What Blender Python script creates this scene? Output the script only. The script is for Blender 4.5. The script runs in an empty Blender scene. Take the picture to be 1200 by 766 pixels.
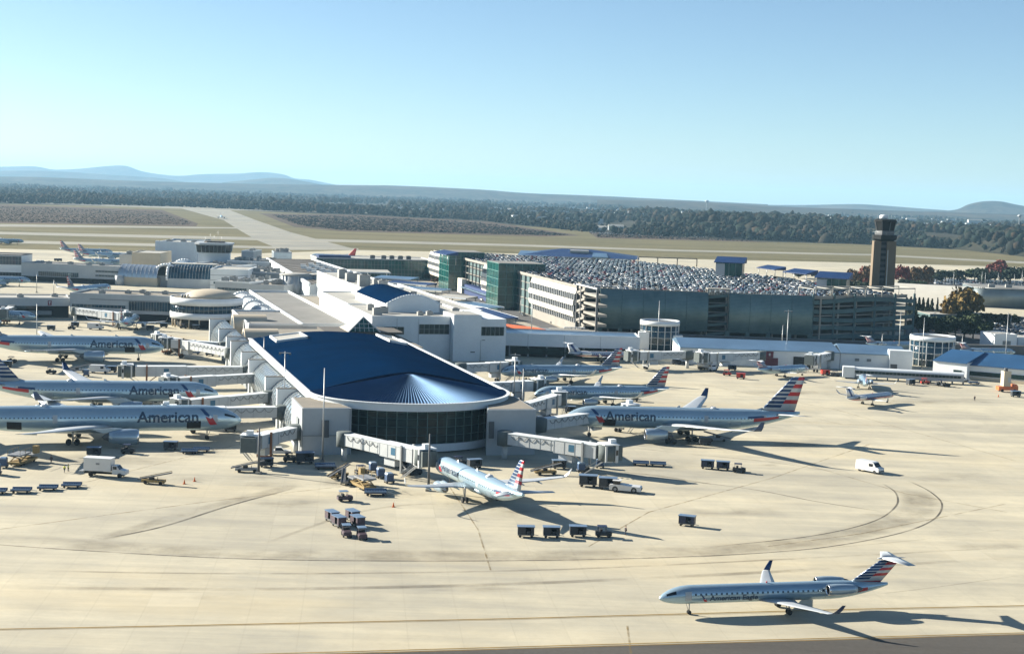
import bpy, bmesh, math, random
import numpy as np
from mathutils import Vector, Matrix

random.seed(7)
RAD = math.radians
scene = bpy.context.scene
COL = scene.collection

# ------------------------------------------------------------------ camera model
CAM_H, F_PX, CAM_ROLL = 62.0, 1700.0, 0.034
CAM_PITCH = math.atan(154.5 / F_PX)
_F = Vector((0, math.cos(CAM_PITCH), -math.sin(CAM_PITCH)))
_R0 = Vector((1, 0, 0)); _U0 = Vector((0, math.sin(CAM_PITCH), math.cos(CAM_PITCH)))
_R = _R0 * math.cos(CAM_ROLL) + _U0 * math.sin(CAM_ROLL)
_U = _U0 * math.cos(CAM_ROLL) - _R0 * math.sin(CAM_ROLL)

def _ray(px, py):
    return _F * F_PX + _R * (px - 600) + _U * (383 - py)

def P(px, py, z=0.0):
    """surveyed point: where the sight line of photo pixel px,py meets height z"""
    d = _ray(px, py); t = (z - CAM_H) / d.z
    return Vector((d.x * t, d.y * t, z))

def Pd(px, py, y):
    d = _ray(px, py); t = y / d.y
    return Vector((d.x * t, y, CAM_H + d.z * t))

# ------------------------------------------------------------------ mesh builder
def rot2(x, y, a):
    c, s = math.cos(a), math.sin(a)
    return x * c - y * s, x * s + y * c

class MB:
    def __init__(self):
        self.v = []; self.f = []; self.s = []
    def add(self, vs, fs, smooth=False):
        n = len(self.v); self.v += [tuple(p) for p in vs]
        for f in fs:
            self.f.append(tuple(i + n for i in f)); self.s.append(smooth)
        return self
    def box(self, x0, x1, y0, y1, z0, z1):
        vs = [(x0, y0, z0), (x1, y0, z0), (x1, y1, z0), (x0, y1, z0), (x0, y0, z1), (x1, y0, z1), (x1, y1, z1), (x0, y1, z1)]
        return self.add(vs, [(3, 2, 1, 0), (4, 5, 6, 7), (0, 1, 5, 4), (1, 2, 6, 5), (2, 3, 7, 6), (3, 0, 4, 7)])
    def cbox(self, cx, cy, cz, sx, sy, sz, rz=0.0):
        vs = []
        for z in (-sz / 2, sz / 2):
            for x, y in ((-1, -1), (1, -1), (1, 1), (-1, 1)):
                a, b = rot2(x * sx / 2, y * sy / 2, rz); vs.append((cx + a, cy + b, cz + z))
        return self.add(vs, [(3, 2, 1, 0), (4, 5, 6, 7), (0, 1, 5, 4), (1, 2, 6, 5), (2, 3, 7, 6), (3, 0, 4, 7)])
    def prism(self, pts, z0, z1, smooth=False):
        """pts: counter-clockwise 2D outline"""
        n = len(pts)
        a = sum(pts[i][0] * pts[(i + 1) % n][1] - pts[(i + 1) % n][0] * pts[i][1] for i in range(n))
        if a < 0: pts = pts[::-1]
        g = z1 if callable(z1) else (lambda x, y: z1)
        h = z0 if callable(z0) else (lambda x, y: z0)
        vs = [(p[0], p[1], h(p[0], p[1])) for p in pts] + [(p[0], p[1], g(p[0], p[1])) for p in pts]
        self.add(vs, [tuple(range(n))[::-1], tuple(range(n, 2 * n))])
        m = len(self.v) - 2 * n
        for i in range(n):
            j = (i + 1) % n
            self.f.append((m + i, m + j, m + n + j, m + n + i)); self.s.append(smooth)
        return self
    def sheet(self, pts, z=None):
        vs = [(p[0], p[1], p[2] if z is None else z) for p in pts]
        n = len(vs)
        a = sum(vs[i][0] * vs[(i + 1) % n][1] - vs[(i + 1) % n][0] * vs[i][1] for i in range(n))
        return self.add(vs, [tuple(range(n)) if a > 0 else tuple(range(n))[::-1]])
    def ribbon(self, pts, w, z):
        L = []; Rr = []
        for i, p in enumerate(pts):
            a = Vector(pts[max(i - 1, 0)]).xy; b = Vector(pts[min(i + 1, len(pts) - 1)]).xy
            d = (b - a).normalized(); nn = Vector((-d.y, d.x)) * w / 2
            q = Vector((p[0], p[1])); L.append(q + nn); Rr.append(q - nn)
        k = len(pts)
        vs = [(q.x, q.y, z) for q in Rr] + [(q.x, q.y, z) for q in L]
        return self.add(vs, [(i, i + 1, k + i + 1, k + i) for i in range(k - 1)])
    def loft(self, rings, cap=True, smooth=True):
        n = len(rings[0]); vs = [p for r in rings for p in r]; fs = []
        for i in range(len(rings) - 1):
            for j in range(n):
                k = (j + 1) % n
                fs.append((i * n + j, i * n + k, (i + 1) * n + k, (i + 1) * n + j))
        self.add(vs, fs, smooth)
        if cap:
            m = len(self.v) - len(vs)
            self.f.append(tuple(m + j for j in range(n))[::-1]); self.s.append(False)
            e = m + (len(rings) - 1) * n
            self.f.append(tuple(e + j for j in range(n))); self.s.append(False)
        return self
    def grid(self, rows, smooth=True):
        n = len(rows[0]); vs = [p for r in rows for p in r]
        return self.add(vs, [(i * n + j, i * n + j + 1, (i + 1) * n + j + 1, (i + 1) * n + j)
                             for i in range(len(rows) - 1) for j in range(n - 1)], smooth)
    def tube(self, p, q, r0, r1=None, n=8, cap=True):
        p = Vector(p); q = Vector(q); r1 = r0 if r1 is None else r1
        d = (q - p).normalized(); u = d.orthogonal().normalized(); w = d.cross(u)
        ring = lambda c, r: [c + (u * math.cos(2 * math.pi * k / n) + w * math.sin(2 * math.pi * k / n)) * r for k in range(n)]
        return self.loft([ring(p, r0), ring(q, r1)], cap)
    def path(self, pts, r, n=6):
        for a, b in zip(pts, pts[1:]): self.tube(a, b, r, r, n)
        return self
    def bar(self, p, q, w, h):
        p = Vector(p); q = Vector(q); d = (q - p).normalized()
        s = Vector((-d.y, d.x, 0))
        s = s.normalized() * w / 2 if s.length > 1e-6 else Vector((w / 2, 0, 0))
        t = s.cross(d).normalized() * h / 2
        ring = lambda c: [c - s - t, c + s - t, c + s + t, c - s + t]
        return self.loft([ring(p), ring(q)], True, False)
    def lathe(self, prof, c=(0, 0, 0), axis='z', n=20, cap=True, a0=0, a1=2 * math.pi, smooth=True):
        c = Vector(c); rings = []
        for r, h in prof:
            ring = []
            for k in range(n):
                a = 2 * math.pi * k / n
                x, y = r * math.cos(a), r * math.sin(a)
                ring.append(c + (Vector((x, y, h)) if axis == 'z' else Vector((h, x, y)) if axis == 'x' else Vector((y, h, x))))
            rings.append(ring)
        return self.loft(rings, cap, smooth)
    def merge(self, o, M=None):
        vs = o.v if M is None else [M @ Vector(p) for p in o.v]
        n = len(self.v); self.v += [tuple(p) for p in vs]
        self.f += [tuple(i + n for i in f) for f in o.f]; self.s += o.s
        return self
    def build(self, name, m, parent=None, fix=True):
        me = bpy.data.meshes.new(name)
        me.from_pydata(self.v, [], self.f); me.update()
        me.polygons.foreach_set('use_smooth', self.s)
        if fix and len(self.f) < 6000:
            b = bmesh.new(); b.from_mesh(me); bmesh.ops.recalc_face_normals(b, faces=b.faces); b.to_mesh(me); b.free()
        if m: me.materials.append(m)
        o = bpy.data.objects.new(name, me); COL.objects.link(o)
        if parent: o.parent = parent
        return o

def tag(o, label=None, cat=None, group=None, kind=None):
    if label: o['label'] = label
    if cat: o['category'] = cat
    if group: o['group'] = group
    if kind: o['kind'] = kind
    return o

def thing(name, label, cat, loc=(0, 0, 0), rz=0.0, group=None):
    o = bpy.data.objects.new(name, None); COL.objects.link(o)
    o.empty_display_size = 1; o.location = loc; o.rotation_euler = (0, 0, rz)
    return tag(o, label, cat, group)

def struct(mb, name, m, label=None):
    o = mb.build(name, m, fix=False); o['kind'] = 'structure'
    if label: o['label'] = label
    return o

CHILD = {}
def copy_tree(o, parent=None):
    c = o.copy(); COL.objects.link(c)
    if parent: c.parent = parent
    for ch in list(o.children): copy_tree(ch, c)
    return c

class Proto:
    """first use moves the original, later uses copy it"""
    def __init__(self, root): self.root = root; self.used = False
    def place(self, loc, rz, label, group=None, scale=None):
        o = self.root if not self.used else copy_tree(self.root)
        self.used = True
        o.location = (loc[0], loc[1], loc[2] if len(loc) > 2 else 0.0); o.rotation_euler = (0, 0, rz)
        o['label'] = label
        if group: o['group'] = group
        elif 'group' in o: del o['group']
        if scale: o.scale = (scale,) * 3
        return o

# ------------------------------------------------------------------ node helper
class N:
    """a socket one can do arithmetic with"""
    def __init__(self, nt, s): self.nt = nt; self.s = s
    def _m(self, op, *a):
        n = self.nt.nodes.new('ShaderNodeMath'); n.operation = op
        for i, x in enumerate((self,) + a):
            if isinstance(x, N): self.nt.links.new(x.s, n.inputs[i])
            else: n.inputs[i].default_value = x
        return N(self.nt, n.outputs[0])
    def __add__(self, o): return self._m('ADD', o)
    def __sub__(self, o): return self._m('SUBTRACT', o)
    def __mul__(self, o): return self._m('MULTIPLY', o)
    def __lt__(self, o): return self._m('LESS_THAN', o)
    def __gt__(self, o): return self._m('GREATER_THAN', o)
    def fract(self): return self._m('FRACT')
    def abs(self): return self._m('ABSOLUTE')
    def clamp(self, a=0.0, b=1.0): return self._m('MAXIMUM', a)._m('MINIMUM', b)

class Mat:
    def __init__(self, name, rough=.6, metal=0.0, spec=.5):
        self.m = bpy.data.materials.new(name); self.m.use_nodes = True
        self.nt = self.m.node_tree; self.b = self.nt.nodes['Principled BSDF']
        self.b.inputs['Roughness'].default_value = rough; self.b.inputs['Metallic'].default_value = metal
        self.b.inputs['Specular IOR Level'].default_value = spec
        tc = self.nt.nodes.new('ShaderNodeTexCoord'); self.obj = tc.outputs['Object']; self.tc = tc
        self.geo = None
    def xyz(self, vec=None):
        n = self.nt.nodes.new('ShaderNodeSeparateXYZ'); self.nt.links.new(vec or self.obj, n.inputs[0])
        return [N(self.nt, s) for s in n.outputs]
    def noise(self, scale, detail=3, rough=.6, vec=None, stretch=None, rz=0.0, dist=0.0):
        v = vec or self.obj
        if stretch or rz:
            mp = self.nt.nodes.new('ShaderNodeMapping'); self.nt.links.new(v, mp.inputs[0])
            mp.inputs['Rotation'].default_value = (0, 0, rz)
            mp.inputs['Scale'].default_value = stretch or (1, 1, 1); v = mp.outputs[0]
        n = self.nt.nodes.new('ShaderNodeTexNoise'); self.nt.links.new(v, n.inputs['Vector'])
        n.inputs['Scale'].default_value = scale; n.inputs['Detail'].default_value = detail
        n.inputs['Roughness'].default_value = rough; n.inputs['Distortion'].default_value = dist
        return N(self.nt, n.outputs['Fac'])
    def ramp(self, fac, a, b):
        """0..1 between a and b"""
        n = self.nt.nodes.new('ShaderNodeMapRange'); n.inputs[1].default_value = a; n.inputs[2].default_value = b
        self.nt.links.new(fac.s, n.inputs[0]); return N(self.nt, n.outputs[0])
    def mix(self, fac, a, b):
        n = self.nt.nodes.new('ShaderNodeMix'); n.data_type = 'RGBA'
        if isinstance(fac, N): self.nt.links.new(fac.s, n.inputs[0])
        else: n.inputs[0].default_value = fac
        for i, c in ((6, a), (7, b)):
            if isinstance(c, N): self.nt.links.new(c.s, n.inputs[i])
            else: n.inputs[i].default_value = (*c, 1)
        return N(self.nt, n.outputs[2])
    def random(self):
        g = self.nt.nodes.new('ShaderNodeNewGeometry'); return N(self.nt, g.outputs['Random Per Island'])
    def objrandom(self):
        g = self.nt.nodes.new('ShaderNodeObjectInfo'); return N(self.nt, g.outputs['Random'])
    def color(self, c):
        if isinstance(c, N): self.nt.links.new(c.s, self.b.inputs['Base Color'])
        else: self.b.inputs['Base Color'].default_value = (*c, 1)
        return self
    def bump(self, fac, strength=.3, dist=.1):
        n = self.nt.nodes.new('ShaderNodeBump'); n.inputs['Strength'].default_value = strength
        n.inputs['Distance'].default_value = dist
        self.nt.links.new(fac.s, n.inputs['Height']); self.nt.links.new(n.outputs[0], self.b.inputs['Normal'])
        return self
    def rough(self, fac): self.nt.links.new(fac.s, self.b.inputs['Roughness']); return self
    def alpha(self, fac): self.nt.links.new(fac.s, self.b.inputs['Alpha']); return self

MATS = {}
def plain(name, col, rough=.6, metal=0.0, var=.18, scale=.35, streak=False, spec=.5):
    """one procedural surface: base colour with worn patches and fine grain"""
    if name in MATS: return MATS[name]
    M = Mat(name, rough, metal, spec)
    n = M.noise(scale, 4, .65, stretch=(1, 1, .25) if streak else None)
    n2 = M.noise(scale * 9, 2, .6)
    k = M.ramp(n * .75 + n2 * .25, .3, .7)
    dark = tuple(c * (1 - var) for c in col); lite = tuple(min(1, c * (1 + var * .6)) for c in col)
    M.color(M.mix(k, dark, lite))
    MATS[name] = M.m
    return M.m
# ------------------------------------------------------------------ light, camera, air
SUN_EL = RAD(22.5)
SUN_DIR = Vector((-.92, .39, 0)).normalized() * math.cos(SUN_EL) + Vector((0, 0, math.sin(SUN_EL)))   # towards the sun
w = bpy.data.worlds.new('World'); scene.world = w; w.use_nodes = True
nt = w.node_tree
sky = nt.nodes.new('ShaderNodeTexSky'); sky.sky_type = 'NISHITA'; sky.sun_disc = False
sky.sun_elevation = SUN_EL; sky.sun_rotation = math.atan2(SUN_DIR.x, SUN_DIR.y)
sky.altitude = 250; sky.air_density = .72; sky.dust_density = .4; sky.ozone_density = 1.6
tint = nt.nodes.new('ShaderNodeMix'); tint.data_type = 'RGBA'; tint.blend_type = 'MULTIPLY'; tint.inputs[0].default_value = 1
tint.inputs[7].default_value = (.93, 1.02, 1.03, 1); nt.links.new(sky.outputs[0], tint.inputs[6])   # the clear cyan cast of this sky
nt.links.new(tint.outputs[2], nt.nodes['Background'].inputs[0])
nt.nodes['Background'].inputs[1].default_value = .05
sl = bpy.data.lights.new('sun', 'SUN'); sl.energy = 5.0; sl.angle = RAD(.5); sl.color = (1, .93, .80)
so = bpy.data.objects.new('sun', sl); COL.objects.link(so)
so.rotation_euler = SUN_DIR.to_track_quat('Z', 'Y').to_euler(); so.location = (-300, 200, 300)

cd = bpy.data.cameras.new('camera'); cam = bpy.data.objects.new('camera', cd); COL.objects.link(cam)
cd.sensor_width = 36; cd.lens = 36 * F_PX / 1200; cd.clip_start = .5; cd.clip_end = 120000
M3 = Matrix((_R, _U, -_F)).transposed()
cam.matrix_world = Matrix.Translation((0, 0, CAM_H)) @ M3.to_4x4()
scene.camera = cam
vs = scene.view_settings; vs.view_transform = 'Standard'; vs.look = 'None'; vs.exposure = 1.5; vs.gamma = 1; vs.use_curve_mapping = False
cy = scene.cycles; cy.use_denoising = True; cy.max_bounces = 6; cy.diffuse_bounces = 2; cy.glossy_bounces = 3
cy.transmission_bounces = 2; cy.transparent_max_bounces = 8; cy.volume_bounces = 1; cy.caustics_reflective = False; cy.caustics_refractive = False
scene.render.resolution_x = 1024; scene.render.resolution_y = 653

hz = bpy.data.materials.new('haze_air'); hz.use_nodes = True
ht = hz.node_tree; ht.nodes.clear()
ho = ht.nodes.new('ShaderNodeOutputMaterial'); hv = ht.nodes.new('ShaderNodeVolumePrincipled')
hv.inputs['Color'].default_value = (.42, .73, 1.0, 1); hv.inputs['Density'].default_value = 3.7e-5; hv.inputs['Anisotropy'].default_value = .1
ht.links.new(hv.outputs[0], ho.inputs['Volume'])
hb = MB().box(-30000, 30000, -3000, 34000, -6, 420).build('haze', hz); tag(hb, 'thin blue haze hanging over the airfield and hills', kind='stuff')
# ------------------------------------------------------------------ ground
def conc_mat(name, base, rz=0.0, joint=7.6, joints=True):
    M = Mat(name, .85, 0, .3)
    big = M.noise(.012, 4, .6); mid = M.noise(.07, 5, .65)
    fine = M.noise(.9, 3, .7)
    st = M.noise(.03, 4, .6, stretch=(.25, 2.2, 1), rz=rz)
    st2 = M.noise(.1, 4, .7, stretch=(.12, 2.5, 1), rz=-.05)
    k = M.ramp(big * .3 + mid * .22 + st * .28 + st2 * .2, .41, .59)
    c = M.mix(k, tuple(x * y for x, y in zip(base, (.60, .615, .65))), tuple(min(1, x * y) for x, y in zip(base, (1.10, 1.08, 1.02))))
    c = M.mix(M.ramp(fine, .3, .75) * .22, c, tuple(x * .6 for x in base))
    # oil and rubber staining
    oil = M.ramp(M.noise(.035, 6, .72, dist=.6), .62, .76) * .3
    c = M.mix(oil, c, (.13, .115, .095))
    blot = M.ramp(M.noise(.16, 5, .75, dist=.4), .50, .68) * .20
    c = M.mix(blot, c, tuple(x * .58 for x in base))
    wash = M.ramp(M.noise(.045, 4, .7, stretch=(.4, 1.3, 1), rz=.3), .52, .66) * .30
    c = M.mix(wash, c, (base[0] * .70, base[1] * .71, base[2] * .74))
    # warm ochre patches
    och = M.ramp(M.noise(.02, 4, .6, stretch=(.5, 1.6, 1)), .52, .7) * .35
    c = M.mix(och, c, (base[0] * 1.02, base[1] * .90, base[2] * .68))
    if joints:
        mp = M.nt.nodes.new('ShaderNodeMapping'); mp.inputs['Rotation'].default_value = (0, 0, rz)
        M.nt.links.new(M.obj, mp.inputs[0]); x, y, z = M.xyz(mp.outputs[0])
        vor = M.nt.nodes.new('ShaderNodeTexWhiteNoise'); vor.noise_dimensions = '2D'
        fl = M.nt.nodes.new('ShaderNodeVectorMath'); fl.operation = 'FLOOR'
        sc = M.nt.nodes.new('ShaderNodeVectorMath'); sc.operation = 'SCALE'; sc.inputs['Scale'].default_value = 1 / joint
        M.nt.links.new(mp.outputs[0], sc.inputs[0]); M.nt.links.new(sc.outputs[0], fl.inputs[0]); M.nt.links.new(fl.outputs[0], vor.inputs['Vector'])
        slab = N(M.nt, vor.outputs['Value'])
        c = M.mix(slab * .14, c, tuple(v * .70 for v in base))
        c = M.mix((slab > .965) * .16, c, tuple(min(1, v * 1.22) for v in base))
        c = M.mix((slab < .03) * .16, c, tuple(v * .62 for v in base))
        jx = (x * (1 / joint)).fract() < .022; jy = (y * (1 / joint)).fract() < .022
        j = jx._m('MAXIMUM', jy) * .15
        c = M.mix(j, c, tuple(v * .42 for v in base))
    M.color(c)
    return M.m

M_conc = conc_mat('apron_concrete', (.52, .475, .362), RAD(-6))
M_rwy = conc_mat('runway_concrete', (.31, .295, .245), 0, 15, False)

def grass_mat(name, a, b, s=.01):
    M = Mat(name, .95, 0, .1)
    n = M.noise(s, 5, .65, stretch=(.35, 1.5, 1)); n2 = M.noise(s * 12, 3, .7)
    M.color(M.mix(M.ramp(n * .65 + n2 * .35, .35, .65), a, b)); return M.m
M_grass = grass_mat('dry_grass', (.085, .078, .034), (.19, .16, .082))
M_scrub = grass_mat('scrub_ground', (.055, .042, .030), (.11, .075, .052))
M_floor = grass_mat('wood_floor', (.022, .026, .018), (.055, .047, .032), .003)

def poly(pix, name, m, z):
    return struct(MB().sheet([P(a, b) for a, b in pix], z), name, m)

struct(MB().sheet([(-32000, -3000), (32000, -3000), (32000, 34000), (-32000, 34000)], -.6), 'woodland_ground', M_floor)
# airfield grass reaches to the wood edge
far_edge = [(-150, 236), (0, 239), (200, 243), (400, 252), (580, 262), (700, 272), (800, 281), (1000, 286), (1130, 293), (1210, 302), (1400, 322)]
pts = [P(a, b) for a, b in far_edge]
struct(MB().sheet([(-1500, -400, 0), (900, -400, 0), (1500, 900, 0)] + [(p.x, p.y, 0) for p in pts[::-1]] + [(-2800, 2500, 0), (-2800, 300, 0)], 0.0), 'grass_field', M_grass)
# concrete apron round the terminal
ap_back = [(-160, 291.5), (0, 291.5), (150, 295), (300, 297), (420, 293), (560, 296), (700, 300), (800, 303.5), (1000, 307.5), (1200, 313), (1420, 324)]
pb = [P(a, b) for a, b in ap_back]
struct(MB().sheet([(-700, 60), (700, 60)] + [(p.x, p.y) for p in pb[::-1]], .03), 'apron', M_conc)
# runways and taxiways beyond
Z = .05
poly([(-80, 230.5), (0, 232.7), (260, 241.5), (580, 252), (580, 253.6), (400, 249.2), (260, 246), (0, 237.2), (-80, 235)], 'far_runway', M_rwy, .06)
poly([(-80, 261), (0, 262.7), (280, 266.5), (282, 268), (0, 265.6), (-80, 264.5)], 'near_taxiway', M_rwy, .05)
poly([(-80, 269), (0, 271.6), (300, 278), (600, 286), (800, 292.8), (1020, 297.6), (1200, 306.6), (1350, 318), (1350, 321), (1200, 308.8), (1020, 299.4), (800, 294.8), (600, 288.4), (300, 281.5), (0, 274.6), (-80, 272)], 'near_runway', M_rwy, .055)
poly([(-80, 279), (0, 281.5), (250, 287), (420, 291), (420, 293.5), (250, 290), (0, 284.8), (-80, 282)], 'inner_taxiway', M_rwy, .05)
poly([(204, 242), (262, 243.5), (300, 258), (340, 272), (420, 293), (330, 293), (300, 281), (278, 268.2), (262, 258)], 'cross_taxiway', M_rwy, .07)
# scrub patches
poly([(-80, 236.5), (0, 239.5), (190, 246), (232, 262), (230, 265.4), (0, 261.4), (-80, 258)], 'scrub_ground', M_scrub, .04)
poly([(304, 250), (420, 252), (575, 260), (680, 276), (640, 277.4), (400, 271), (345, 266)], 'scrub_ground', M_scrub, .04)
poly([(690, 272), (860, 281), (900, 284), (700, 279)], 'scrub_ground', M_scrub, .04)

# asphalt taxiway along the foot of the picture
M_asph = Mat('taxiway_asphalt', .9, 0, .25)
n = M_asph.noise(.05, 5, .7, stretch=(.2, 2, 1), rz=RAD(-10)); n2 = M_asph.noise(1.2, 3, .7)
c = M_asph.mix(M_asph.ramp(n * .7 + n2 * .3, .35, .65), (.055, .05, .045), (.095, .088, .076))
M_asph.color(c); M_asph = M_asph.m
e0 = P(270, 768.5); e1 = P(1210, 742); dd = (e1 - e0).normalized(); q0 = e0 - dd * 400; q1 = e1 + dd * 500
struct(MB().sheet([(q0.x, q0.y), (q0.x + 60, q0.y - 160), (q1.x + 40, q1.y - 160), (q1.x, q1.y)], .045), 'taxiway_asphalt', M_asph)

# paint
def paint(name, col, wear=.5, sc=.25):
    M = Mat(name, .7, 0, .3)
    k = M.ramp(M.noise(sc, 5, .75), .35, .7)
    M.color(M.mix(k, col, tuple(c * wear for c in col))); return M.m
M_yel = paint('faded_yellow_paint', (.34,.22,.06)); M_wht = paint('white_paint', (.7, .68, .62))
M_faint = Mat('faint_yellow_paint', .8, 0, .3); M_faint.color((.24,.17,.07)); M_faint.alpha(M_faint.ramp(M_faint.noise(.3, 4, .7), .35, .75) * .85); M_faint = M_faint.m
def line(pix, wd, m, name, z=.06):
    return struct(MB().ribbon([P(a, b) for a, b in pix], wd, z), name, m)
line([(-60, 738), (150, 734), (600, 724.5), (1000, 713.5), (1260, 708)], .32, M_yel, 'taxi_line')
line([(-60, 739.3), (150, 735.3), (600, 725.8), (1000, 714.9), (1260, 709.4)], .10, M_yel, 'taxi_line')
line([(240, 768), (700, 755), (1260, 739.5)], .30, M_yel, 'taxiway_edge_line')
line([(240, 770.3), (700, 757.2), (1260, 741.5)], .22, M_yel, 'taxiway_edge_line')
for pix in ([(96, 566), (200, 540), (330, 508)], [(575, 668), (560, 620), (520, 560)], [(1180, 600), (1060, 578), (930, 540)],
            [(690, 640), (760, 600), (905, 560), (1020, 520)], [(740, 770), (735, 733)], [(0, 620), (240, 588), (400, 570)], [(900, 640), (1010, 625), (1180, 590)],
            [(790, 470), (900, 492), (1050, 500)], [(820, 450), (980, 480), (1190, 540)]):
    line(pix, .3, M_faint, 'stand_lead_line', .055)

# worn tyre tracks and stains
def stain(name, col, a, sc, lo=.3, hi=.7, stretch=None):
    M = Mat(name, .85, 0, .3); M.color(col)
    at = M.nt.nodes.new('ShaderNodeAttribute'); at.attribute_name = 'wear'; e = N(M.nt, at.outputs['Fac'])
    M.alpha(M.ramp(M.noise(sc, 5, .7, stretch=stretch), lo, hi) * a * e); return M.m
M_tyre = stain('tyre_rubber', (.05, .045, .04), .7, .12, .2, .6); M_soft = stain('dusty_stain', (.13, .11, .082), .42, .06, .36, .70)
M_pale = stain('pale_repair', (.42,.38,.30), .6, .15, .3, .6)
def curve(pix, n=8):
    out = []
    p = [Vector((a, b)) for a, b in pix]; p = [p[0] * 2 - p[1]] + p + [p[-1] * 2 - p[-2]]
    for i in range(1, len(p) - 2):
        for k in range(n):
            t = k / n
            out.append(.5 * ((2 * p[i]) + (p[i + 1] - p[i - 1]) * t + (2 * p[i - 1] - 5 * p[i] + 4 * p[i + 1] - p[i + 2]) * t * t + (3 * p[i] - p[i - 1] - 3 * p[i + 1] + p[i + 2]) * t ** 3))
    out.append(p[-2]); return [(q.x, q.y) for q in out]
def worn(mb, name, m, ws):
    o = struct(mb, name, m); at = o.data.attributes.new('wear', 'FLOAT', 'POINT'); at.data.foreach_set('value', ws); return o
def track(pix, w, m, z):
    pts = [P(a, b).xy for a, b in curve(pix)]; vs = []; n = len(pts); ws = []
    for k, o in enumerate((-.5, -.22, .22, .5)):
        for i, p in enumerate(pts):
            d = (pts[min(i + 1, n - 1)] - pts[max(i - 1, 0)]).normalized(); q = p + Vector((-d.y, d.x)) * o * w
            vs.append((q.x, q.y, z)); ws.append(min(1, min(i, n - 1 - i) / 5) * (1 if k in (1, 2) else 0))
    return worn(MB().add(vs, [(k * n + i, k * n + i + 1, (k + 1) * n + i + 1, (k + 1) * n + i) for k in range(3) for i in range(n - 1)]), 'tyre_track', m, ws)
track([(1034, 566), (1050, 578), (1049, 594), (1020, 612), (950, 628), (840, 640)], .55, M_tyre, .05)
track([(1062, 562), (1090, 576), (1104, 592), (1090, 611), (1040, 628), (940, 644), (780, 653), (560, 657), (300, 655), (100, 645), (-30, 636)], .55, M_tyre, .051)
track([(1060, 573), (1078, 585), (1070, 602), (1010, 622), (900, 640), (700, 650), (450, 651), (200, 645), (-30, 628)], 9.0, M_soft, .046)
track([(1022, 561), (1054, 557), (1120, 572)], .4, M_soft, .048)
track([(700, 553), (790, 562), (880, 573), (960, 588), (1040, 600)], .5, M_tyre, .05)
track([(640, 545), (760, 556), (850, 570)], 1.6, M_soft, .047)
track([(345, 572), (270, 592), (190, 617), (118, 632)], .9, M_tyre, .05)
track([(360, 566), (260, 590), (150, 622), (112, 634)], 4.5, M_soft, .046)
track([(780, 655), (930, 645), (1080, 632), (1210, 616)], .35, M_soft, .05)
track([(985, 700), (1080, 690), (1210, 672)], .35, M_soft, .05)
track([(0, 688), (300, 690), (600, 684), (900, 670), (1210, 652)], 2.2, M_soft, .047)
track([(0, 668), (300, 672), (620, 668), (900, 656), (1210, 640)], 1.2, M_soft, .0475)
track([(700, 520), (800, 531), (900, 541), (1000, 556)], 1.0, M_soft, .0475)
track([(880, 470), (1000, 500), (1130, 520)], .5, M_soft, .05)
track([(760, 455), (850, 462), (900, 470)], .5, M_soft, .05)
track([(300, 640), (420, 600), (520, 590), (600, 600)], 1.4, M_soft, .0475)
for i, (a, b, c, d) in enumerate([(120, 628, 24, 5), (1030, 604, 30, 4), (395, 566, 40, 6), (600, 600, 60, 9), (210, 560, 60, 6), (1095, 452, 40, 5), (840, 523, 16, 2.5), (900, 545, 14, 2), (1160, 640, 60, 5), (240, 700, 70, 5), (930, 520, 60, 8), (560, 690, 80, 6), (300, 566, 60, 12), (345, 590, 70, 8), (560, 590, 70, 12), (640, 560, 60, 10), (760, 545, 90, 9), (130, 540, 100, 12), (230, 530, 60, 8), (110, 480, 90, 8), (800, 520, 80, 6), (930, 460, 90, 5), (1090, 470, 90, 6), (480, 580, 60, 10), (860, 600, 80, 8), (1120, 560, 60, 8)]):
    o = [P(a + c * math.cos(t) * random.uniform(.7, 1.1), b + d * math.sin(t) * random.uniform(.6, 1.1)) for t in np.linspace(0, 2 * math.pi, 15)[:-1]]
    cc = P(a, b); worn(MB().add([(cc.x, cc.y, .043)] + [(q.x, q.y, .043) for q in o], [(0, k + 1, (k + 1) % len(o) + 1) for k in range(len(o))]), 'oil_stain', M_soft, [1.0] + [0.0] * len(o))

# roads behind the concourses
M_road = plain('road_asphalt', (.075, .075, .078), .9, 0, .3, .05); M_kerb = plain('kerb_concrete', (.42, .40, .35), .9)
M_pave = plain('roadway_concrete', (.32, .29, .23), .9, 0, .25, .06)
# ------------------------------------------------------------------ hills on the horizon
def hill_mat(name, a, b):
    M = Mat(name, .95, 0, .05); n = M.noise(.0022, 6, .7); n2 = M.noise(.02, 3, .6)
    M.color(M.mix(M.ramp(n * .45 + n2 * .3 + M.noise(.006, 5, .7, stretch=(1, .3, 1)) * .25, .42, .58), a, b)); return M.m
M_hill = hill_mat('far_wooded_slope', (.008, .013, .010), (.085, .066, .045))
def ridge(prof, D, half, seed, name='distant_hills'):
    rnd = random.Random(seed); pts = curve(prof, 10); top = [Pd(a, b, D) for a, b in pts]; rows = []
    for k in range(15):
        t = (k - 7) / 7; row = []
        for i, q in enumerate(top):
            fall = math.cos(t * math.pi / 2) ** 1.3
            wob = .93 - (.05 * math.sin(i * .31 + k * 1.7 + seed) + .04 * math.sin(i * .17 - k * 2.3))
            row.append((q.x * (1 + t * half / D), D + t * half, max(-8, q.z * fall * (wob if abs(t) > .05 else 1)) if abs(t) < 1 else -8))
        rows.append(row)
    return struct(MB().grid(rows), name, M_hill)
ridge([(-60, 196), (0, 195.5), (40, 195), (62, 198.5), (90, 198), (128, 194.5), (148, 194.5), (168, 201), (205, 206), (240, 204), (275, 203.5), (308, 201.8), (332, 204.5), (345, 209), (362, 210.5), (378, 213.5), (400, 217.5), (440, 222)], 26000, 2600, 1)
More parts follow.
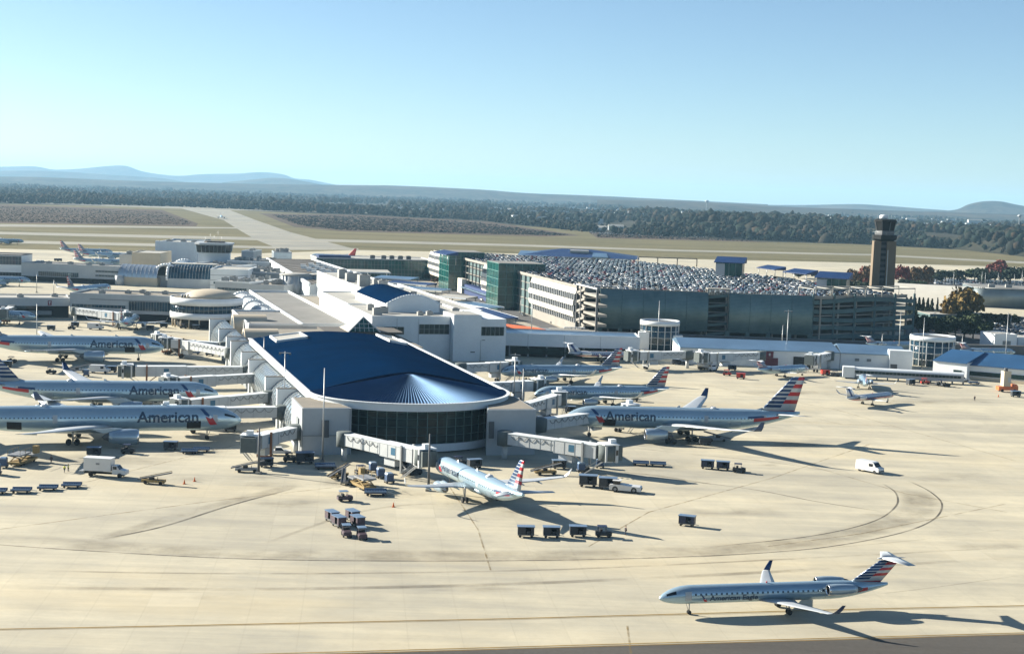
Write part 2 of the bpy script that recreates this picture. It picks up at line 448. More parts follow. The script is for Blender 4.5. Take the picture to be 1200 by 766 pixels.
ridge([(-80, 203), (20, 200), (80, 201.5), (130, 205), (190, 209), (215, 213)], 20000, 2000, 2)
ridge([(260, 214), (300, 210), (322, 208.5), (345, 210.5), (375, 216), (395, 219.5)], 17000, 1600, 3)
ridge([(-80, 207), (40, 207.5), (160, 212), (300, 215.5), (420, 217), (470, 217.8), (560, 222), (620, 226.5), (700, 229.5), (800, 234.5), (900, 239.5)], 12500, 1600, 4)
ridge([(880, 240), (940, 240.3), (1000, 239.2), (1030, 240.5), (1075, 244), (1110, 246.5)], 15000, 1500, 5)
ridge([(1080, 248), (1118, 246), (1135, 239.5), (1152, 236), (1172, 236), (1190, 239.5), (1215, 244), (1260, 251)], 12000, 1200, 6)
ridge([(700, 234), (800, 236), (900, 241.5), (1000, 245), (1100, 248.5), (1260, 253)], 9000, 1600, 7)

# ------------------------------------------------------------------ woods (past counting: one mass)
def ico(sub):
    b = bmesh.new(); bmesh.ops.create_icosphere(b, subdivisions=sub, radius=1.0)
    v = np.array([x.co[:] for x in b.verts]); f = np.array([[q.index for q in x.verts] for x in b.faces]); b.free(); return v, f
ICO1, ICO2 = ico(1), ico(2)
def blobs(name, cen, rad, m, base=ICO1, squash=.8, jit=.28, seed=3):
    rg = np.random.default_rng(seed); V, Fc = base; n = len(cen)
    k = 1 + jit * rg.standard_normal((n, len(V), 1)).clip(-1.6, 1.6)
    v = V[None] * k * np.asarray(rad)[:, None, None] * np.array([1, 1, squash])[None, None] + np.asarray(cen)[:, None]
    f = Fc[None] + (np.arange(n) * len(V))[:, None, None]
    me = bpy.data.meshes.new(name); v = v.reshape(-1, 3); f = f.reshape(-1, 3)
    me.vertices.add(len(v)); me.vertices.foreach_set('co', v.ravel())
    me.loops.add(f.size); me.loops.foreach_set('vertex_index', f.ravel().astype(np.int32))
    me.polygons.add(len(f)); me.polygons.foreach_set('loop_start', np.arange(0, f.size, 3, dtype=np.int32))
    me.update(calc_edges=True); me.materials.append(m)
    o = bpy.data.objects.new(name, me); COL.objects.link(o); return o
def wood_mat(name, cols):
    M = Mat(name, .9, 0, .1); r = M.random(); c = cols[0]
    cur = None
    for i, cc in enumerate(cols[1:]):
        t = (i + 1) / len(cols)
        cur = M.mix(r > t, cur if cur else cols[0], cc)
    n = M.noise(.5, 3, .7)
    big = M.ramp(M.noise(.004, 4, .65), .42, .58)
    cur = M.mix(big * .75, cur, (.010, .017, .014))
    M.color(M.mix(M.ramp(n, .3, .7) * .45, cur, (.006, .009, .008))); return M.m
from mathutils import noise as mnoise
def clearing(x, y): return mnoise.noise(Vector((x * .0022, y * .0011, 3.1))) + .5 * mnoise.noise(Vector((x * .006, y * .003, 7.7)))
M_wood = wood_mat('autumn_woods', [(.010, .018, .014), (.015, .024, .015), (.028, .024, .016), (.045, .031, .02), (.012, .021, .015), (.055, .04, .027), (.02, .02, .015)])
M_wood2 = wood_mat('evergreen_woods', [(.009, .018, .013), (.013, .024, .015), (.03, .024, .015), (.011, .02, .014), (.05, .033, .02), (.018, .028, .016)])
edge_w = [P(a, b) for a, b in [(-260, 230), (-150, 234), (0, 237.6), (200, 242), (400, 250.5), (560, 258), (680, 271.5), (760, 277), (830, 279), (1000, 285.5), (1130, 292), (1210, 301), (1400, 321)]]
def edge_y(x):
    for a, b in zip(edge_w, edge_w[1:]):
        if a.x <= x <= b.x: return a.y + (b.y - a.y) * (x - a.x) / (b.x - a.x)
    return edge_w[0].y if x < edge_w[0].x else edge_w[-1].y
def lift(x, y):
    """the ground climbs behind the wood edge on the right"""
    k = min(1, max(0, (x - 230) / 160)); e = min(1, max(0, (y - edge_y(x) - 60) / 420)); fade = min(1, max(0, (6000 - y) / 2500))
    return 17 * k * e * e * (3 - 2 * e) * fade + 5 * math.sin(x * .004) * k * e
rows = []
for j in range(34):
    row = []
    for i in range(46):
        x = 150 + i * 55; y = edge_y(x) + 20 + (j ** 1.6) * 18
        row.append((x, y, lift(x, y) - .7))
    rows.append(row)
struct(MB().grid(rows), 'rising_woodland', M_floor)
rg = random.Random(11); cen = []; rad = []; cen2 = []; rad2 = []
while len(cen) < 15000:
    u = rg.random(); y = 2000 * (6.2 ** u); x = rg.uniform(-.44, .44) * y
    e = edge_y(x)
    if y < e: continue
    if 40 < x < 330 and y < 3600 and rg.random() < .86: continue       # thin scrub in the middle
    if -420 < x < 40 and y < 4400 and rg.random() < .68: continue
    if y > e + 250 and clearing(x, y) > .20: continue                   # fields and clearings
    r = rg.uniform(3.0, 9.5) * rg.uniform(.7, 1.15) + y / 2200; h = rg.uniform(3, 12) + 6 * math.sin(x * .011) * math.sin(y * .004) + (3 if x < -100 else 0)
    cen.append((x, y, h + lift(x, y))); rad.append(r)
o = blobs('woods', cen, rad, M_wood, ICO1, 1.0, .25, 5); tag(o, 'autumn woods stretching away behind the runways to the hills', kind='stuff')
n = 0
while n < 1000 and len(cen2) < 9000:                                                         # wood edge on the right: crowns of several clumps
    x = rg.uniform(180, 1150); y = edge_y(x) + abs(rg.gauss(0, 170)) + rg.uniform(0, 30)
    if rg.random() < .35 and clearing(x * 1.7, y) > .15: continue
    H = rg.uniform(11, 25) * (1 if x > 300 else .7) * (.75 + .35 * math.sin(x * .017 + 1) * math.sin(x * .041)); z0 = lift(x, y); n += 1; w = rg.uniform(3.0, 8.0)
    for k in range(9):
        t = rg.uniform(.15, 1); a = rg.uniform(0, 6.3); q = w * (1.05 - t * .6) * rg.uniform(.2, 1)
        cen2.append((x + q * math.cos(a), y + q * math.sin(a), z0 + H * t)); rad2.append(rg.uniform(1.6, 3.4))
o = blobs('wood_edge', cen2, rad2, M_wood2, ICO1, .9, .33, 6); tag(o, 'dark mixed woods along the far side of the runway at right', kind='stuff')
cen = []; rad = []                                                      # edge of the left woods
while len(cen) < 7000:
    x = rg.uniform(-2100, 150); y = edge_y(x) + abs(rg.gauss(0, 260))
    cen.append((x, y, rg.uniform(2, 19) * (1 if x < -350 else .62))); rad.append(rg.uniform(2.5, 5))
o = blobs('wood_edge', cen, rad, M_wood, ICO1, .9, .33, 7); tag(o, 'autumn wood edge along the far runway at left', kind='stuff')
# scrub on the infield
M_bush = wood_mat('scrub_brush', [(.034, .026, .021), (.045, .033, .026), (.062, .040, .032), (.024, .023, .018), (.054, .036, .03), (.034, .029, .023)])
def inside(q, pg):
    c = False
    for i in range(len(pg)):
        a, b = pg[i], pg[i - 1]
        if (a[1] > q[1]) != (b[1] > q[1]) and q[0] < (b[0] - a[0]) * (q[1] - a[1]) / (b[1] - a[1]) + a[0]: c = not c
    return c
cen = []; rad = []
for pix, cnt, hh in (([(-80, 240), (0, 241.5), (186, 248), (225, 261), (222, 263.6), (0, 260), (-80, 257)], 7000, 1.0), ([(318, 252), (420, 253.5), (560, 261), (668, 275.5), (640, 276), (400, 269.5), (352, 264.5)], 6500, 1.7), ([(700, 273), (850, 281), (890, 283), (700, 278)], 700, 1.4)):
    k = 0
    lo = (min(a for a, b in pix), max(a for a, b in pix), min(b for a, b in pix), max(b for a, b in pix))
    while k < cnt:
        a, b = rg.uniform(lo[0], lo[1]), rg.uniform(lo[2], lo[3])
        if not inside((a, b), pix): continue
        k += 1; q = P(a, b); s = rg.uniform(.5, 1) * hh
        if rg.random() < .06: s *= 2
        cen.append((q.x, q.y, s * .4)); rad.append(s)
o = blobs('scrub', cen, rad, M_bush, ICO1, .4, .3, 8); tag(o, 'brown scrub covering the ground between the runways', kind='stuff')

# ------------------------------------------------------------------ single trees
def leaf_mat(name, cols):
    M = Mat(name, .75, 0, .2); r = M.random(); n = M.noise(.35, 3, .6)
    k = (r * .55 + M.ramp(n, .3, .7) * .45).clamp()
    M.color(M.mix(M.ramp(k, .15, .85), cols[0], cols[1])); M.b.inputs['Transmission Weight'].default_value = 0
    return M.m
L_green = leaf_mat('leaf_green', ((.018, .034, .014), (.065, .085, .03))); L_dark = leaf_mat('leaf_dark', ((.010, .020, .013), (.035, .05, .024)))
L_brown = leaf_mat('leaf_brown', ((.06, .035, .02), (.17, .10, .045))); L_red = leaf_mat('leaf_red', ((.10, .02, .018), (.24, .05, .04)))
L_yel = leaf_mat('leaf_yellow', ((.09, .065, .02), (.24, .16, .05))); L_rust = leaf_mat('leaf_rust', ((.11, .03, .03), (.22, .07, .05)))
M_bark = plain('bark', (.10, .08, .06), .9)
CROWN = {}
def crown_mesh(seed, m, shape):
    key = (seed, m.name, shape)
    if key in CROWN: return CROWN[key]
    rd = random.Random(seed); mb = MB()
    lobes = [(rd.uniform(-.55, .55), rd.uniform(-.55, .55), rd.uniform(.35, .95), rd.uniform(.25, .42)) for _ in range(9)] if shape == 'round' else \
            [(rd.uniform(-.25, .25) * (1.1 - t), rd.uniform(-.25, .25) * (1.1 - t), t, .42 * (1.15 - t)) for t in [i / 9 + .08 for i in range(9)]]
    for cx, cy, cz, r in lobes:
        for _ in range(110):
            d = Vector((rd.gauss(0, 1), rd.gauss(0, 1), rd.gauss(0, 1))).normalized() * r * rd.uniform(.45, 1.08)
            p = Vector((cx, cy, cz)) + Vector((d.x, d.y, d.z * .75)); s = rd.uniform(.06, .13)
            u = Vector((rd.gauss(0, 1), rd.gauss(0, 1), rd.gauss(0, 1))).normalized(); t = u.orthogonal().normalized(); q = u.cross(t)
            mb.add([p + t * s, p + q * s * .8, p - t * s, p - q * s * .8 + u * s * .4], [(0, 1, 2, 3)])
    me = bpy.data.meshes.new('crown'); me.from_pydata(mb.v, [], mb.f); me.materials.append(m); CROWN[key] = me
    return me
TRUNK = {}
def trunk_mesh(seed):
    if seed in TRUNK: return TRUNK[seed]
    rd = random.Random(seed); mb = MB(); mb.tube((0, 0, 0), (.02, .01, .4), .055, .035).tube((.02, .01, .4), (0, 0, .8), .035, .012)
    for k in range(6):
        a = k * 1.05 + rd.random(); z = rd.uniform(.25, .5)
        mb.tube((.01, .01, z), (math.cos(a) * .4, math.sin(a) * .4, z + rd.uniform(.2, .35)), .02, .006, 5)
    me = bpy.data.meshes.new('trunk'); me.from_pydata(mb.v, [], mb.f); me.polygons.foreach_set('use_smooth', [True] * len(me.polygons)); me.materials.append(M_bark); TRUNK[seed] = me
    return me
def tree(px, py, z, h, wd, m, label, group=None, shape='round', name='tree', cat='tree'):
    q = P(px, py, z) if not isinstance(px, Vector) else px
    sd = random.randint(0, 3)
    t = thing(name, label, cat, q, random.uniform(0, 6.3), group); t.scale = (wd / 1.5, wd / 1.5, h / 1.25)
    for nm, me in (('trunk', trunk_mesh(sd)), ('crown', crown_mesh(sd, m, shape))):
        o = bpy.data.objects.new(nm, me); COL.objects.link(o); o.parent = t
        if nm == 'crown': o.location.z = .12
    return t
# ------------------------------------------------------------------ building kit
def pix(v):
    d = Vector(v) - Vector((0, 0, CAM_H)); w_ = d.dot(_F)
    return 600 + F_PX * d.dot(_R) / w_, 383 - F_PX * d.dot(_U) / w_

def glass_mat(name, col, rough=.12, sx=2.0, sz=3.0, var=.6):
    """dark glazing, every pane a little different behind the glass"""
    M = Mat(name, rough, 0, .6)
    sc = M.nt.nodes.new('ShaderNodeVectorMath'); sc.operation = 'DIVIDE'; sc.inputs[1].default_value = (sx, sx, sz)
    fl = M.nt.nodes.new('ShaderNodeVectorMath'); fl.operation = 'FLOOR'; wn = M.nt.nodes.new('ShaderNodeTexWhiteNoise'); wn.noise_dimensions = '3D'
    M.nt.links.new(M.obj, sc.inputs[0]); M.nt.links.new(sc.outputs[0], fl.inputs[0]); M.nt.links.new(fl.outputs[0], wn.inputs['Vector'])
    r = N(M.nt, wn.outputs['Value']); n = M.noise(.25, 3)
    M.color(M.mix((r * .6 + n * .5).clamp(), tuple(c * (1 - var) for c in col), tuple(c * (1 + var) for c in col)))
    return M.m
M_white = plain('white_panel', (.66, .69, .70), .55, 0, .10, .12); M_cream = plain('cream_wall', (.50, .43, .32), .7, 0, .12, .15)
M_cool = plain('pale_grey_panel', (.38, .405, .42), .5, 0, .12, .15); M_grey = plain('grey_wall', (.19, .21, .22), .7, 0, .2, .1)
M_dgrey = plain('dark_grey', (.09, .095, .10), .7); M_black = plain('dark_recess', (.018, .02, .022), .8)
M_rgrey = plain('roof_membrane', (.19, .185, .17), .9, 0, .3, .06); M_rlight = plain('pale_roof', (.36, .35, .315), .85, 0, .22, .08)
M_rtan = plain('gravel_roof', (.22, .195, .155), .95, 0, .3, .06); M_rbrown = plain('brown_roof', (.10, .09, .078), .9, 0, .3, .06)
M_silver = plain('silver_cladding', (.45, .50, .53), .32, .75, .15, .2); M_mesh = None
M_glass = glass_mat('dark_glass', (.008, .026, .027), .2); M_glass.node_tree.nodes['Principled BSDF'].inputs['Specular IOR Level'].default_value = .22; M_teal = glass_mat('teal_glass', (.006, .065, .058), .15, 3, 4, .5)
M_blueglass = glass_mat('blue_glass', (.015, .04, .06), .1)
M_frame = plain('mullion_metal', (.20, .23, .24), .5, .3); M_wframe = plain('white_frame', (.55, .56, .55), .5)
M_steel = plain('galvanised_steel', (.38, .39, .39), .45, .6); M_orange = plain('orange_barrier', (.72, .16, .045), .6, 0, .2)
M_hvac = plain('hvac_housing', (.30, .30, .285), .6, 0, .2)
def seam_mat(name, col, pitch, rough=.32, metal=.55, axis=0, depth=.5):
    M = Mat(name, rough, metal, .5); c = M.xyz(); s = ((c[axis] * (1 / pitch)).fract() < .12)
    n = M.noise(.08, 3); M.color(M.mix(M.ramp(n, .3, .7), tuple(v * .8 for v in col), tuple(v * 1.12 for v in col)))
    M.bump(s * 1.0, depth, .12); return M.m
M_blueroof = seam_mat('blue_standing_seam', (.003, .028, .11), .55, .5, .1)
M_rblue = seam_mat('weathered_blue_seam', (.022, .085, .19), .8, .5, .2)
M_lblue = seam_mat('light_blue_seam', (.14, .23, .33), 1.1, .34, .5)
M_corr = seam_mat('corrugated_silver', (.20, .24, .25), 1.3, .4, .35, 2, .5)

class Bd:
    """a building set out from the two ends of its front top edge; local x along the front, y back, z up"""
    def __init__(self, name, label, cat, p1, p2, h, depth, zb=0.0, group=None, rz=None):
        a = P(p1[0], p1[1], h); b = P(p2[0], p2[1], h) if len(p2) == 2 else Vector(p2)
        self.h = h; self.d = depth; self.zb = zb
        d = (b - a); ang = math.atan2(d.y, d.x); self.w = d.xy.length
        if rz is None and a.y > 600 and abs(ang) > RAD(15) and name not in ('canopy', 'side_facade', 'concourse_wing'): rz = 3   # far off, a level line of the photo is the safer guide
        if rz is not None:
            ang = RAD(rz); self.o = Vector((a.x, a.y, 0)); self.ang = ang; self.w = 1; self.w = self.X(p2[0], h)
        self.o = Vector((a.x, a.y, 0)); self.ang = ang
        self.t = thing(name, label, cat, (a.x, a.y, 0), ang, group)
    def world(self, x, y, z=0):
        a, b = rot2(x, y, self.ang); return Vector((self.o.x + a, self.o.y + b, z))
    def X(self, px, z=0, y=0):
        lo, hi = -3 * self.w - 50, 4 * self.w + 50
        for _ in range(60):
            m = (lo + hi) / 2
            if pix(self.world(m, y, z))[0] < px: lo = m
            else: hi = m
        return lo
    def part(self, mb, name, m, parent=None): return mb.build(name, m, parent or self.t)
    def walls(self, m, x0=0, x1=None, y0=0, y1=None, z0=None, z1=None, name='walls'):
        return self.part(MB().box(x0, self.w if x1 is None else x1, y0, self.d if y1 is None else y1, self.zb if z0 is None else z0, self.h if z1 is None else z1), name, m)
    def roof(self, m, inset=.5, over=0, par=.5, pm=None, x0=0, x1=None, y0=0, y1=None, z=None):
        x1 = self.w if x1 is None else x1; y1 = self.d if y1 is None else y1; z = self.h if z is None else z
        r = self.part(MB().box(x0 + inset, x1 - inset, y0 + inset, y1 - inset, z + .01, z + .06), 'roof', m)
        if pm:
            mb = MB(); t = inset
            mb.box(x0 - .05, x1 + .05, y0 - .05, y0 + t, z, z + par).box(x0 - .05, x1 + .05, y1 - t, y1 + .05, z, z + par)
            mb.box(x0 - .05, x0 + t, y0 + t, y1 - t, z, z + par).box(x1 - t, x1 + .05, y0 + t, y1 - t, z, z + par)
            mb.build('parapet', pm, r)
        return r
    def face(self, f, a, b, z0, z1, m, name, out=.05, par=None):
        mb = MB(); e = .3
        if f == 'f': mb.box(a, b, -out, e, z0, z1)
        elif f == 'l': mb.box(-out, e, a, b, z0, z1)
        elif f == 'r': mb.box(self.w - e, self.w + out, a, b, z0, z1)
        else: mb.box(a, b, self.d - e, self.d + out, z0, z1)
        return self.part(mb, name, m, par)
    def strip(self, f, a, b, z0, z1, n, m=None, fm=None, out=.05, name='window_band', rows=1):
        """a band of glazing with its mullions"""
        g = self.face(f, a, b, z0, z1, m or M_glass, name, out); mb = MB(); e = out + .06; hw = .07
        def bx(u0, u1, w0, w1):
            if f == 'f': mb.box(u0, u1, -e, -out + .01, w0, w1)
            elif f == 'l': mb.box(-e, -out + .01, u0, u1, w0, w1)
            elif f == 'r': mb.box(self.w + out - .01, self.w + e, u0, u1, w0, w1)
        for k in range(n + 1):
            u = a + (b - a) * k / n; bx(u - hw, u + hw, z0, z1)
        for k in range(1, rows):
            q = z0 + (z1 - z0) * k / rows; bx(a, b, q - hw, q + hw)
        mb.build('mullions', fm or M_frame, g); return g
    def unit(self, x, y, sx=2.5, sy=2, sz=1.6, z=None, m=None, rz=0):
        z = self.h + .06 if z is None else z
        o = MB().cbox(x, y, z + sz / 2 + .15, sx, sy, sz, rz).cbox(x, y, z + .08, sx * .8, sy * .8, .16, rz).build('rooftop_unit', m or M_hvac, self.t)
        MB().lathe([(min(sx, sy) * .36, 0), (min(sx, sy) * .36, .2), (min(sx, sy) * .2, .22)], (x, y, z + sz + .15), n=12).build('fan', M_dgrey, o)
        return o

def barrel(x0, x1, cy, cz, r, n=14, a0=0, a1=math.pi, axis='x', rx=1.0):
    rows = []
    for u in (x0, x1) if not isinstance(x0, (list, tuple)) else x0:
        rows.append([((u, cy + rx * r * math.cos(a0 + (a1 - a0) * k / n), cz + r * math.sin(a0 + (a1 - a0) * k / n)) if axis == 'x' else
                      (cy + rx * r * math.cos(a0 + (a1 - a0) * k / n), u, cz + r * math.sin(a0 + (a1 - a0) * k / n))) for k in range(n + 1)])
    return rows
# ------------------------------------------------------------------ the blue-roofed concourse (local x right, y back along its axis)
CB = Vector((-25.5, 362, 0)); CA = RAD(16.9)
def cw(x, y, z=0):
    a, b = rot2(x, y, CA); return Vector((CB.x + a, CB.y + b, z))
tb = thing('concourse_building', 'long concourse with a navy vaulted roof ending in a glazed rotunda', 'terminal building', CB, CA)
EA, EB, LEN, ZE = 25.0, 22.7, 126.0, 12.0
def vz(x, y=0): return ZE + (4.9 - 2.3 * max(0, min(1, y / LEN))) * (1 - (abs(x) / EA) ** (1.38 + .5 * max(0, min(1, y / 60))))
def arc(k=1.0, n=48, a0=math.pi, a1=2 * math.pi): return [(EA * k * math.cos(a0 + (a1 - a0) * i / n), EB * k * math.sin(a0 + (a1 - a0) * i / n)) for i in range(n + 1)]
# vault with its gable over the cone
xs = [-EA + 2 * EA * i / 28 for i in range(29)]
mb = MB().grid([[(x, y, vz(x, y)) for x in xs] for y in (0, 15, 30, 45, 60, 95, LEN)])
mb.add([(x, 0, vz(x)) for x in xs] + [(x, 0.0, ZE + 4.55 * (1 - abs(x) / EA) - .05) for x in xs], [(i, i + 1, 29 + i + 1, 29 + i) for i in range(28)])
mb.add([(x, LEN, vz(x, LEN)) for x in xs] + [(-EA, LEN, ZE - 2), (EA, LEN, ZE - 2)], [tuple(range(29)) + (30, 29)])
M_vault = seam_mat('blue_vault_seam', (.0008, .0135, .046), .5, .62, .0, 0, .3); M_vault.node_tree.nodes['Principled BSDF'].inputs['Specular IOR Level'].default_value = .0
roof = mb.build('blue_roof', M_vault, tb)
M_cone = Mat('blue_cone_metal', .58, .55, .4); n = M_cone.noise(.1, 3)
M_cone.color(M_cone.mix(M_cone.ramp(n, .3, .7), (.02, .07, .15), (.035, .10, .20))); M_cone = M_cone.m
ar = arc(1.0, 96); mb = MB()
mb.add([(0, 0, ZE + 4.6)] + [(x, y, ZE + .02) for x, y in ar], [(0, i + 1, i + 2) for i in range(96)])
for i in range(0, 97):
    x, y = ar[i]; p = Vector((x * .06, y * .06, ZE + 4.33)); q = Vector((x * .995, y * .995, ZE + .06))
    s = Vector((-y, x, 0)).normalized() * .15; u = Vector((0, 0, .26))
    mb.add([p - s * .2, p + s * .2, p + u * .3, q - s, q + s, q + u], [(0, 3, 5, 2), (2, 5, 4, 1)])
mb.build('ribbed_cone', M_cone, roof)
# two square light wells near the back corners
for x0, x1, y0, y1 in ((-19.5, -9.5, 103, 120), (16.5, 22.5, 101, 124)):
    mb = MB()
    for a, b, c, d in ((x0, x1, y0, y0 + .5), (x0, x1, y1 - .5, y1), (x0, x0 + .5, y0, y1), (x1 - .5, x1, y0, y1)):
        mb.prism([(a, c), (b, c), (b, d), (a, d)], lambda x, y: vz(x, y) - .2, lambda x, y: vz(x, y) + .75)
    mb.build('light_well_kerb', M_white, roof)
for x0, x1, y0, y1 in ((-19, -10, 103.5, 119.5), (17, 22, 101.5, 123.5)):
    MB().prism([(x0, y0), (x1, y0), (x1, y1), (x0, y1)], lambda x, y: vz(x, y) + .02, lambda x, y: vz(x, y) + .22).build('light_well_floor', M_rlight, roof)
# white eaves band round the roof
prof = [(-EA, LEN)] + [(-EA, y) for y in (95, 60, 30)] + arc(1.0, 48) + [(EA, y) for y in (30, 60, 95, LEN)]
def wallstrip(pl, k0, k1, z0, z1, close=False):
    mb = MB(); off = lambda p, k: (p[0] * (1 + k / EA), p[1] if p[1] > 0 else p[1] * (1 + k / EB))
    R = [[(*off(p, k1), z0), (*off(p, k1), z1), (*off(p, k0), z1), (*off(p, k0), z0)] for p in pl]
    return mb.loft(R, True, False)
wallstrip(prof, -.6, .35, ZE - 1.7, ZE + .12).build('eaves_fascia', M_white, tb)
wallstrip(prof, -.2, .75, ZE + .02, ZE + .22).build('gutter', M_white, tb)
# side walls
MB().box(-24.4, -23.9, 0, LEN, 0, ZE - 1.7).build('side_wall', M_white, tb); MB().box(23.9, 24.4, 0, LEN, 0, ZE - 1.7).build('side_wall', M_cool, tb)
for y in (6, 13, 27, 34, 52, 58, 65, 72, 92, 110, 118): MB().box(-24.6, -24.3, y, y + 2.2, 8.2, 9.6).build('window', M_glass, tb)
# rotunda
ga = arc(.93, 30); gm = []
gl = wallstrip(ga, -.3, 0, 2.3, ZE - 1.7); gl = gl.build('rotunda_glazing', M_glass, tb)
mb = MB()
for i, (x, y) in enumerate(ga):
    d = Vector((x, y, 0)).normalized() * .22; mb.bar((x + d.x * .2, y + d.y * .2, 2.3), (x + d.x * .2, y + d.y * .2, ZE - 1.7), .16, .3)
for z in (4.3, 6.3, 8.3, 9.7): mb.path([(x * 1.008, y * 1.008, z) for x, y in ga], .08, 4)
mb.build('mullions', plain('teal_mullion', (.10, .17, .17), .5, .3), gl)
wallstrip(arc(.95, 40), -.4, .25, .5, 2.3).build('spandrel_band', M_white, tb)
wallstrip(arc(.86, 30), -.4, 0, 0, .55).build('rotunda_base', M_dgrey, tb)
for x, y in arc(.90, 12)[1:-1]: MB().tube((x, y, 0), (x, y, .6), .35, n=8).build('base_column', M_grey, tb)
# dim interior so that the glazing shows a floor and a back wall
MB().box(-22, 22, -3, 10, 3.95, 4.1).build('upper_floor', M_grey, tb)
# gate blocks either side of the rotunda
def block(nm, pts, h, cap, m=M_cool, rm=M_rtan, par=.35):
    o = MB().prism(pts, 0, h).build(nm, m, tb); cx = sum(p[0] for p in pts) / len(pts); cy_ = sum(p[1] for p in pts) / len(pts)
    MB().prism([(cx + (x - cx) * .93, cy_ + (y - cy_) * .93) for x, y in pts], h + .01, h + .08).build('roof', rm, o)
    return o
gL = block('gate_block', [(-29.8, -20.2), (-18.2, -20.6), (-20.5, -9), (-24.4, -2), (-29.6, -2)], 11, None)
MB().box(-30.05, -29.75, -16, -13, 5, 8).build('door_panel', M_grey, gL)
gR = block('gate_block', [(13.6, -25.2), (25.6, -25.8), (27.0, -3), (24.4, -1), (16.5, -14)], 11, None)
MB().box(14, 15.2, -25.9, -25.55, 4.2, 8.2).build('bridge_doorway', M_dgrey, gR)
MB().box(-25, -23.5, -20.9, -20.45, 4.2, 8.2).build('bridge_doorway', M_dgrey, gL)
mb = MB()
for x in (-29.7, -18.6): mb.box(x, x + .12, -20.75, -20.5, 0, 11)
mb.box(-29.7, -18.6, -20.8, -20.6, 4.55, 4.7).build('panel_joint', M_grey, gL)
# left flank: curved glazed lean-to between paired white portal walls
M_lean = plain('silver_lean_glass', (.30, .36, .40), .18, .6, .12, .12)
for i, (y0, y1) in enumerate(((-1.5, 18.4), (20, 42.2), (44, 81.8), (84, 102.2), (104, 134), (136.5, 149), (151, 176), (178, 214))):
    rows = []
    for y in (y0, y1):
        rows.append([(-24.3 - 5.6 * math.sin(math.pi / 2 * k / 10), y, 2.6 + 7.2 * math.cos(math.pi / 2 * k / 10)) for k in range(11)])
    o = MB().grid(rows).build('curved_glazing', M_lean, tb)
    k = max(2, int((y1 - y0) / 3))
    for q in range(k + 1):
        y = y0 + (y1 - y0) * q / k; MB().path([(a - .06, y, c + .05) for a, _, c in rows[0]], .09, 4).build('glazing_rib', M_wframe, o)
    MB().box(-29.8, -24.3, y0, y1, 0, 2.55).build('flank_base', M_grey, tb)
for y in (18.4, 42.2, 81.8, 102.2, 134.2, 149.2, 176.2, 214.2):
    o = MB().box(-30.4, -24.35, y, y + 1.6, 0, 10.2).build('portal_wall', M_white, tb)
    MB().box(-30.45, -24.4, y - .05, y + 1.65, 10.21, 10.35).build('portal_coping', M_rbrown, o)
    MB().lathe([(2.7, 0), (2.7, .06)], (-26.6, y - .03, 5.2), 'y', 20).build('portal_arch', M_rbrown, o)
# lobby behind the blue roof, with its glass gable pyramid
back = MB().box(-13, 34, LEN + 2.5, 190, 0, 9).build('rear_hall', M_cream, tb)
MB().box(-12.6, 33.6, LEN + 3, 189.5, 9.01, 9.1).build('roof', M_rtan, back)
o = MB().box(5, 29, 150, 165, 9.1, 11.6).build('clerestory', M_glass, tb)
mb = MB()
for x in range(5, 30, 2): mb.box(x - .1, x + .1, 149.85, 150, 9.1, 11.6)
mb.build('mullions', M_frame, o)
MB().box(3.5, 31, 146.5, 166, 11.62, 12.3).build('overhanging_roof', M_rbrown, tb)
cx = 17; mb = MB().add([(cx - 5.6, 146.2, 12.3), (cx + 5.6, 146.2, 12.3), (cx, 149, 17.4), (cx - 5.6, 165, 12.3), (cx + 5.6, 165, 12.3)], [(0, 2, 3), (1, 4, 2), (3, 2, 4)])
pyr = mb.build('pyramid_skylight', M_cream, tb)
MB().add([(cx - 5.2, 146.1, 12.5), (cx + 5.2, 146.1, 12.5), (cx, 148.75, 17.1)], [(0, 1, 2)]).build('gable_glass', M_teal, pyr)
mb = MB()
for k in (-3.2, -1.6, 0, 1.6, 3.2):
    z = 12.5 + 4.6 * (1 - abs(k) / 5.2); mb.bar((cx + k, 145.95, 12.5), (cx + k, 145.95 + (z - 12.5) * .576, z), .14, .14)
for z in (13.8, 15.2): mb.bar((cx - 5.2 * (1 - (z - 12.5) / 4.6), 145.95 + (z - 12.5) * .576, z), (cx + 5.2 * (1 - (z - 12.5) / 4.6), 145.95 + (z - 12.5) * .576, z), .14, .14)
for s in (-1, 1): mb.bar((cx + s * 5.7, 146, 12.4), (cx, 148.8, 17.5), .35, .35)
mb.build('gable_frame', M_wframe, pyr)
# cream barrel hoods at the left end of the rear hall
for y0, x0, x1, m in ((157, -23, -11, M_cream), (214, -21, -8, M_cream)):
    r = 7.2
    h = MB().grid([[(x, y0 + 7 + r * math.cos(math.pi * k / 14), 4.5 + r * math.sin(math.pi * k / 14)) for k in range(15)] for x in (x0, x1)])
    h.add([(x0 + .02, y0 + 7 + r * math.cos(math.pi * k / 14), 4.5 + r * math.sin(math.pi * k / 14)) for k in range(15)], [tuple(range(15))])
    h = h.build('barrel_hood', m, tb); MB().box(x0, x1, y0, y0 + 14, 0, 4.5).build('hood_base', M_grey, h)
    MB().add([(x0 - .04, y0 + 7 + r * .86 * math.cos(math.pi * k / 14), 4.5 + r * .86 * math.sin(math.pi * k / 14)) for k in range(15)], [tuple(range(15))]).build('hood_glass', M_lean, h)

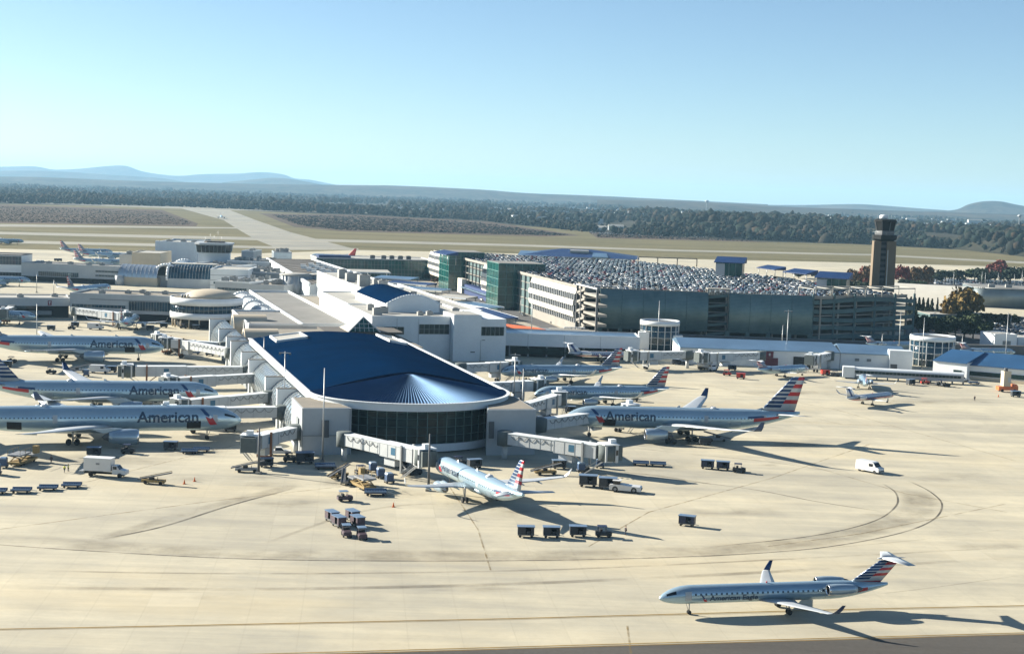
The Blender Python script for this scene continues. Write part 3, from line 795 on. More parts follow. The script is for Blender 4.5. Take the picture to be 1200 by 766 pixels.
# ------------------------------------------------------------------ low grey halls behind, still on the same axis
def hall(label, x0, x1, y0, y1, h, wm, rm, par=.8, cat='terminal building', name='terminal_hall', pm=M_white):
    t = thing(name, label, cat, cw(x0, y0), CA); W, D = x1 - x0, y1 - y0
    MB().box(0, W, 0, D, 0, h).build('walls', wm, t)
    r = MB().box(.5, W - .5, .5, D - .5, h + .01, h + .07).build('roof', rm, t)
    MB().box(-.05, .45, .45, D - .45, h, h + par).box(W - .45, W + .05, .45, D - .45, h, h + par).box(-.05, W + .05, -.05, .45, h, h + par).box(-.05, W + .05, D - .45, D + .05, h, h + par).build('parapet', pm, r)
    t['w'] = W; t['h'] = h; return t
g1 = hall('flat grey roofed hall right beside the cream barrel hood, dark window row on its front', -17, 3.6, 200, 262, 9.3, M_cool, M_rgrey)
o = MB().box(1, 19.6, -.08, .2, 5.4, 7.6).build('window_band', M_glass, g1); mb = MB()
for k in range(13): mb.box(1 + k * 1.55 - .08, 1 + k * 1.55 + .08, -.16, -.06, 5.4, 7.6)
mb.build('mullions', M_wframe, o)
g2 = hall('long narrow grey roofed hall with white parapets running back from the pyramid skylight', 4.2, 24, 205, 385, 8.6, M_cool, M_rgrey, 1.2)
bw = thing('barrel_vault_hall', 'white ribbed barrel vault lying along the left side of the long grey roof', 'terminal building', cw(-5.5, 264), CA)
v = MB().grid([[(4.8 - 5.2 * math.cos(math.pi * k / 14), y, 4 + 5.2 * math.sin(math.pi * k / 14)) for k in range(15)] for y in (0, 40, 80, 118)])
v.add([(4.8 - 5.2 * math.cos(math.pi * k / 14), 0, 4 + 5.2 * math.sin(math.pi * k / 14)) for k in range(15)], [tuple(range(15))]); v.build('vault', M_cool, bw)
mb = MB()
for y in (0, 26, 52, 78, 104): mb.path([(4.8 - 5.4 * math.cos(math.pi * k / 14), y + 3, 4 + 5.4 * math.sin(math.pi * k / 14)) for k in range(15)], .9, 6)
mb.build('vault_rib', M_white, bw); MB().box(-.4, 9.4, 0, 118, 0, 4).build('base', M_grey, bw)
rt = hall('broad tan gravel roof below the tall white block', 25, 44, 240, 395, 6.2, M_cool, M_rtan, .6)
# white terminal blocks right of the pyramid
wb = thing('terminal_block', 'big white terminal block with glass strips and an arched navy roof on top', 'terminal building', cw(24, 168), CA)
MB().box(0, 42, 0, 60, 0, 15.3).build('walls', M_white, wb)
MB().box(.6, 41.4, .6, 59.4, 15.31, 15.4).build('roof', M_rlight, wb)
MB().box(-.05, 42.05, -.05, .5, 15.3, 16.2).box(-.05, .5, .5, 60, 15.3, 16.2).box(41.5, 42.05, .5, 60, 15.3, 16.2).build('parapet', M_white, wb)
for x in (9.3, 17.5, 29.6): MB().box(x, x + .15, -.1, .1, 0, 15.3).build('panel_joint', M_cool, wb)
def wstrip(t, x0, x1, z0, z1, n, y=0.0):
    o = MB().box(x0, x1, y - .08, y + .2, z0, z1).build('window_band', M_glass, t); mb = MB()
    for k in range(n + 1): mb.box(x0 + (x1 - x0) * k / n - .08, x0 + (x1 - x0) * k / n + .08, y - .16, y - .05, z0, z1)
    mb.box(x0, x1, y - .16, y - .05, (z0 + z1) / 2 - .06, (z0 + z1) / 2 + .06)
    mb.build('mullions', M_frame, o)
wstrip(wb, 17.8, 29.2, 9.6, 13.2, 6); wstrip(wb, 4.5, 12, 9.4, 12.2, 3)
tw = MB().box(29.8, 40.4, -4.5, 12, 0, 17.2).build('stair_tower', M_white, wb)
MB().box(30.4, 39.8, -4, 11.4, 17.21, 17.3).build('roof', M_rlight, tw)
MB().box(36.5, 38.2, -4.6, -4.4, 3.2, 3.6).build('wall_vent', M_dgrey, tw)
MB().box(40.42, 50.5, -3, 40, 0, 15.6).build('end_wing', M_white, wb)
o = MB().box(40.9, 49.6, -3.1, -2.9, 9.4, 12.7).build('window_band', M_glass, wb); mb = MB()
for k in range(6): mb.box(40.9 + k * 1.74 - .08, 40.9 + k * 1.74 + .08, -3.2, -3.05, 9.4, 12.7)
mb.build('mullions', M_frame, o)
# arched navy roof on top (front gable is a white bow)
ax0, ax1, ay0, ay1 = 11, 32, 26, 92
def bow(x): u = (x - ax0) / (ax1 - ax0); return 18.4 + 4.6 * math.sin(math.pi * (.08 + .84 * u)) - 1.1
xs = [ax0 + (ax1 - ax0) * i / 20 for i in range(21)]
mb = MB().add([(x, ay0, bow(x)) for x in xs] + [(ax1, ay0, 15.35), (ax0, ay0, 15.35)], [tuple(range(23))])
mb.add([(x, ay1, bow(x)) for x in xs] + [(ax1, ay1, 12), (ax0, ay1, 12)], [tuple(range(23))])
mb.box(ax0, ax0 + .4, ay0, ay1, 12, bow(ax0)).box(ax1 - .4, ax1, ay0, ay1, 12, bow(ax1)).build('bow_gable', M_white, wb)
MB().grid([[(x, y, bow(x) + .08) for x in xs] for y in (ay0 + 1.2, ay1)]).build('arched_roof', M_vault, wb)
mb = MB(); mb.path([(x, ay0 + .5, bow(x) + .1) for x in xs], .5, 6); mb.build('gable_coping', M_white, wb)
for x, y, a, b in ((3, 12, 3.2, 2.6), (7, 20, 3.2, 2.4), (20, 12, 2.2, 1.4), (24, 14, 2.2, 1.4), (5, 34, 2.6, 2.2), (37, 26, 3, 1.6)):
    o = MB().box(x, x + a, y, y + a, 15.4, 15.4 + b).build('rooftop_unit', M_hvac, wb); MB().lathe([(a * .35, 0), (a * .35, .25)], (x + a / 2, y + a / 2, 15.4 + b), n=12).build('fan', M_dgrey, o)
tall = hall('tall plain white block with rooftop machinery, standing behind the navy arched roof', 40.5, 60, 278, 398, 18.6, M_white, M_rlight, .7)
MB().box(-.1, .2, 88, 102, 5.5, 8.5).build('louvre', M_dgrey, tall)
for x, y, s, b in ((1.5, 10, 5, 5.2), (9, 4, 4.2, 3.2), (1.5, 42, 4, 4), (6.5, 52, 3.4, 3.4), (2, 66, 4, 4.4), (12, 30, 3, 2.2), (11, 60, 3, 2)):
    o = MB().box(x, x + s, y, y + s * 1.2, 18.7, 18.7 + b).build('rooftop_unit', M_hvac, tall); MB().lathe([(s * .34, 0), (s * .34, .3)], (x + s / 2, y + s * .6, 18.7 + b), n=12).build('fan', M_dgrey, o)
ledge = hall('lower white wing stepping down in front of the tall white block', 26, 43.5, 229, 300, 15.2, M_white, M_rlight, .6)
lowr = hall('pale roofed wing stretching towards the curbside road', 60.5, 84, 232, 400, 12.5, M_white, M_rlight, .8)
for x, y in ((6, 20), (12, 40), (6, 70), (14, 95), (8, 130), (15, 150)):
    MB().box(x, x + 3, y, y + 3, 12.6, 14.2).build('rooftop_unit', M_hvac, lowr)
# ------------------------------------------------------------------ round pavilion and the concourse to its left
c0 = P(242, 386); dv = Vector((c0.x, c0.y, 0)).normalized(); pc = c0 + dv * 15.5
t = thing('round_pavilion', 'round concourse end with two cream bands, dark glass and a low beige dome', 'terminal building', (pc.x, pc.y, 0), 0)
R = 15.8
MB().lathe([(R * .80, 0), (R * .80, 3.9)], n=40).build('ground_floor', M_black, t)
for k in range(20): MB().tube((R * .93 * math.cos(k * .314), R * .93 * math.sin(k * .314), 0), (R * .93 * math.cos(k * .314), R * .93 * math.sin(k * .314), 3.9), .35, n=8).build('column', M_cream, t)
MB().lathe([(R, 0), (R, 2.7)], (0, 0, 3.9), n=48).build('lower_band', M_white, t)
g = MB().lathe([(R * .965, 0), (R * .965, 3.3)], (0, 0, 6.6), n=48).build('window_ring', M_blueglass, t); mb = MB()
for k in range(48):
    a = 2 * math.pi * k / 48; mb.bar((R * .97 * math.cos(a), R * .97 * math.sin(a), 6.6), (R * .97 * math.cos(a), R * .97 * math.sin(a), 9.9), .14, .2)
mb.build('mullions', M_frame, g)
MB().lathe([(R, 0), (R, 3.1), (R - .5, 3.1), (R - .5, 2.7), (.1, 2.7)], (0, 0, 9.9), n=48).build('upper_band', M_white, t)
MB().lathe([(R - .6, 0), (R - .6, .1)], (0, 0, 12.6), n=40).build('roof', M_rtan, t)
MB().lathe([(11.2 * math.cos(a), 3.6 * math.sin(a)) for a in [math.pi / 2 * k / 9 for k in range(9)]] + [(.2, 3.62)], (1.0, 2, 12.72), n=40).build('dome', M_cream, t)
mb = MB()
for k in range(3): mb.tube((-9.5 + k * 1.1, -6.2 + k * .7, 12.7), (-9.5 + k * 1.1, -6.2 + k * .7, 14), .5, n=8)
mb.build('roof_vent', M_hvac, t)

b = Bd('concourse_wing', 'grey concourse wing with a dark blue window band joining the round pavilion on its left', 'terminal building', (82, 344.5), (203, 349), 11.2, 26)
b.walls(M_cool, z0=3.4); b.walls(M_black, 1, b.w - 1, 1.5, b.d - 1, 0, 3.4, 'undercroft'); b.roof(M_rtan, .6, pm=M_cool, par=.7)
b.strip('f', b.X(151, 8), b.w, 4.9, 9.0, 16, M_blueglass); b.face('f', b.X(105, 9), b.w, 9.1, 9.5, M_grey, 'shadow_line'); b.strip('f', 1, b.X(147, 7), 5.6, 6.9, 14, M_blueglass)
for x, y in ((12, 8), (22, 14), (32, 10), (38, 18), (27, 20)): b.unit(x, y, 2.6, 2, 1.4)
b = Bd('concourse_wing', 'low grey concourse wing at far left edge with pale roof and dark open undercroft', 'terminal building', (-60, 349.5), (82.5, 350.3), 8.6, 22)
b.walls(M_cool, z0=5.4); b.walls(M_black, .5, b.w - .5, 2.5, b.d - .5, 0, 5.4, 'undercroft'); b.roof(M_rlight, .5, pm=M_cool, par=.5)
b.face('f', 5, b.w - 8, 1.4, 3.2, M_grey, 'baggage_wall', -1.9); b.strip('f', 10, b.w - 14, 4.2, 5.3, 20, M_blueglass, out=-2.3)
s = b.face('f', b.X(56, 6.5), b.X(60.5, 6.5), 5.7, 7.9, plain('maroon_sign', (.16, .03, .045)), 'gate_sign', .12)
mb = MB(); x = b.X(58.2, 6.5); mb.box(x - .45, x + .45, -.2, -.13, 7.2, 7.5).box(x - .12, x + .12, -.2, -.13, 6.1, 7.2); mb.build('sign_mark', M_white, s)
for x, y in ((30, 9), (45, 12), (52, 7), (62, 13)): b.unit(x, y, 3, 2.4, 1.2)
b = Bd('concourse_wing', 'grey parallel concourse farther back with long dark windows and three jets behind it', 'terminal building', (25, 308.5), (141, 313.5), 10.5, 20)
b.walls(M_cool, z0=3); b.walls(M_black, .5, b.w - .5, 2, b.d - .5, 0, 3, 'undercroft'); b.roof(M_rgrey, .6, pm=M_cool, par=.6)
b.strip('f', b.X(45, 6), b.X(92, 6), 3.4, 6.2, 20, M_blueglass); b.strip('f', b.X(112, 6), b.w, 4.6, 5.6, 8, M_blueglass); b.strip('f', b.X(112, 6), b.w, 7.2, 8.2, 8, M_blueglass)
for x, y in ((14, 8), (26, 12), (40, 8), (46, 13)): b.unit(x, y, 3, 2.2, 1.3)
b = Bd('concourse_end', 'dark glazed concourse end with white bands at the far left edge of the apron', 'terminal building', (-40, 297.8), (25, 297.2), 15, 24)
b.walls(M_white); b.roof(M_rgrey, .6, pm=M_dgrey, par=.6); b.strip('f', 0, b.w, 9.5, 14.6, 18, M_blueglass, rows=2); b.strip('l', 0, 20, 9.5, 14.6, 6, M_blueglass); b.strip('f', 0, b.w, 2.6, 4.8, 18, M_black)

# curved glass roofs left of the ramp tower
M_silvglass = glass_mat('silver_curved_glass', (.42, .47, .50), .2, 3, 2, .2)
b = Bd('vaulted_connector', 'silver half-barrel roof over a pinkish wall, left of the dark glass atrium', 'terminal building', (140, 324), (184, 326), 5.2, 15)
b.walls(M_cream); r = 7.3
o = MB().grid(barrel(-1, b.w, 7.2, 5.2, r)); o.add([(-1, 7.2 + r * math.cos(math.pi * k / 14), 5.2 + r * math.sin(math.pi * k / 14)) for k in range(15)], [tuple(range(15))])
b.part(o, 'half_barrel_roof', M_silver)
mb = MB()
for k in range(10): mb.path([(b.w * k / 9, 7.2 + (r + .05) * math.cos(math.pi * q / 14), 5.2 + (r + .05) * math.sin(math.pi * q / 14)) for q in range(15)], .1, 4)
b.part(mb, 'roof_seam', M_cool)
b.part(MB().lathe([(2.6, 0), (2.6, 6)], (.5, -1, 0), n=16), 'stair_drum', M_cool)
b = Bd('glass_arcade', 'pale blue glass vault between two white arches, climbing behind the silver barrel', 'terminal building', (184, 318), (206, 322), 9, 60)
b.walls(M_cool, z1=6.5)
rr = b.w * .62
o = MB().grid([[(b.w / 2 - rr * math.cos(math.pi * k / 14), y, 6.5 + rr * .95 * math.sin(math.pi * k / 14)) for k in range(15)] for y in (0, 30, 60)]); b.part(o, 'glass_vault', M_silvglass)
for y in (-.6, 60):
    mb = MB(); mb.path([(b.w / 2 - (rr + .3) * math.cos(math.pi * k / 14), y, 6.5 + (rr * .95 + .3) * math.sin(math.pi * k / 14)) for k in range(15)], .9, 6); b.part(mb, 'white_arch', M_white)
mb = MB()
for y in range(5, 60, 6): mb.path([(b.w / 2 - (rr + .05) * math.cos(math.pi * k / 14), y, 6.5 + (rr * .95 + .05) * math.sin(math.pi * k / 14)) for k in range(15)], .14, 4)
b.part(mb, 'vault_rib', M_white)
b = Bd('glass_atrium', 'dark teal curved glass atrium with sloping ribs beside a white end pier', 'terminal building', (196, 326), (247, 330), 5.5, 22)
b.walls(M_cool)
r = 9.4
o = b.part(MB().grid(barrel(0, b.w, 10, 4.2, r, 16, math.pi, math.pi * .42)), 'curved_glazing', M_blueglass)
for k in range(15): MB().path([(b.w * k / 14, 10 + (r + .06) * math.cos(math.pi * (1 - .58 * q / 12)), 4.2 + (r + .06) * math.sin(math.pi * (1 - .58 * q / 12))) for q in range(13)], .07, 4).build('glazing_rib', M_wframe, o)
b.part(MB().box(0, b.w, 11, 22, 5.5, 13.4), 'upper_wall', M_cool); b.part(MB().box(-1, b.w + 1, 9.6, 22.5, 13.41, 14), 'roof', M_rlight)
mb = MB(); mb.path([(-.3, 10 + (r + .3) * math.cos(math.pi * (1 - q / 14)), 4.2 + (r + .3) * math.sin(math.pi * (1 - q / 14))) for q in range(9)], .8, 6); b.part(mb, 'white_arch', M_white)
b = Bd('terminal_block', 'banded pale grey block with a bright white left end, right of the dark atrium', 'terminal building', (246.5, 316), (291, 320), 12.2, 40)
b.walls(M_white); b.roof(M_rlight, .6, pm=M_white, par=.6)
for z in (3, 6, 9): b.face('f', 0, b.w, z, z + .25, M_grey, 'panel_joint')
b.strip('f', 2, b.w - 2, 4, 5.2, 8, M_blueglass)
b = Bd('terminal_roof', 'broad grey terminal roof with a white rim in front of the ramp tower', 'terminal building', (206, 311), (268, 314), 9, 100)
b.walls(M_cool); b.roof(M_rgrey, 1.2, pm=M_white, par=.9)
for x, y in ((10, 12), (18, 30), (28, 20), (34, 40), (8, 42)): b.unit(x, y, 3, 2.4, 1.6)
b = Bd('terminal_block', 'cream block with a flat roof left of the terminal roof', 'terminal building', (154.5, 296.5), (188, 299.5), 15, 40)
b.walls(M_cream); b.roof(M_rlight, .6, pm=M_cream, par=.5); b.strip('f', 2, b.w * .55, 3, 4.4, 5)
b = Bd('terminal_block', 'white roofed block with bright sunlit left wall behind the cream block', 'terminal building', (186, 284.5), (229, 287), 18, 60)
b.walls(M_white); b.roof(M_rlight, .8, pm=M_white, par=1.2)
for x, y in ((6, 10), (14, 24), (24, 12), (30, 40)): b.unit(x, y, 4, 3, 2)
b.part(MB().box(-2.5, -.1, 0, 4, 0, 19.5), 'corner_pier', M_white)
b = Bd('terminal_block', 'low pale block crowded with rooftop boxes at the far back left', 'terminal building', (140, 299), (156, 301), 11, 70)
b.walls(M_cool); b.roof(M_rgrey, .6, pm=M_cool, par=.6); b.unit(5, 10, 4, 3, 2.4); b.unit(9, 30, 4, 3, 2.4)
# ramp control tower on the roofs
q = P(251, 322)
t = thing('ramp_tower', 'squat apron control tower with a ring of dark outward leaning windows and flat grey cap', 'control tower', (q.x, q.y, 0), RAD(8))
hw = 10.6
MB().box(-hw, hw, -8, 8, 0, 15.4).build('shaft', M_white, t); MB().box(-hw - .2, hw + .2, -8.2, 8.2, 15.41, 15.9).build('sill_band', M_cool, t)
def ring(h, z, ch=3.4): return [(-h + ch, -h, z), (h - ch, -h, z), (h, -h + ch, z), (h, h - ch, z), (h - ch, h, z), (-h + ch, h, z), (-h, h - ch, z), (-h, -h + ch, z)]
g = MB().loft([ring(11.2, 15.9), ring(11.8, 20.9)], True, False).build('cab_glazing', plain('tower_glass', (.008, .012, .013), .25, 0, .2), t); mb = MB()
for a, bb in zip(ring(11.25, 15.9), ring(11.85, 20.9)): mb.bar(a, bb, .3, .3)
for k in range(1, 6):
    u = k / 6; A = ring(11.25, 15.9); B = ring(11.85, 20.9)
    for i in (0, 6, 2, 4): mb.bar(Vector(A[i]).lerp(Vector(A[(i + 1) % 8]), u), Vector(B[i]).lerp(Vector(B[(i + 1) % 8]), u), .18, .18)
mb.build('mullions', M_frame, g)
MB().loft([ring(12.6, 20.91), ring(12.9, 21.3), ring(12.9, 22.3), ring(12.2, 22.4)], True, False).build('cap', M_cool, t)
MB().loft([ring(7, 22.41, 2), ring(6.4, 23.4, 2)], True, False).build('cap_top', M_rbrown, t)
mb = MB()
for x, y, h in ((-3, 0, 5), (2, 3, 7), (5, -4, 3.5), (-6, -5, 3), (0, -6, 4)): mb.tube((x, y, 23.3 if abs(x) < 5 else 22.3), (x, y, 23.3 + h), .09, n=5)
mb.build('antenna', M_steel, t)

# roofs between the ramp tower and the tanks
for i, (p1, p2, h, d, wm, rm, lab) in enumerate([
    ((252, 330), (292, 332), 8, 40, M_cool, M_rlight, 'pale roof with scattered vents in front of the banded grey block'),
    ((292, 334), (333, 336), 9, 50, M_cool, M_rtan, 'light grey hall with a blank wall just left of the grey tanks'),
    ((266, 306), (316, 308), 11, 45, M_cool, M_rgrey, 'grey roof with white rim right of the ramp tower'),
    ((270, 319), (330, 321), 10, 50, M_grey, M_rlight, 'low roof with blue-grey wall crowded with machinery'),
    ((283, 294.5), (297, 295), 12, 30, M_cool, M_rlight, 'small pale hut on the far roofs right of the ramp tower'),
    ((321, 296), (342, 296.5), 14, 24, M_silver, M_rlight, 'pale blue box building near the end of the vented roof'),
    ((262, 352), (292, 356), 5.5, 30, M_grey, M_rgrey, 'low dark grey link roof right of the round pavilion')]):
    b = Bd('terminal_hall', lab, 'terminal building', p1, p2, h, d); b.walls(wm); b.roof(rm, .5, pm=M_white if i % 2 == 0 else M_cool, par=.7)
    if h > 6:
        b.strip('f', 1.5, b.w - 1.5, h * .45, h * .62, max(3, int(b.w / 2.5)), M_blueglass)
        for k in range(11 if b.w > 12 else 2):
            b.unit(random.uniform(3, max(3.5, b.w - 3)), random.uniform(4, d - 4), random.uniform(2, 4), random.uniform(1.8, 3), random.uniform(1.2, 2.6), rz=0)
# long roof with rows of white ventilators
pts = [P(362.5, 333.5, 12), P(411, 319, 12), P(366, 304.5, 12), P(313, 303.5, 12)]
t = thing('vented_roof_hall', 'long hall with a brown flat roof, white left fascia and rows of white ventilators', 'terminal building', (pts[0].x, pts[0].y, 0), 0)
loc = [(p.x - pts[0].x, p.y - pts[0].y) for p in pts]
MB().prism(loc, 0, 12).build('walls', M_white, t)
cxy = (sum(p[0] for p in loc) / 4, sum(p[1] for p in loc) / 4)
MB().prism([(cxy[0] + (x - cxy[0]) * .97, cxy[1] + (y - cxy[1]) * .985) for x, y in loc], 12.01, 12.15).build('roof', M_rbrown, t)
A, B, C, D = [Vector((x, y)) for x, y in loc]
mb = MB()
for u, v in ((D, A), (B, C)): mb.bar((u.x, u.y, 12.2), (v.x, v.y, 12.2), 1.2, 1.6)
mb.build('fascia', M_white, t)
mb = MB()
for k in range(15):
    u = k / 14; p = A.lerp(D, u); q = B.lerp(C, u); mb.bar((p.x + 1, p.y, 12.2), (q.x - 1, q.y, 12.2), .5, .35)
mb.build('roof_beam', M_rtan, t)
for j in range(8):
    for k in range(3):
        p = A.lerp(D, .10 + j * .055).lerp(B.lerp(C, .10 + j * .075), .36 + k * .2 + (.05 if j % 2 else 0))
        o = MB().cbox(p.x, p.y, 13.2, 2.6, 2.2, 1.5).cbox(p.x, p.y, 14.05, 3.2, 2.8, .3).build('ventilator', M_white, t)
# grey tanks
for px, rr, lab in ((347, 9.2, 'larger left one of two ribbed grey tanks beside the long vented roof'), (373, 6.6, 'slimmer right one of two ribbed grey tanks in front of the vented roof')):
    q = P(px, 352); t = thing('storage_tank', lab, 'tank', (q.x, q.y, 0), 0, 'grey tanks behind the concourse')
    MB().lathe([(rr, 0), (rr, 14)] , n=32).build('shell', M_grey if 0 else plain('tank_grey', (.36, .39, .41), .5, .3, .2), t)
    MB().lathe([(rr + .15, 0), (rr + .15, .5), (rr * .5, 1.1), (.2, 1.2)], (0, 0, 14), n=32).build('lid', M_rlight, t)
    mb = MB()
    for k in range(24): a = k * math.pi / 12; mb.bar((rr * math.cos(a) * 1.01, rr * math.sin(a) * 1.01, 0), (rr * math.cos(a) * 1.01, rr * math.sin(a) * 1.01, 14), .3, .3)
    mb.build('rib', M_cool, t)
# teal glass terminal front across the back
b = Bd('terminal_building', 'long teal glass terminal front closing the curbside road at the back', 'terminal building', (371, 302.5), (506, 305.5), 13.5, 40)
b.walls(M_grey, y0=.5); b.roof(M_rlight, .6, pm=M_wframe, par=.5); b.strip('f', 0, b.w, .5, 13, 34, M_teal, M_frame, rows=4)
for x, y in ((40, 6), (48, 6), (54, 7), (60, 6), (66, 7)): b.unit(x, y, 3.5, 3, 2.4, m=M_dgrey)
b.part(MB().box(2, b.w * .3, 4, 20, 13.6, 15.5), 'blue_roof_box', M_blueroof)

# ------------------------------------------------------------------ curbside road and its canopies
struct(MB().sheet([P(a, b) for a, b in [(462, 322), (503, 328), (560, 342), (620, 362), (690, 388), (705, 396), (640, 397), (590, 384), (548, 366), (500, 345), (440, 330)]], .07), 'terminal_road', M_pave)
struct(MB().sheet([P(a, b) for a, b in [(500, 331), (556, 346.5), (616, 368), (672, 391), (660, 393), (600, 372.5), (545, 352), (495, 334)]], .10), 'terminal_road_lanes', M_road)
struct(MB().sheet([P(a, b) for a, b in [(560, 386), (705, 396), (1200, 408), (1400, 412), (1400, 402), (1200, 399), (1080, 396), (700, 386), (640, 384)]], .08), 'service_road', M_road)
def canopy(p1, p2, z, d, m, label, fm=M_white):
    b = Bd('canopy', label, 'canopy', p1, p2, z, d, group='canopies along the curbside road')
    b.part(MB().prism([(0, 0), (b.w, 0), (b.w, d), (0, d)], z - .15, lambda x, y: z + .02 + y * .06), 'canopy_roof', m)
    b.part(MB().box(-.1, b.w + .1, -.15, .05, z - .6, z + .1).box(-.1, b.w + .1, d - .05, d + .15, z - .6, z + .6), 'canopy_fascia', fm)
    mb = MB()
    for k in range(max(2, int(b.w / 9)) + 1):
        x = .6 + (b.w - 1.2) * k / max(2, int(b.w / 9))
        for y in (1, d - 1): mb.tube((x, y, 0), (x, y, z - .15), .22, n=6)
    b.part(mb, 'canopy_column', M_steel)
canopy((411, 318.5), (458, 319.5), 8, 16, M_rlight, 'pale flat canopy, farthest of those by the teal glass front')
canopy((436, 325), (481, 327.5), 8, 14, M_lblue, 'thin canopy with a light edge over the curb, second from the teal front')
canopy((450, 330.5), (500, 334), 6.5, 12, M_blueroof, 'deep blue canopy behind the white edged one')
canopy((468, 337), (518, 340.5), 8, 10, M_lblue, 'white edged canopy beside the tall white block')
canopy((512, 346.5), (546, 349.5), 8, 10, M_rlight, 'short white edged canopy above the arched navy roof')
canopy((527, 353), (572, 361), 6, 9, M_lblue, 'blue canopy halfway along the curb')
canopy((548, 361), (588, 373), 5.5, 8, M_blueroof, 'dark blue canopy nearest the orange barrier')
b = Bd('construction_barrier', 'orange topped barrier wall at the near end of the curbside road', 'barrier', (577, 384), (690, 388.5), 5.2, 10)
b.walls(M_grey); b.part(MB().prism([(0, .1), (b.X(640, 5.2), .1), (b.X(628, 5.2), 5), (0, 15)], 5.21, lambda x, y: 5.4 + max(0, y) * .05), 'orange_cover', M_orange)
b.part(MB().box(b.X(645, 5.2), b.w, .2, 9, 5.21, 5.3), 'roof', M_rgrey)
b.face('f', 0, b.w, 4.4, 5.1, M_dgrey, 'top_band')
b = Bd('plant_enclosure', 'small yellowish utility box with a pipe frame at the corner of the parking deck', 'utility box', (644, 385), (668, 387), 4, 5)
b.walls(M_cream); b.roof(M_rlight, .3); b.face('f', 3, b.w, 1.6, 3.2, M_dgrey, 'louvre')
b = Bd('pipe_gantry', 'pale pipe gantry beside the corner of the parking deck', 'gantry', (662, 383), (685, 384.5), 6, 1.2)
mb = MB()
for k in range(4):
    for y in (0, 1.2): mb.box(b.w * k / 3 - .15, b.w * k / 3 + .15, y - .15, y + .15, 0, 6)
b.part(mb, 'post', M_wframe); b.part(MB().box(-.3, b.w + .3, -.2, 1.4, 5.6, 6), 'top_beam', M_wframe)
# ------------------------------------------------------------------ parking deck
M_meshpan = Mat('teal_mesh_panel', .36, .35, .5)
_x = M_meshpan.xyz(); _n = M_meshpan.noise(.12, 3); _w = ((_x[2] * 1.6).fract() < .4)
M_meshpan.color(M_meshpan.mix(M_meshpan.ramp(_n, .3, .7) * .6 + _w * .25, (.06, .11, .118), (.13, .20, .21))); M_meshpan = M_meshpan.m
M_slab = plain('deck_concrete', (.27, .255, .225), .85, 0, .2, .08); M_tealc = plain('teal_spandrel', (.055, .105, .11), .7, 0, .2, .1)
M_band = plain('cream_white_band', (.60, .57, .49), .6, 0, .1, .1)
DZ = 21.0
DECK = [(-60, 1030), (31.5, 654), (39.5, 652), (138, 650), (190, 686), (166, 780), (133, 870), (80, 978), (10, 992)]
td = thing('parking_deck', 'huge parking deck with cream banded side and teal mesh front, roof full of cars', 'parking deck', (39, 654, 0), 0)
def dl(p): return (p[0] - 39, p[1] - 654)
inner = [(-57, 1024), (33, 657), (139, 654), (187, 688), (163, 778), (130, 867), (78, 972), (8, 986)]
for k, z in enumerate((4.0, 8.2, 12.4, 16.6, 20.2)):
    MB().prism([dl(p) for p in inner], z - .35, z + .05).build('floor_slab', M_slab, td)
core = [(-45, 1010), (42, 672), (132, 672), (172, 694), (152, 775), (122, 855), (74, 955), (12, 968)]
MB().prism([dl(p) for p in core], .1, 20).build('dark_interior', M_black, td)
mb = MB(); n = len(inner)
for i in range(n):
    a, b = Vector(inner[i]), Vector(inner[(i + 1) % n]); L = (b - a).length; k = max(1, int(L / 10))
    for q in range(k): p = a.lerp(b, q / k); mb.cbox(p.x - 39, p.y - 654, 10, .8, .8, 20)
mb.build('column_row', M_slab, td)['kind'] = 'stuff'
mb = MB()
for i in range(n):
    a, b = inner[i], inner[(i + 1) % n]
    mb.bar((a[0] - 39, a[1] - 654, 20.8), (b[0] - 39, b[1] - 654, 20.8), .3, 1.2)
mb.build('roof_parapet', M_slab, td)

# long cream side: its own frame, local x from the back to the near corner, y into the deck
b = Bd('side_facade', '', '', (503, 293.2), (681.5, 338), DZ, 20)
def X(px, z=3, y=0): return b.X(px, z, y)
def banded(x0, x1, nb, z0, z1, y0=0.0):
    """cream spandrel bands bulging outward with window strips between"""
    H = (z1 - z0) / nb; ncol = max(3, int((x1 - x0) / 3.2))
    def bulge(z): u = (z - z0) / (z1 - z0); return y0 - 2.6 * math.sin(math.pi * (.12 + .80 * u)) + .9
    mb = MB(); gb = MB(); mu = MB()
    for k in range(nb):
        a = z0 + k * H; c = a + H * .54; d = a + H
        rows = [[(x, bulge(c + (d - c) * t), c + (d - c) * t) for x in (x0, x1)] for t in (0, .25, .5, .75, 1)]
        mb.grid(rows); mb.add([(x0, bulge(d), d), (x1, bulge(d), d), (x1, bulge(d) + 1, d), (x0, bulge(d) + 1, d)], [(0, 1, 2, 3)])
        mb.add([(x0, bulge(c), c), (x1, bulge(c), c), (x1, bulge(c) + .8, c), (x0, bulge(c) + .8, c)], [(3, 2, 1, 0)])
        for xx in (x0, x1): mb.add([r[0 if xx == x0 else 1] for r in rows] + [(xx, y0 + 2.5, d), (xx, y0 + 2.5, c)], [(0, 1, 2, 3, 4, 5, 6)])
        gb.box(x0, x1, bulge(a) + .75, bulge(a) + 1.0, a, c)
        for q in range(ncol + 1):
            x = x0 + (x1 - x0) * q / ncol; mu.box(x - .28, x + .28, bulge(a) + .25, bulge(a) + .7, a, c)
    p = mb.build('cream_band', M_band, b.t); gb.build('dark_strip', M_black, p); mu.build('band_post', M_cool, p)
    MB().box(x0, x1, y0 + 1.0, y0 + 3, 0, z0).build('plinth', M_slab, b.t)
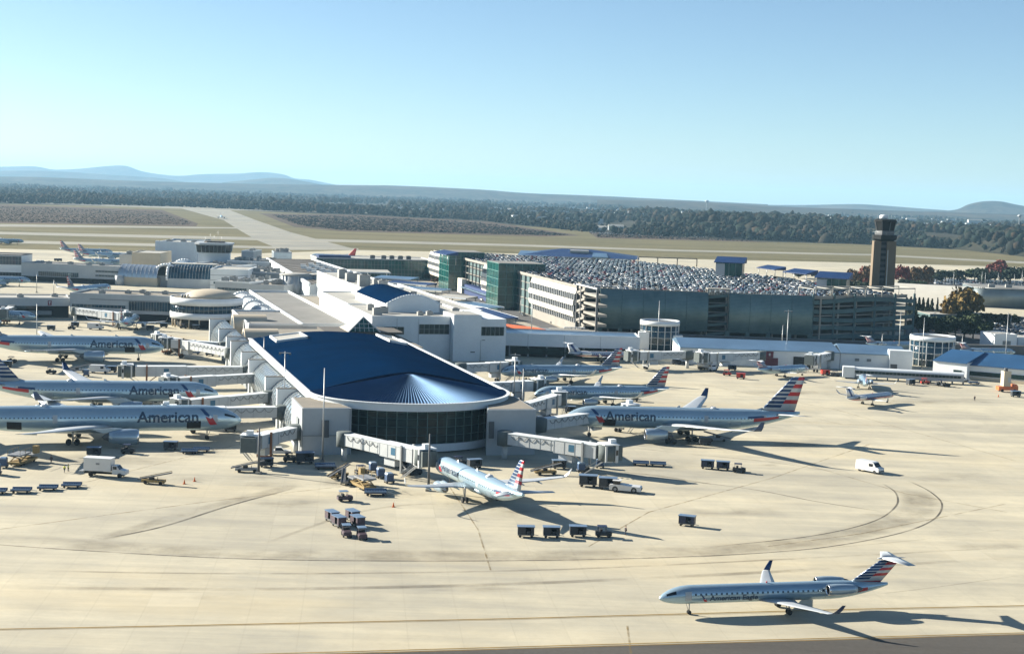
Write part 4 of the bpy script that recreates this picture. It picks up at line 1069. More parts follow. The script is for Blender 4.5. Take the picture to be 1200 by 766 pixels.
def glass_tower(px0, px1, out, back, h, px_w=None):
    x0, x1 = X(px0), X(px1)
    o = MB().box(x0, x1, -out, back, 0, h).build('stair_tower', M_teal, b.t); mb = MB(); nz = 6
    for k in range(nz + 1):
        z = h * k / nz; mb.box(x0 - .12, x1 + .12, -out - .12, back, z - .12, z + .12)
    for k in range(5):
        x = x0 + (x1 - x0) * k / 4; mb.box(x - .1, x + .1, -out - .12, -out, 0, h)
    for k in range(1, 6):
        y = -out + (back + out) * k / 6; mb.box(x1, x1 + .12, y - .1, y + .1, 0, h)
    mb.build('tower_frame', plain('green_frame', (.10, .22, .20), .5), o)
    MB().box(x0 + .4, x1 - .4, -out + .4, back - .4, h + .13, h + .25).build('tower_roof', M_rgrey, o)
banded(X(503.5), X(527), 4, 2.2, 20.6); banded(X(566), X(588), 4, 2.2, 20.6); banded(X(622), X(674), 3, 4.5, 20.4)
glass_tower(526.5, 538, 7, 16, 24.5); glass_tower(586, 600, 8, 18, 25)
MB().box(X(540), X(566), 4, 6, 0, 20.5).build('recess_wall', M_tealc, b.t)
for z in (6.5, 11, 15.5): MB().box(X(541), X(565), 3.7, 4.1, z, z + 1.6).build('recess_window', M_black, b.t)
MB().box(X(543), X(584), -1.5, 3.8, 0, 6).build('blue_entrance_wall', plain('navy_panel', (.012, .035, .13), .5), b.t)
MB().box(X(541.5), X(546.5), -3, 0, 0, 9).build('entrance_pylon', M_band, b.t)
MB().box(X(579), X(584.5), -2.4, 1, 0, 13).build('entrance_pylon', M_band, b.t)
MB().box(X(545), X(583), -4.5, -1.4, 4.2, 4.6).build('entrance_canopy', M_lblue, b.t)
MB().box(X(600), X(619), 3, 5, 0, 20.5).build('recess_wall', M_tealc, b.t)
# open ramp tower on the corner
x0, x1 = X(676), X(700)
mb = MB()
for k in range(5):
    z = 2.2 + k * 4.2; mb.bar((x0 + 1, -.6, z), (x0 + 13, -.6, z + 2.2), .4, 1.1); mb.bar((x0 + 13, -.2, z + 2.2), (x0 + 1, -.2, z + 4.2), .4, 1.1)
    mb.box(x0 + 11, x1, -.5, 4, z - .2, z + .9)
mb.build('ramp_parapet', M_slab, b.t); mb = MB()
for x in (x0 + .5, x0 + 7, x1 - .5): mb.box(x - .35, x + .35, -1, 0, 0, 23)
mb.build('ramp_post', M_dgrey, b.t)
MB().box(x0, x1, -1.1, -.6, 22.4, 23).box(x0, x0 + .5, -1, 8, 22.4, 23).build('top_frame', M_wframe, b.t)

for ch in list(b.t.children):                                           # hang the facade's parts on the deck itself
    ch.parent = td; ch.location = b.t.location - td.location; ch.rotation_euler = b.t.rotation_euler
bpy.data.objects.remove(b.t)

# teal mesh front
fz0, fz1 = 3.6, 21.2
front_o = Vector((39, 654))
def fx(px, z=12, y=652): # world x where a photo column meets the front plane
    lo, hi = -50, 260
    for _ in range(50):
        m = (lo + hi) / 2
        if pix((m, y, z))[0] < px: lo = m
        else: hi = m
    return lo
def meshwall(px0, px1, npan):
    xa, xb = fx(px0) - 39, fx(px1) - 39
    prof = [(0 - 2.4 * math.sin(math.pi * (.05 + .9 * k / 12)), fz0 + (fz1 - fz0) * k / 12) for k in range(13)]
    o = MB().grid([[(x, -2 + y, z) for x in (xa, xb)] for y, z in prof]); o.add([(xa, -2 + y, z) for y, z in prof] + [(xa, 0, fz1), (xa, 0, fz0)], [tuple(range(15))]); o.add([(xb, -2 + y, z) for y, z in prof] + [(xb, 0, fz1), (xb, 0, fz0)], [tuple(range(15))])
    o = o.build('mesh_screen', M_meshpan, td); mb = MB()
    for k in range(npan + 1):
        x = xa + (xb - xa) * k / npan; mb.path([(x, -2.05 + y, z) for y, z in prof], .12, 4)
    mb.build('panel_joint', M_tealc, o)
meshwall(703, 829, 5); meshwall(853.5, 951, 4)
xa, xb = fx(829) - 39, fx(853.5) - 39; mb = MB()
for k in range(5):
    z = 1.6 + k * 4.2; mb.prism([(xa + .3, -1.0), (xb - .3, -1.0), (xb - .3, -.6), (xa + .3, -.6)], lambda x, y, z=z: z + .12 * (x - xa), lambda x, y, z=z: z + 1.2 + .12 * (x - xa))
mb.build('ramp_parapet', M_tealc, td)
MB().box(xa - .2, xb + .6, -1.2, 6, 22.6, 23.1).build('ramp_roof', M_slab, td)
mb = MB()
for x in (xa, xb):
    for y in (-1, 5.6): mb.box(x - .3, x + .3, y - .3, y + .3, 0, 22.6)
mb.build('ramp_post', M_slab, td)
for px in (853, 876.5, 901, 925.5, 949.5, 778, 727, 703):
    x = fx(px, 3, 650) - 39; MB().box(x - .9, x + .9, -2.6, -.8, 0, 6.6 if px > 860 else 4.4).build('pilaster', M_tealc, td)
# roof railing along the near side
xa, xb = fx(829, 21) - 39, fx(951, 21) - 39; mb = MB()
for k in range(41): x = xa + (xb - xa) * k / 40; mb.box(x - .06, x + .06, .2, .32, 20.3, 22.2)
mb.box(xa, xb, .18, .34, 22.15, 22.35).box(xa, xb, .2, .32, 21.3, 21.4); mb.build('roof_railing', M_wframe, td)
mb = MB(); xa2 = fx(703, 21) - 39
for k in range(33): x = xa2 + (xa - xa2) * k / 32; mb.box(x - .05, x + .05, .2, .3, 20.3, 22)
mb.box(xa2, xa, .18, .32, 21.95, 22.1); mb.build('roof_railing', M_steel, td)
# open slatted bays at the right
pA, pB = Vector((fx(952) - 39, -2)), Vector((190 - 39, 686 - 654)); mb = MB()
d = (pB - pA).normalized()
for k in range(5):
    z = 1.0 + k * 4.2
    for q in range(5):
        u0, u1 = q / 5, (q + 1) / 5; sag = .7 * math.sin(k * 1.3 + q)
        a = pA.lerp(pB, u0); c = pA.lerp(pB, u1)
        mb.bar((a.x, a.y, z + 1.1 + .7 * math.sin(k * 1.3 + q)), (c.x, c.y, z + 1.1 + .7 * math.sin(k * 1.3 + q + 1)), .4, 1.9)
mb.build('spandrel', M_tealc, td); mb = MB()
for q in range(6):
    a = pA.lerp(pB, q / 5); mb.cbox(a.x, a.y, 11, .9, .9, 22)
mb.build('column', M_tealc, td); mb = MB()
for a, c in ((pA, pB), (pA + Vector((-4, 14)), pB + Vector((-4, 14)))):
    mb.bar((a.x, a.y, 24.4), (c.x, c.y, 24.4), .7, .5)
for q in range(7):
    a = pA.lerp(pB, q / 6); mb.bar((a.x, a.y, 24.4), (a.x - 4, a.y + 14, 24.4), .4, .35); mb.tube((a.x, a.y, 20.5), (a.x, a.y, 24.3), .22, n=6); mb.tube((a.x - 4, a.y + 14, 20.2), (a.x - 4, a.y + 14, 24.3), .22, n=6)
mb.build('pergola_frame', M_rlight, td)

# huts on the roof
def hut(p1, p2, zt, d, label, glass=True, name='stair_hut'):
    a = P(p1[0], p1[1], DZ + zt); c = P(p2[0], p2[1], DZ + zt); v = c - a
    t = thing(name, label, 'roof hut', (a.x, a.y, 20.26), math.atan2(v.y, v.x)); w_ = v.xy.length; h = zt + .7
    if glass:
        o = MB().box(.5, w_ - .5, .5, d - .5, 0, h).build('walls', M_teal, t); mb = MB()
        for k in range(5):
            x = .5 + (w_ - 1) * k / 4; mb.box(x - .1, x + .1, .4, .5, 0, h)
        mb.build('mullions', M_frame, o)
        MB().box(.45, w_ * .35, .38, .6, .1, h - .4).build('front_panel', M_cool, t)
    else:
        mb = MB()
        for x in (.5, w_ - .5):
            for y in (.5, d - .5): mb.tube((x, y, 0), (x, y, h), .2, n=6)
        mb.build('post', M_steel, t)
    MB().prism([(-.6, -.6), (w_ + .6, -.6), (w_ + .6, d + .6), (-.6, d + .6)], h + .01, lambda x, y: h + .4 + max(0, y) * .24).build('roof', M_blueroof, t)
hut((838, 307.5), (871, 309), 7.5, 11, 'teal glass stair hut under a navy sloping roof, leftmost hut on the deck')
hut((888, 314), (908, 316.5), 4.5, 6, 'small open shelter with a blue roof on the deck', False, 'roof_shelter')
hut((919, 319), (945, 321.5), 4.5, 7, 'blue roofed shelter beside a dark shrub at the deck edge', False, 'roof_shelter')
hut((956, 325.5), (993, 327.5), 6, 10, 'teal walled hut with a navy roof, nearest hut to the control tower')
hut((508, 296), (524, 299), 5, 6, 'tilted slim canopy on the far left corner of the deck roof', False, 'roof_shelter')
b2 = Bd('roof_gantry', 'thin pale beam on posts crossing the far end of the deck roof', 'gantry', (748, 300.5), (817, 305), DZ + 5, 1.5)
b2.part(MB().box(0, b2.w, 0, 1.5, DZ + 4.4, DZ + 5), 'beam', M_rtan); mb = MB()
for k in range(4): mb.tube((b2.w * k / 3, .7, 20.26), (b2.w * k / 3, .7, DZ + 4.5), .35, n=6)
b2.part(mb, 'post', M_rtan)
# blue roofed hall beyond the deck
b3 = Bd('rental_hall', 'large low hall with a broad navy hipped roof beyond the deck', 'hall', (611, 299), (745, 304), 11.5, 70)
b3.walls(M_cool, z0=0); b3.strip('f', 1, b3.w - 1, 5, 10, 30, M_teal)
w3 = b3.w
b3.part(MB().add([(-3, -3, 11.6), (w3 + 3, -3, 11.6), (w3 + 3, 73, 11.6), (-3, 73, 11.6), (w3 * .34, 36, 17.2), (w3 * .60, 36, 17.2)], [(0, 1, 5, 4), (1, 2, 5), (2, 3, 4, 5), (3, 0, 4), (0, 3, 2, 1)]), 'hipped_roof', M_blueroof)
b3.part(MB().add([(-3, -4, 11.7), (22, -4, 11.7), (22, 30, 14.5), (-3, 30, 14.5), (-3, -4, 11.3), (22, -4, 11.3), (22, 30, 14.1), (-3, 30, 14.1)], [(0, 1, 2, 3), (4, 7, 6, 5), (0, 4, 5, 1), (1, 5, 6, 2), (3, 2, 6, 7), (0, 3, 7, 4)]), 'porch_roof', M_lblue)
b3.part(MB().prism([(w3 * .62, -4), (w3 * .76, -4), (w3 * .74, 20), (w3 * .62, 20)], 11.7, lambda x, y: 12.6 + max(0, y) * .12), 'porch_roof', M_lblue)
b3.part(MB().cbox(w3 * .50, 22, 15.6, 16, 14, 2.0), 'skylight_block', M_rlight)

# ------------------------------------------------------------------ cars
def car_mesh():
    """a saloon: lower body, glasshouse, wheels"""
    L, W = 4.6, 1.8
    body = MB(); sec = [(-2.3, .55, .72, .80), (-2.2, .35, .88, .86), (-1.2, .30, .95, .90), (.7, .30, .95, .90), (1.9, .32, .82, .88), (2.3, .42, .66, .74)]
    body.loft([[(x, -w_, z0), (x, w_, z0), (x, w_ * 1.02, (z0 + z1) / 2), (x, w_ * .94, z1), (x, -w_ * .94, z1), (x, -w_ * 1.02, (z0 + z1) / 2)] for x, z0, z1, w_ in sec], True, False)
    gl = MB().loft([[(-1.75, -.78, .92), (1.0, -.80, .92), (1.0, .80, .92), (-1.75, .78, .92)], [(-1.15, -.64, 1.40), (.30, -.66, 1.40), (.30, .66, 1.40), (-1.15, .64, 1.40)]], True, False)
    rf = MB().loft([[(-1.18, -.66, 1.405), (.33, -.68, 1.405), (.33, .68, 1.405), (-1.18, .66, 1.405)], [(-1.0, -.55, 1.47), (.15, -.57, 1.47), (.15, .57, 1.47), (-1.0, .55, 1.47)]], True, False)
    wh = MB()
    for x in (-1.4, 1.4):
        for y in (-.88, .72): wh.tube((x, y, .33), (x, y + .18, .33), .33, n=10)
    return body, gl, rf, wh
def paintm(name, col):
    M = Mat(name, .28, .1, .6); M.color(col); M.b.inputs['Coat Weight'].default_value = .4; return M.m
CARS = [('white', (.74, .74, .73)), ('silver', (.42, .43, .44)), ('black', (.012, .012, .014)), ('dark grey', (.07, .072, .078)), ('blue', (.03, .06, .16)), ('red', (.30, .025, .02)), ('navy', (.015, .02, .05)), ('beige', (.35, .30, .22))]
CW = [34, 18, 28, 17, 7, 5, 6, 4]
CM = [paintm(f'{c} car paint', v) for c, v in CARS]
M_cglass = plain('car_glass', (.02, .025, .03), .08, 0, .2, 1.0, spec=.8); M_tyreb = plain('tyre_rubber_black', (.02, .02, .02), .85)
cb, cg, cr, cwh = car_mesh()
def car_obj(i):
    c = CARS[i][0]
    r = cb.build('parked_car', CM[i]); cg.build('windows', M_cglass, r); cr.build('car_roof', CM[i], r); cwh.build('wheels', M_tyreb, r)
    r['category'] = 'car'; return Proto(r)
CP = [car_obj(i) for i in range(8)]
def rows_of(polyg, ang, occ, pitch=2.65, z=20.26, seed=4, aisle=6.6):
    """stalls in double rows inside an outline"""
    rr = random.Random(seed); out = []
    cs, sn = math.cos(-ang), math.sin(-ang)
    q = [(x * cs - y * sn, x * sn + y * cs) for x, y in polyg]; xs = [p[0] for p in q]; ys = [p[1] for p in q]
    y = min(ys) + 3; flip = 0
    while y < max(ys) - 2:
        x = min(xs) + 2
        while x < max(xs) - 2:
            if inside((x, y), q) and all(inside((x + dx, y + dy), q) for dx, dy in ((2.2, 0), (-2.2, 0), (0, 3.4), (0, -3.4))) and rr.random() < occ:
                a, b_ = rot2(x, y + rr.uniform(-.5, .5), ang)
                out.append((a, b_, z, ang + math.pi / 2 + (math.pi if rr.random() < .3 else 0) + rr.uniform(-.03, .03), rr.choices(range(8), CW)[0]))
            x += pitch
        y += 5.4 if flip % 2 == 0 else 5.2 + aisle
        flip += 1
    return out
deckcars = rows_of(inner, RAD(4), .86)
huts_at = [((P(a, c, DZ)).xy, rr) for a, c, rr in ((855, 314, 14), (898, 318, 9), (932, 324, 10), (975, 330, 14), (516, 301, 8))]
deckcars = [c for c in deckcars if all((Vector(c[:2]) - h).length > rr for h, rr in huts_at)]
deckcars.sort(key=lambda c: c[1])
lot = [(P(a, c)) for a, c in ((1136, 372), (1150, 371), (1240, 376), (1240, 403), (1160, 399), (1137, 386))]
lotcars = rows_of([(p.x, p.y) for p in lot], RAD(8), .85, z=.14, seed=9)
lot2 = [(P(a, c)) for a, c in ((1078, 326.5), (1240, 332), (1240, 338.5), (1078, 333))]
lotcars2 = rows_of([(p.x, p.y) for p in lot2], RAD(8), .9, z=.14, seed=10)
single = lotcars[:70] + deckcars[:225]; single_set = set(map(id, single))
for c in single:
    on = c[2] > 10
    CP[c[4]].place(c[:3], c[3], f'{CARS[c[4]][0]} car parked in the rows on the parking deck roof' if on else f'{CARS[c[4]][0]} car parked in the open lot at far right by the silver building', f'{CARS[c[4]][0]} cars ' + ('on the deck roof' if on else 'in the right lot'))
def merge_cars(cars, name, label):
    mats = CM + [M_cglass, M_tyreb]; V = []; Fq = []; mi = []
    parts = [(np.array(m.v), m.f, k) for m, k in ((cb, 0), (cg, 8), (cr, 0))]
    for x, y, z, a, ci in cars:
        c, s = math.cos(a), math.sin(a)
        for v, f, k in parts:
            n0 = len(V); w_ = np.empty_like(v); w_[:, 0] = v[:, 0] * c - v[:, 1] * s + x; w_[:, 1] = v[:, 0] * s + v[:, 1] * c + y; w_[:, 2] = v[:, 2] + z
            V.extend(map(tuple, w_)); Fq.extend(tuple(i + n0 for i in q) for q in f); mi.extend([ci if k == 0 else k] * len(f))
    me = bpy.data.meshes.new(name); me.from_pydata(V, [], Fq)
    for m in mats: me.materials.append(m)
    me.polygons.foreach_set('material_index', mi); o = bpy.data.objects.new(name, me); COL.objects.link(o)
    tag(o, label, kind='stuff')
merge_cars([c for c in deckcars if id(c) not in single_set], 'parked_cars', 'the many farther cars in rows on the parking deck roof')
merge_cars([c for c in lotcars if id(c) not in single_set] + lotcars2, 'parked_cars', 'farther cars in the lots behind the control tower')
struct(MB().sheet([P(a, c) for a, c in ((1060, 373), (1260, 378), (1260, 408), (1060, 398))], .10), 'car_park', M_road)
struct(MB().sheet([P(a, c) for a, c in ((1070, 325.5), (1260, 331), (1260, 340), (1070, 334))], .10), 'car_park', M_road)
# cars on the curbside road
for a, c, i, hd, lab in ((565, 352, 0, -76, 'white van-like car driving on the curbside road'), (574, 357, 2, -76, 'black car behind the white one on the curbside road'), (613, 370, 3, -74, 'dark grey car below the third glass stair tower'), (649, 379.5, 2, -60, 'black car at the near end of the curbside road'), (594, 361, 6, -76, 'navy car beside the kerb below the second stair tower'), (521, 337, 1, -76, 'silver car at the far end of the curbside road'), (507, 330, 5, -76, 'red car at the far end of the curbside road'), (600, 363.5, 2, -76, 'black car stopped below the second stair tower')):
    q = P(a, c); CP[i].place((q.x, q.y, .11), RAD(hd), lab)
# ------------------------------------------------------------------ control tower
M_tan = plain('tan_concrete', (.165, .122, .078), .8, 0, .14, .1); M_cabd = plain('cab_dark', (.010, .012, .013), .7, spec=.2)
q = Vector((193.5, 762, 0))
t = thing('control_tower', 'tall tan concrete control tower with a dark cab and a small white radome on top', 'control tower', q, RAD(-7)); t.scale = (.82, .82, 1)
def taper(x0, x1, y0, y1, h, k=.93):
    return MB().loft([[(x0, y0, 0), (x1, y0, 0), (x1, y1, 0), (x0, y1, 0)], [(x0 * k, y0 * k, h), (x1 * k, y0 * k, h), (x1 * k, y1 * k, h), (x0 * k, y1 * k, h)]], True, False)
taper(-7.4, -2.6, -6, 6, 44.5).build('left_shaft', M_tan, t); taper(1.2, 7.4, -6, 6, 44.5).build('right_shaft', M_tan, t)
taper(-2.6, 1.2, -4, 5, 46.5).build('recess_shaft', M_dgrey, t)
mb = MB()
for k in range(15): mb.box(-2.2, .8, -4.6, -3.9, 2 + k * 2.9, 3.4 + k * 2.9)
mb.build('landing', M_black, t); mb = MB(); mb.bar((2.0, -5.9, 3), (1.9, -5.5, 40), .5, .4); mb.build('service_rail', M_steel, t)
o8 = lambda r, z: [(r * math.cos(math.pi / 8 + k * math.pi / 4), r * math.sin(math.pi / 8 + k * math.pi / 4), z) for k in range(8)]
MB().loft([o8(6.0, 44.6), o8(7.9, 45.6), o8(7.9, 47.6), o8(7.0, 47.8)], True, False).build('lower_gallery', M_cabd, t)
MB().loft([o8(6.4, 47.81), o8(5.8, 50)], True, False).build('neck', M_dgrey, t)
cab = MB().loft([o8(5.6, 50.01), o8(6.9, 54.6)], True, False).build('cab', M_cabd, t); mb = MB()
for a, c in zip(o8(5.65, 50), o8(6.95, 54.6)): mb.bar(a, c, .35, .35)
mb.build('cab_frame', M_dgrey, cab)
MB().loft([o8(7.3, 54.61), o8(7.3, 55.4), o8(5.4, 56)], True, False).build('cab_roof', M_cabd, t)
MB().lathe([(2.4, 0), (2.7, .4), (2.7, 1.4), (2.0, 2.0), (.2, 2.2)], (-1.2, 0, 56.1), n=20).build('radome', M_white, t)
mb = MB()
for k in range(8): a = k * math.pi / 4; mb.tube((7.8 * math.cos(a), 7.8 * math.sin(a), 48), (7.8 * math.cos(a), 7.8 * math.sin(a), 49.2), .06, n=4)
mb.path([(7.8 * math.cos(k * math.pi / 4), 7.8 * math.sin(k * math.pi / 4), 49.2) for k in range(9)], .06, 4); mb.build('railing', M_steel, t)
mb = MB()
for x, y, h in ((4, 2, 3), (-5, 1, 2.4), (3, -3, 2)): mb.tube((x, y, 55.8), (x, y, 55.8 + h), .06, n=4)
mb.build('antenna', M_steel, t)
# white barrel hangar
a, c = Pd(1045, 329.5, 868), Pd(1132, 337.5, 850)
v = c - a; t = thing('barrel_hangar', 'white ribbed barrel-roofed hangar to the right of the control tower', 'hangar', (a.x, a.y, 0), math.atan2(v.y, v.x)); w_ = v.xy.length
R = a.z * .95
mb = MB().grid([[(x, R * 2.3 * math.cos(math.pi * k / 20), R * math.sin(math.pi * k / 20) + .01) for k in range(21)] for x in np.linspace(0, w_, 8)])
sh = mb.build('shell', plain('warm_white_roof', (.55, .52, .44), .6, 0, .1, .1), t)
for x in (.3, w_ - .3): MB().add([(x, R * 2.28 * math.cos(math.pi * k / 20), R * .98 * math.sin(math.pi * k / 20) + .01) for k in range(21)], [tuple(range(21))]).build('end_wall', plain('hangar_brown', (.14, .10, .075), .8), t)
MB().box(w_ - .1, w_ + .15, -12, 12, 0, 11).build('hangar_door', M_dgrey, t)
# silver corrugated building
b = Bd('silver_hall', 'silver corrugated hall with a rounded left corner at the far right', 'hall', (1143, 337), (1230, 340.5), 12.5, 45)
pl = [(6 - 6 * math.cos(k * math.pi / 16), 6 - 6 * math.sin(k * math.pi / 16)) for k in range(9)] + [(b.w, 0), (b.w, 45), (0, 45)]
b.part(MB().prism(pl, 1.2, 12.5, True), 'corrugated_wall', M_corr); b.part(MB().prism([(x * .99 + .3, y * .98 + .3) for x, y in pl], 0, 1.2), 'base', M_dgrey)
b.part(MB().prism([(x * .985 + .3, y * .98 + .3) for x, y in pl], 12.51, 12.6), 'roof', M_rgrey)
mb = MB(); mb.path([(x, y, 12.6) for x, y in pl], .35, 4); b.part(mb, 'roof_edge', M_steel)
for x, y in ((12, 10), (24, 16), (35, 9)): b.unit(x, y, 4, 3, 2)
b = Bd('service_building', 'long low teal-grey service building with a pale roof behind the dark trees', 'building', (1090, 368.5), (1143, 372.5), 7, 20)
b.walls(M_tealc); b.roof(M_rlight, .6, pm=M_slab, par=.4); b.strip('f', 2, b.w - 2, 3, 5, 12)
b = Bd('service_building', 'flat dark building with tilted roof panels below the white hangar', 'building', (1086, 362), (1116, 364.5), 6, 12)
b.walls(M_grey); b.roof(M_rlight, .4); b.strip('f', 1, b.w - 1, 2.5, 4.5, 8)
b = Bd('white_shed', 'small bright white shed at the right edge above the second drum', 'shed', (1166, 392), (1192, 392.5), 6, 14)
b.walls(M_white); b.roof(M_rlight, .4, pm=M_white, par=.3); b.face('f', 4, 8, 0, 3.2, M_grey, 'roller_door')
b = Bd('white_shed', 'low pale annex right of the small white shed at the picture edge', 'shed', (1193, 395), (1240, 397), 4.5, 12)
b.walls(M_white); b.roof(M_rlight, .4); b.face('f', 3, 6, 0, 3, M_grey, 'roller_door')
b = Bd('perimeter_wall', 'long dark perimeter wall crossing behind the second glass drum', 'wall', (1075, 402.5), (1300, 408), 4.5, .8)
b.walls(M_dgrey); b.part(MB().box(0, b.w, -.05, .85, 4.51, 4.7), 'wall_coping', M_slab)
b = Bd('perimeter_wall', 'dark retaining wall under the teal mesh front of the deck', 'wall', (702, 388.5), (1068, 402), 2.0, .8)
b.walls(M_dgrey); b.part(MB().box(0, b.w, -.05, .85, 2.01, 2.2), 'wall_coping', M_grey)

# ------------------------------------------------------------------ right-hand concourse: low wings and two glass drums
b = Bd('concourse_link', 'low white concourse link with a pale roof left of the first glass drum', 'terminal building', (576, 390.5), (750, 396), 8.8, 17)
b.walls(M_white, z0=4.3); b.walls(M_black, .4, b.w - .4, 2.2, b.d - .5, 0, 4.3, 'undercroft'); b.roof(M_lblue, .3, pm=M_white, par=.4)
mb = MB()
for k in range(9): mb.box(b.w * k / 8 - .3, b.w * k / 8 + .3, .3, .9, 0, 4.3)
b.part(mb, 'column', M_grey); b.strip('f', 8, b.w - 10, 1.2, 3.6, 18, M_glass, out=-1.9)
for x in (14, 28, 42): b.face('f', x, x + .2, 4.3, 8.8, M_cool, 'panel_joint', .04)
def drum(px, py, r, h, label):
    q = P(px, py); d = Vector((q.x, q.y, 0)).normalized() * r; q = q + d
    t = thing('glass_drum', label, 'rotunda', (q.x, q.y, 0), 0)
    g = MB().lathe([(r * .96, 0), (r * .96, h - 1.9)], n=36).build('glazing', M_blueglass, t); mb = MB()
    for k in range(18):
        a = k * math.pi / 9; mb.bar((r * .97 * math.cos(a), r * .97 * math.sin(a), 0), (r * .97 * math.cos(a), r * .97 * math.sin(a), h - 1.9), .3, .3)
    for z in (2.6, 5.2, 7.8): mb.path([(r * .97 * math.cos(k * math.pi / 18), r * .97 * math.sin(k * math.pi / 18), z) for k in range(37)], .12, 4)
    mb.build('mullions', M_wframe, g)
    MB().lathe([(r, 0), (r, 1.9), (r - .45, 1.9), (r - .45, 1.2), (.1, 1.2)], (0, 0, h - 1.9), n=40).build('rim', M_white, t)
    MB().lathe([(r - .6, 0), (r - .6, .06)], (0, 0, h - .65), n=36).build('roof', M_dgrey, t); return t
d1 = drum(772, 411, 8.3, 12, 'left one of two white-rimmed glass drums, at the end of the white link')
MB().cbox(-6.6, -4.6, 3.7, 5.2, 3.4, 7.4).cbox(6.8, -4.4, 3.2, 4.6, 3.4, 6.4).build('flank_wall', M_white, d1)
d2 = drum(1091, 430, 8.9, 11.8, 'glass drum with a white rim, right one of two, beside the blue-roofed wing')
def wing(p1, p2, ze, zr, d, roofm, label, under=0.0):
    b = Bd('concourse_wing', label, 'terminal building', p1, p2, ze, d)
    b.walls(M_white, z1=ze - .02, z0=under, y0=.6, y1=d * 1.6)
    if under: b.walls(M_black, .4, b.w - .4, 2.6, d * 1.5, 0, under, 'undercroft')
    b.part(MB().add([(0, 0, ze), (b.w, 0, ze), (b.w, d, zr), (0, d, zr), (b.w, d * 1.7, ze + .4), (0, d * 1.7, ze + .4), (0, 0, ze - .35), (b.w, 0, ze - .35), (b.w, d * 1.7, ze - .3), (0, d * 1.7, ze - .3)],
                    [(0, 1, 2, 3), (3, 2, 4, 5), (6, 9, 8, 7), (0, 6, 7, 1), (0, 3, 5, 9, 6), (1, 7, 8, 4, 2)]), 'seamed_roof', roofm)
    return b
b = wing((797, 406.5), (985, 413), 6.4, 8.6, 17, M_lblue, 'long low concourse wing with a light blue seamed roof between the two drums', 0)
b.strip('f', b.X(808, 4), b.X(830, 4), 2, 4.4, 8, out=-.55); b.face('f', b.X(930, 2), b.X(958, 2), .1, 4.2, M_black, 'loading_bay', -.55); b.face('f', b.X(893, 3), b.X(912, 3), .1, 3.4, plain('maroon_door', (.11, .015, .03)), 'maroon_door', -.5)
s = b.face('f', b.X(898, 4.4), b.X(906.5, 4.4), 3.5, 5.9, plain('sign_maroon', (.13, .02, .035)), 'gate_sign', -.4); x = b.X(902.3, 4.6)
MB().box(x - .5, x + .5, .30, .36, 3.9, 5.5).box(x - .15, x + .2, .28, .33, 4.2, 5.2).build('sign_mark', M_white, s)
b = wing((985.5, 413), (1064, 416.5), 6.4, 8.4, 16, M_lblue, 'short low wing end with vents in its white wall, beside the right drum')
for px in (1002, 1016, 1045): b.face('f', b.X(px, 4), b.X(px + 5, 4), 3.4, 4.4, M_grey, 'wall_vent', -.55)
b.part(MB().box(b.w - 7, b.w + 1.5, -1.4, 4, 0, 8.2), 'end_block', M_white); b.part(MB().box(b.w - 6.5, b.w - 4, -1.46, -1.2, 1, 3), 'door', M_dgrey)
b = wing((1093, 421.5), (1133, 425.5), 6.3, 9.2, 18, M_rblue, 'bright white walled wing under a deep blue roof at the right edge')
b2 = wing((1130, 426.5), (1290, 440), 5.6, 9.0, 17, M_rblue, 'long deep blue roofed wing running out of the picture at right')
b2.strip('f', 1, b2.w - 1, 1.6, 3.2, 40, out=-.55); b2.face('f', 2, b2.w, .1, 1.2, M_cream, 'plinth', -.5)
b.strip('f', 8, b.w - 2, 2, 3.4, 8, out=-.55)
# covered walkway tube in front
b = Bd('covered_walkway', 'long white covered walkway tube raised on short posts before the right wings', 'walkway', (991, 429.5), (1130, 437), 4.3, 3.4)
L_ = b.w
b.part(MB().grid([[(x, 1.7 - 1.7 * math.cos(math.pi * k / 10), 3.3 + 1.0 * math.sin(math.pi * k / 10)) for k in range(11)] for x in np.linspace(0, L_, 10)]), 'curved_roof', M_white)
b.part(MB().box(0, L_, .05, 3.35, 1.0, 3.3), 'side_panel', M_cool); b.strip('f', 1, L_ - 1, 2.2, 3.1, 30, out=.02); mb = MB()
for k in range(12): mb.box(L_ * k / 11 - .15, L_ * k / 11 + .15, .3, 3.1, 0, 1.0)
b.part(mb, 'support_post', M_grey); b.part(MB().cbox(1.2, 1.7, 2.4, 4.2, 4.6, 3.8), 'end_cab', M_white)
# ------------------------------------------------------------------ aircraft (local x towards the nose, y to port, z up, origin on the ground amidships)
C_BLUE, C_RED, C_SIL = (.012, .045, .135), (.42, .022, .035), (.46, .50, .54)
def hull_mat(name, zw, x0, x1, pitch, col, two=None):
    M = Mat(name, .24, .45, .5); x, y, z = M.xyz()
    n = M.noise(.4, 3); base = M.mix(M.ramp(n, .3, .7), tuple(c * .93 for c in col), col)
    for zc, h, cc in (two or []):
        base = M.mix(((z - zc).abs() < h), base, cc)
    wmask = ((z - zw).abs() < .15) * ((x * (1 / pitch)).fract() < .38) * (x > x0) * (x < x1)
    M.color(M.mix(wmask, base, (.05, .065, .085)))
    return M.m
def tail_mat(name, z0, h, xa, za, slope):
    """flag stripes: blue/silver ahead of a slanting line, red/silver behind it"""
    M = Mat(name, .3, .2, .5); x, y, z = M.xyz()
    k = (z - z0) * (1 / h)
    rear = M.mix(((k * .5).fract() < .5), C_RED, C_SIL)
    front = M.mix((k.fract() < .70), C_SIL, C_BLUE)
    line = x - (z - za) * slope - xa
    c = M.mix(line > 0.0, rear, front)
    low = M.mix(((z - z0 + h * .75) > 0), C_RED, C_SIL)
    c = M.mix(k > 0.0, low, c)
    M.color(c); return M.m
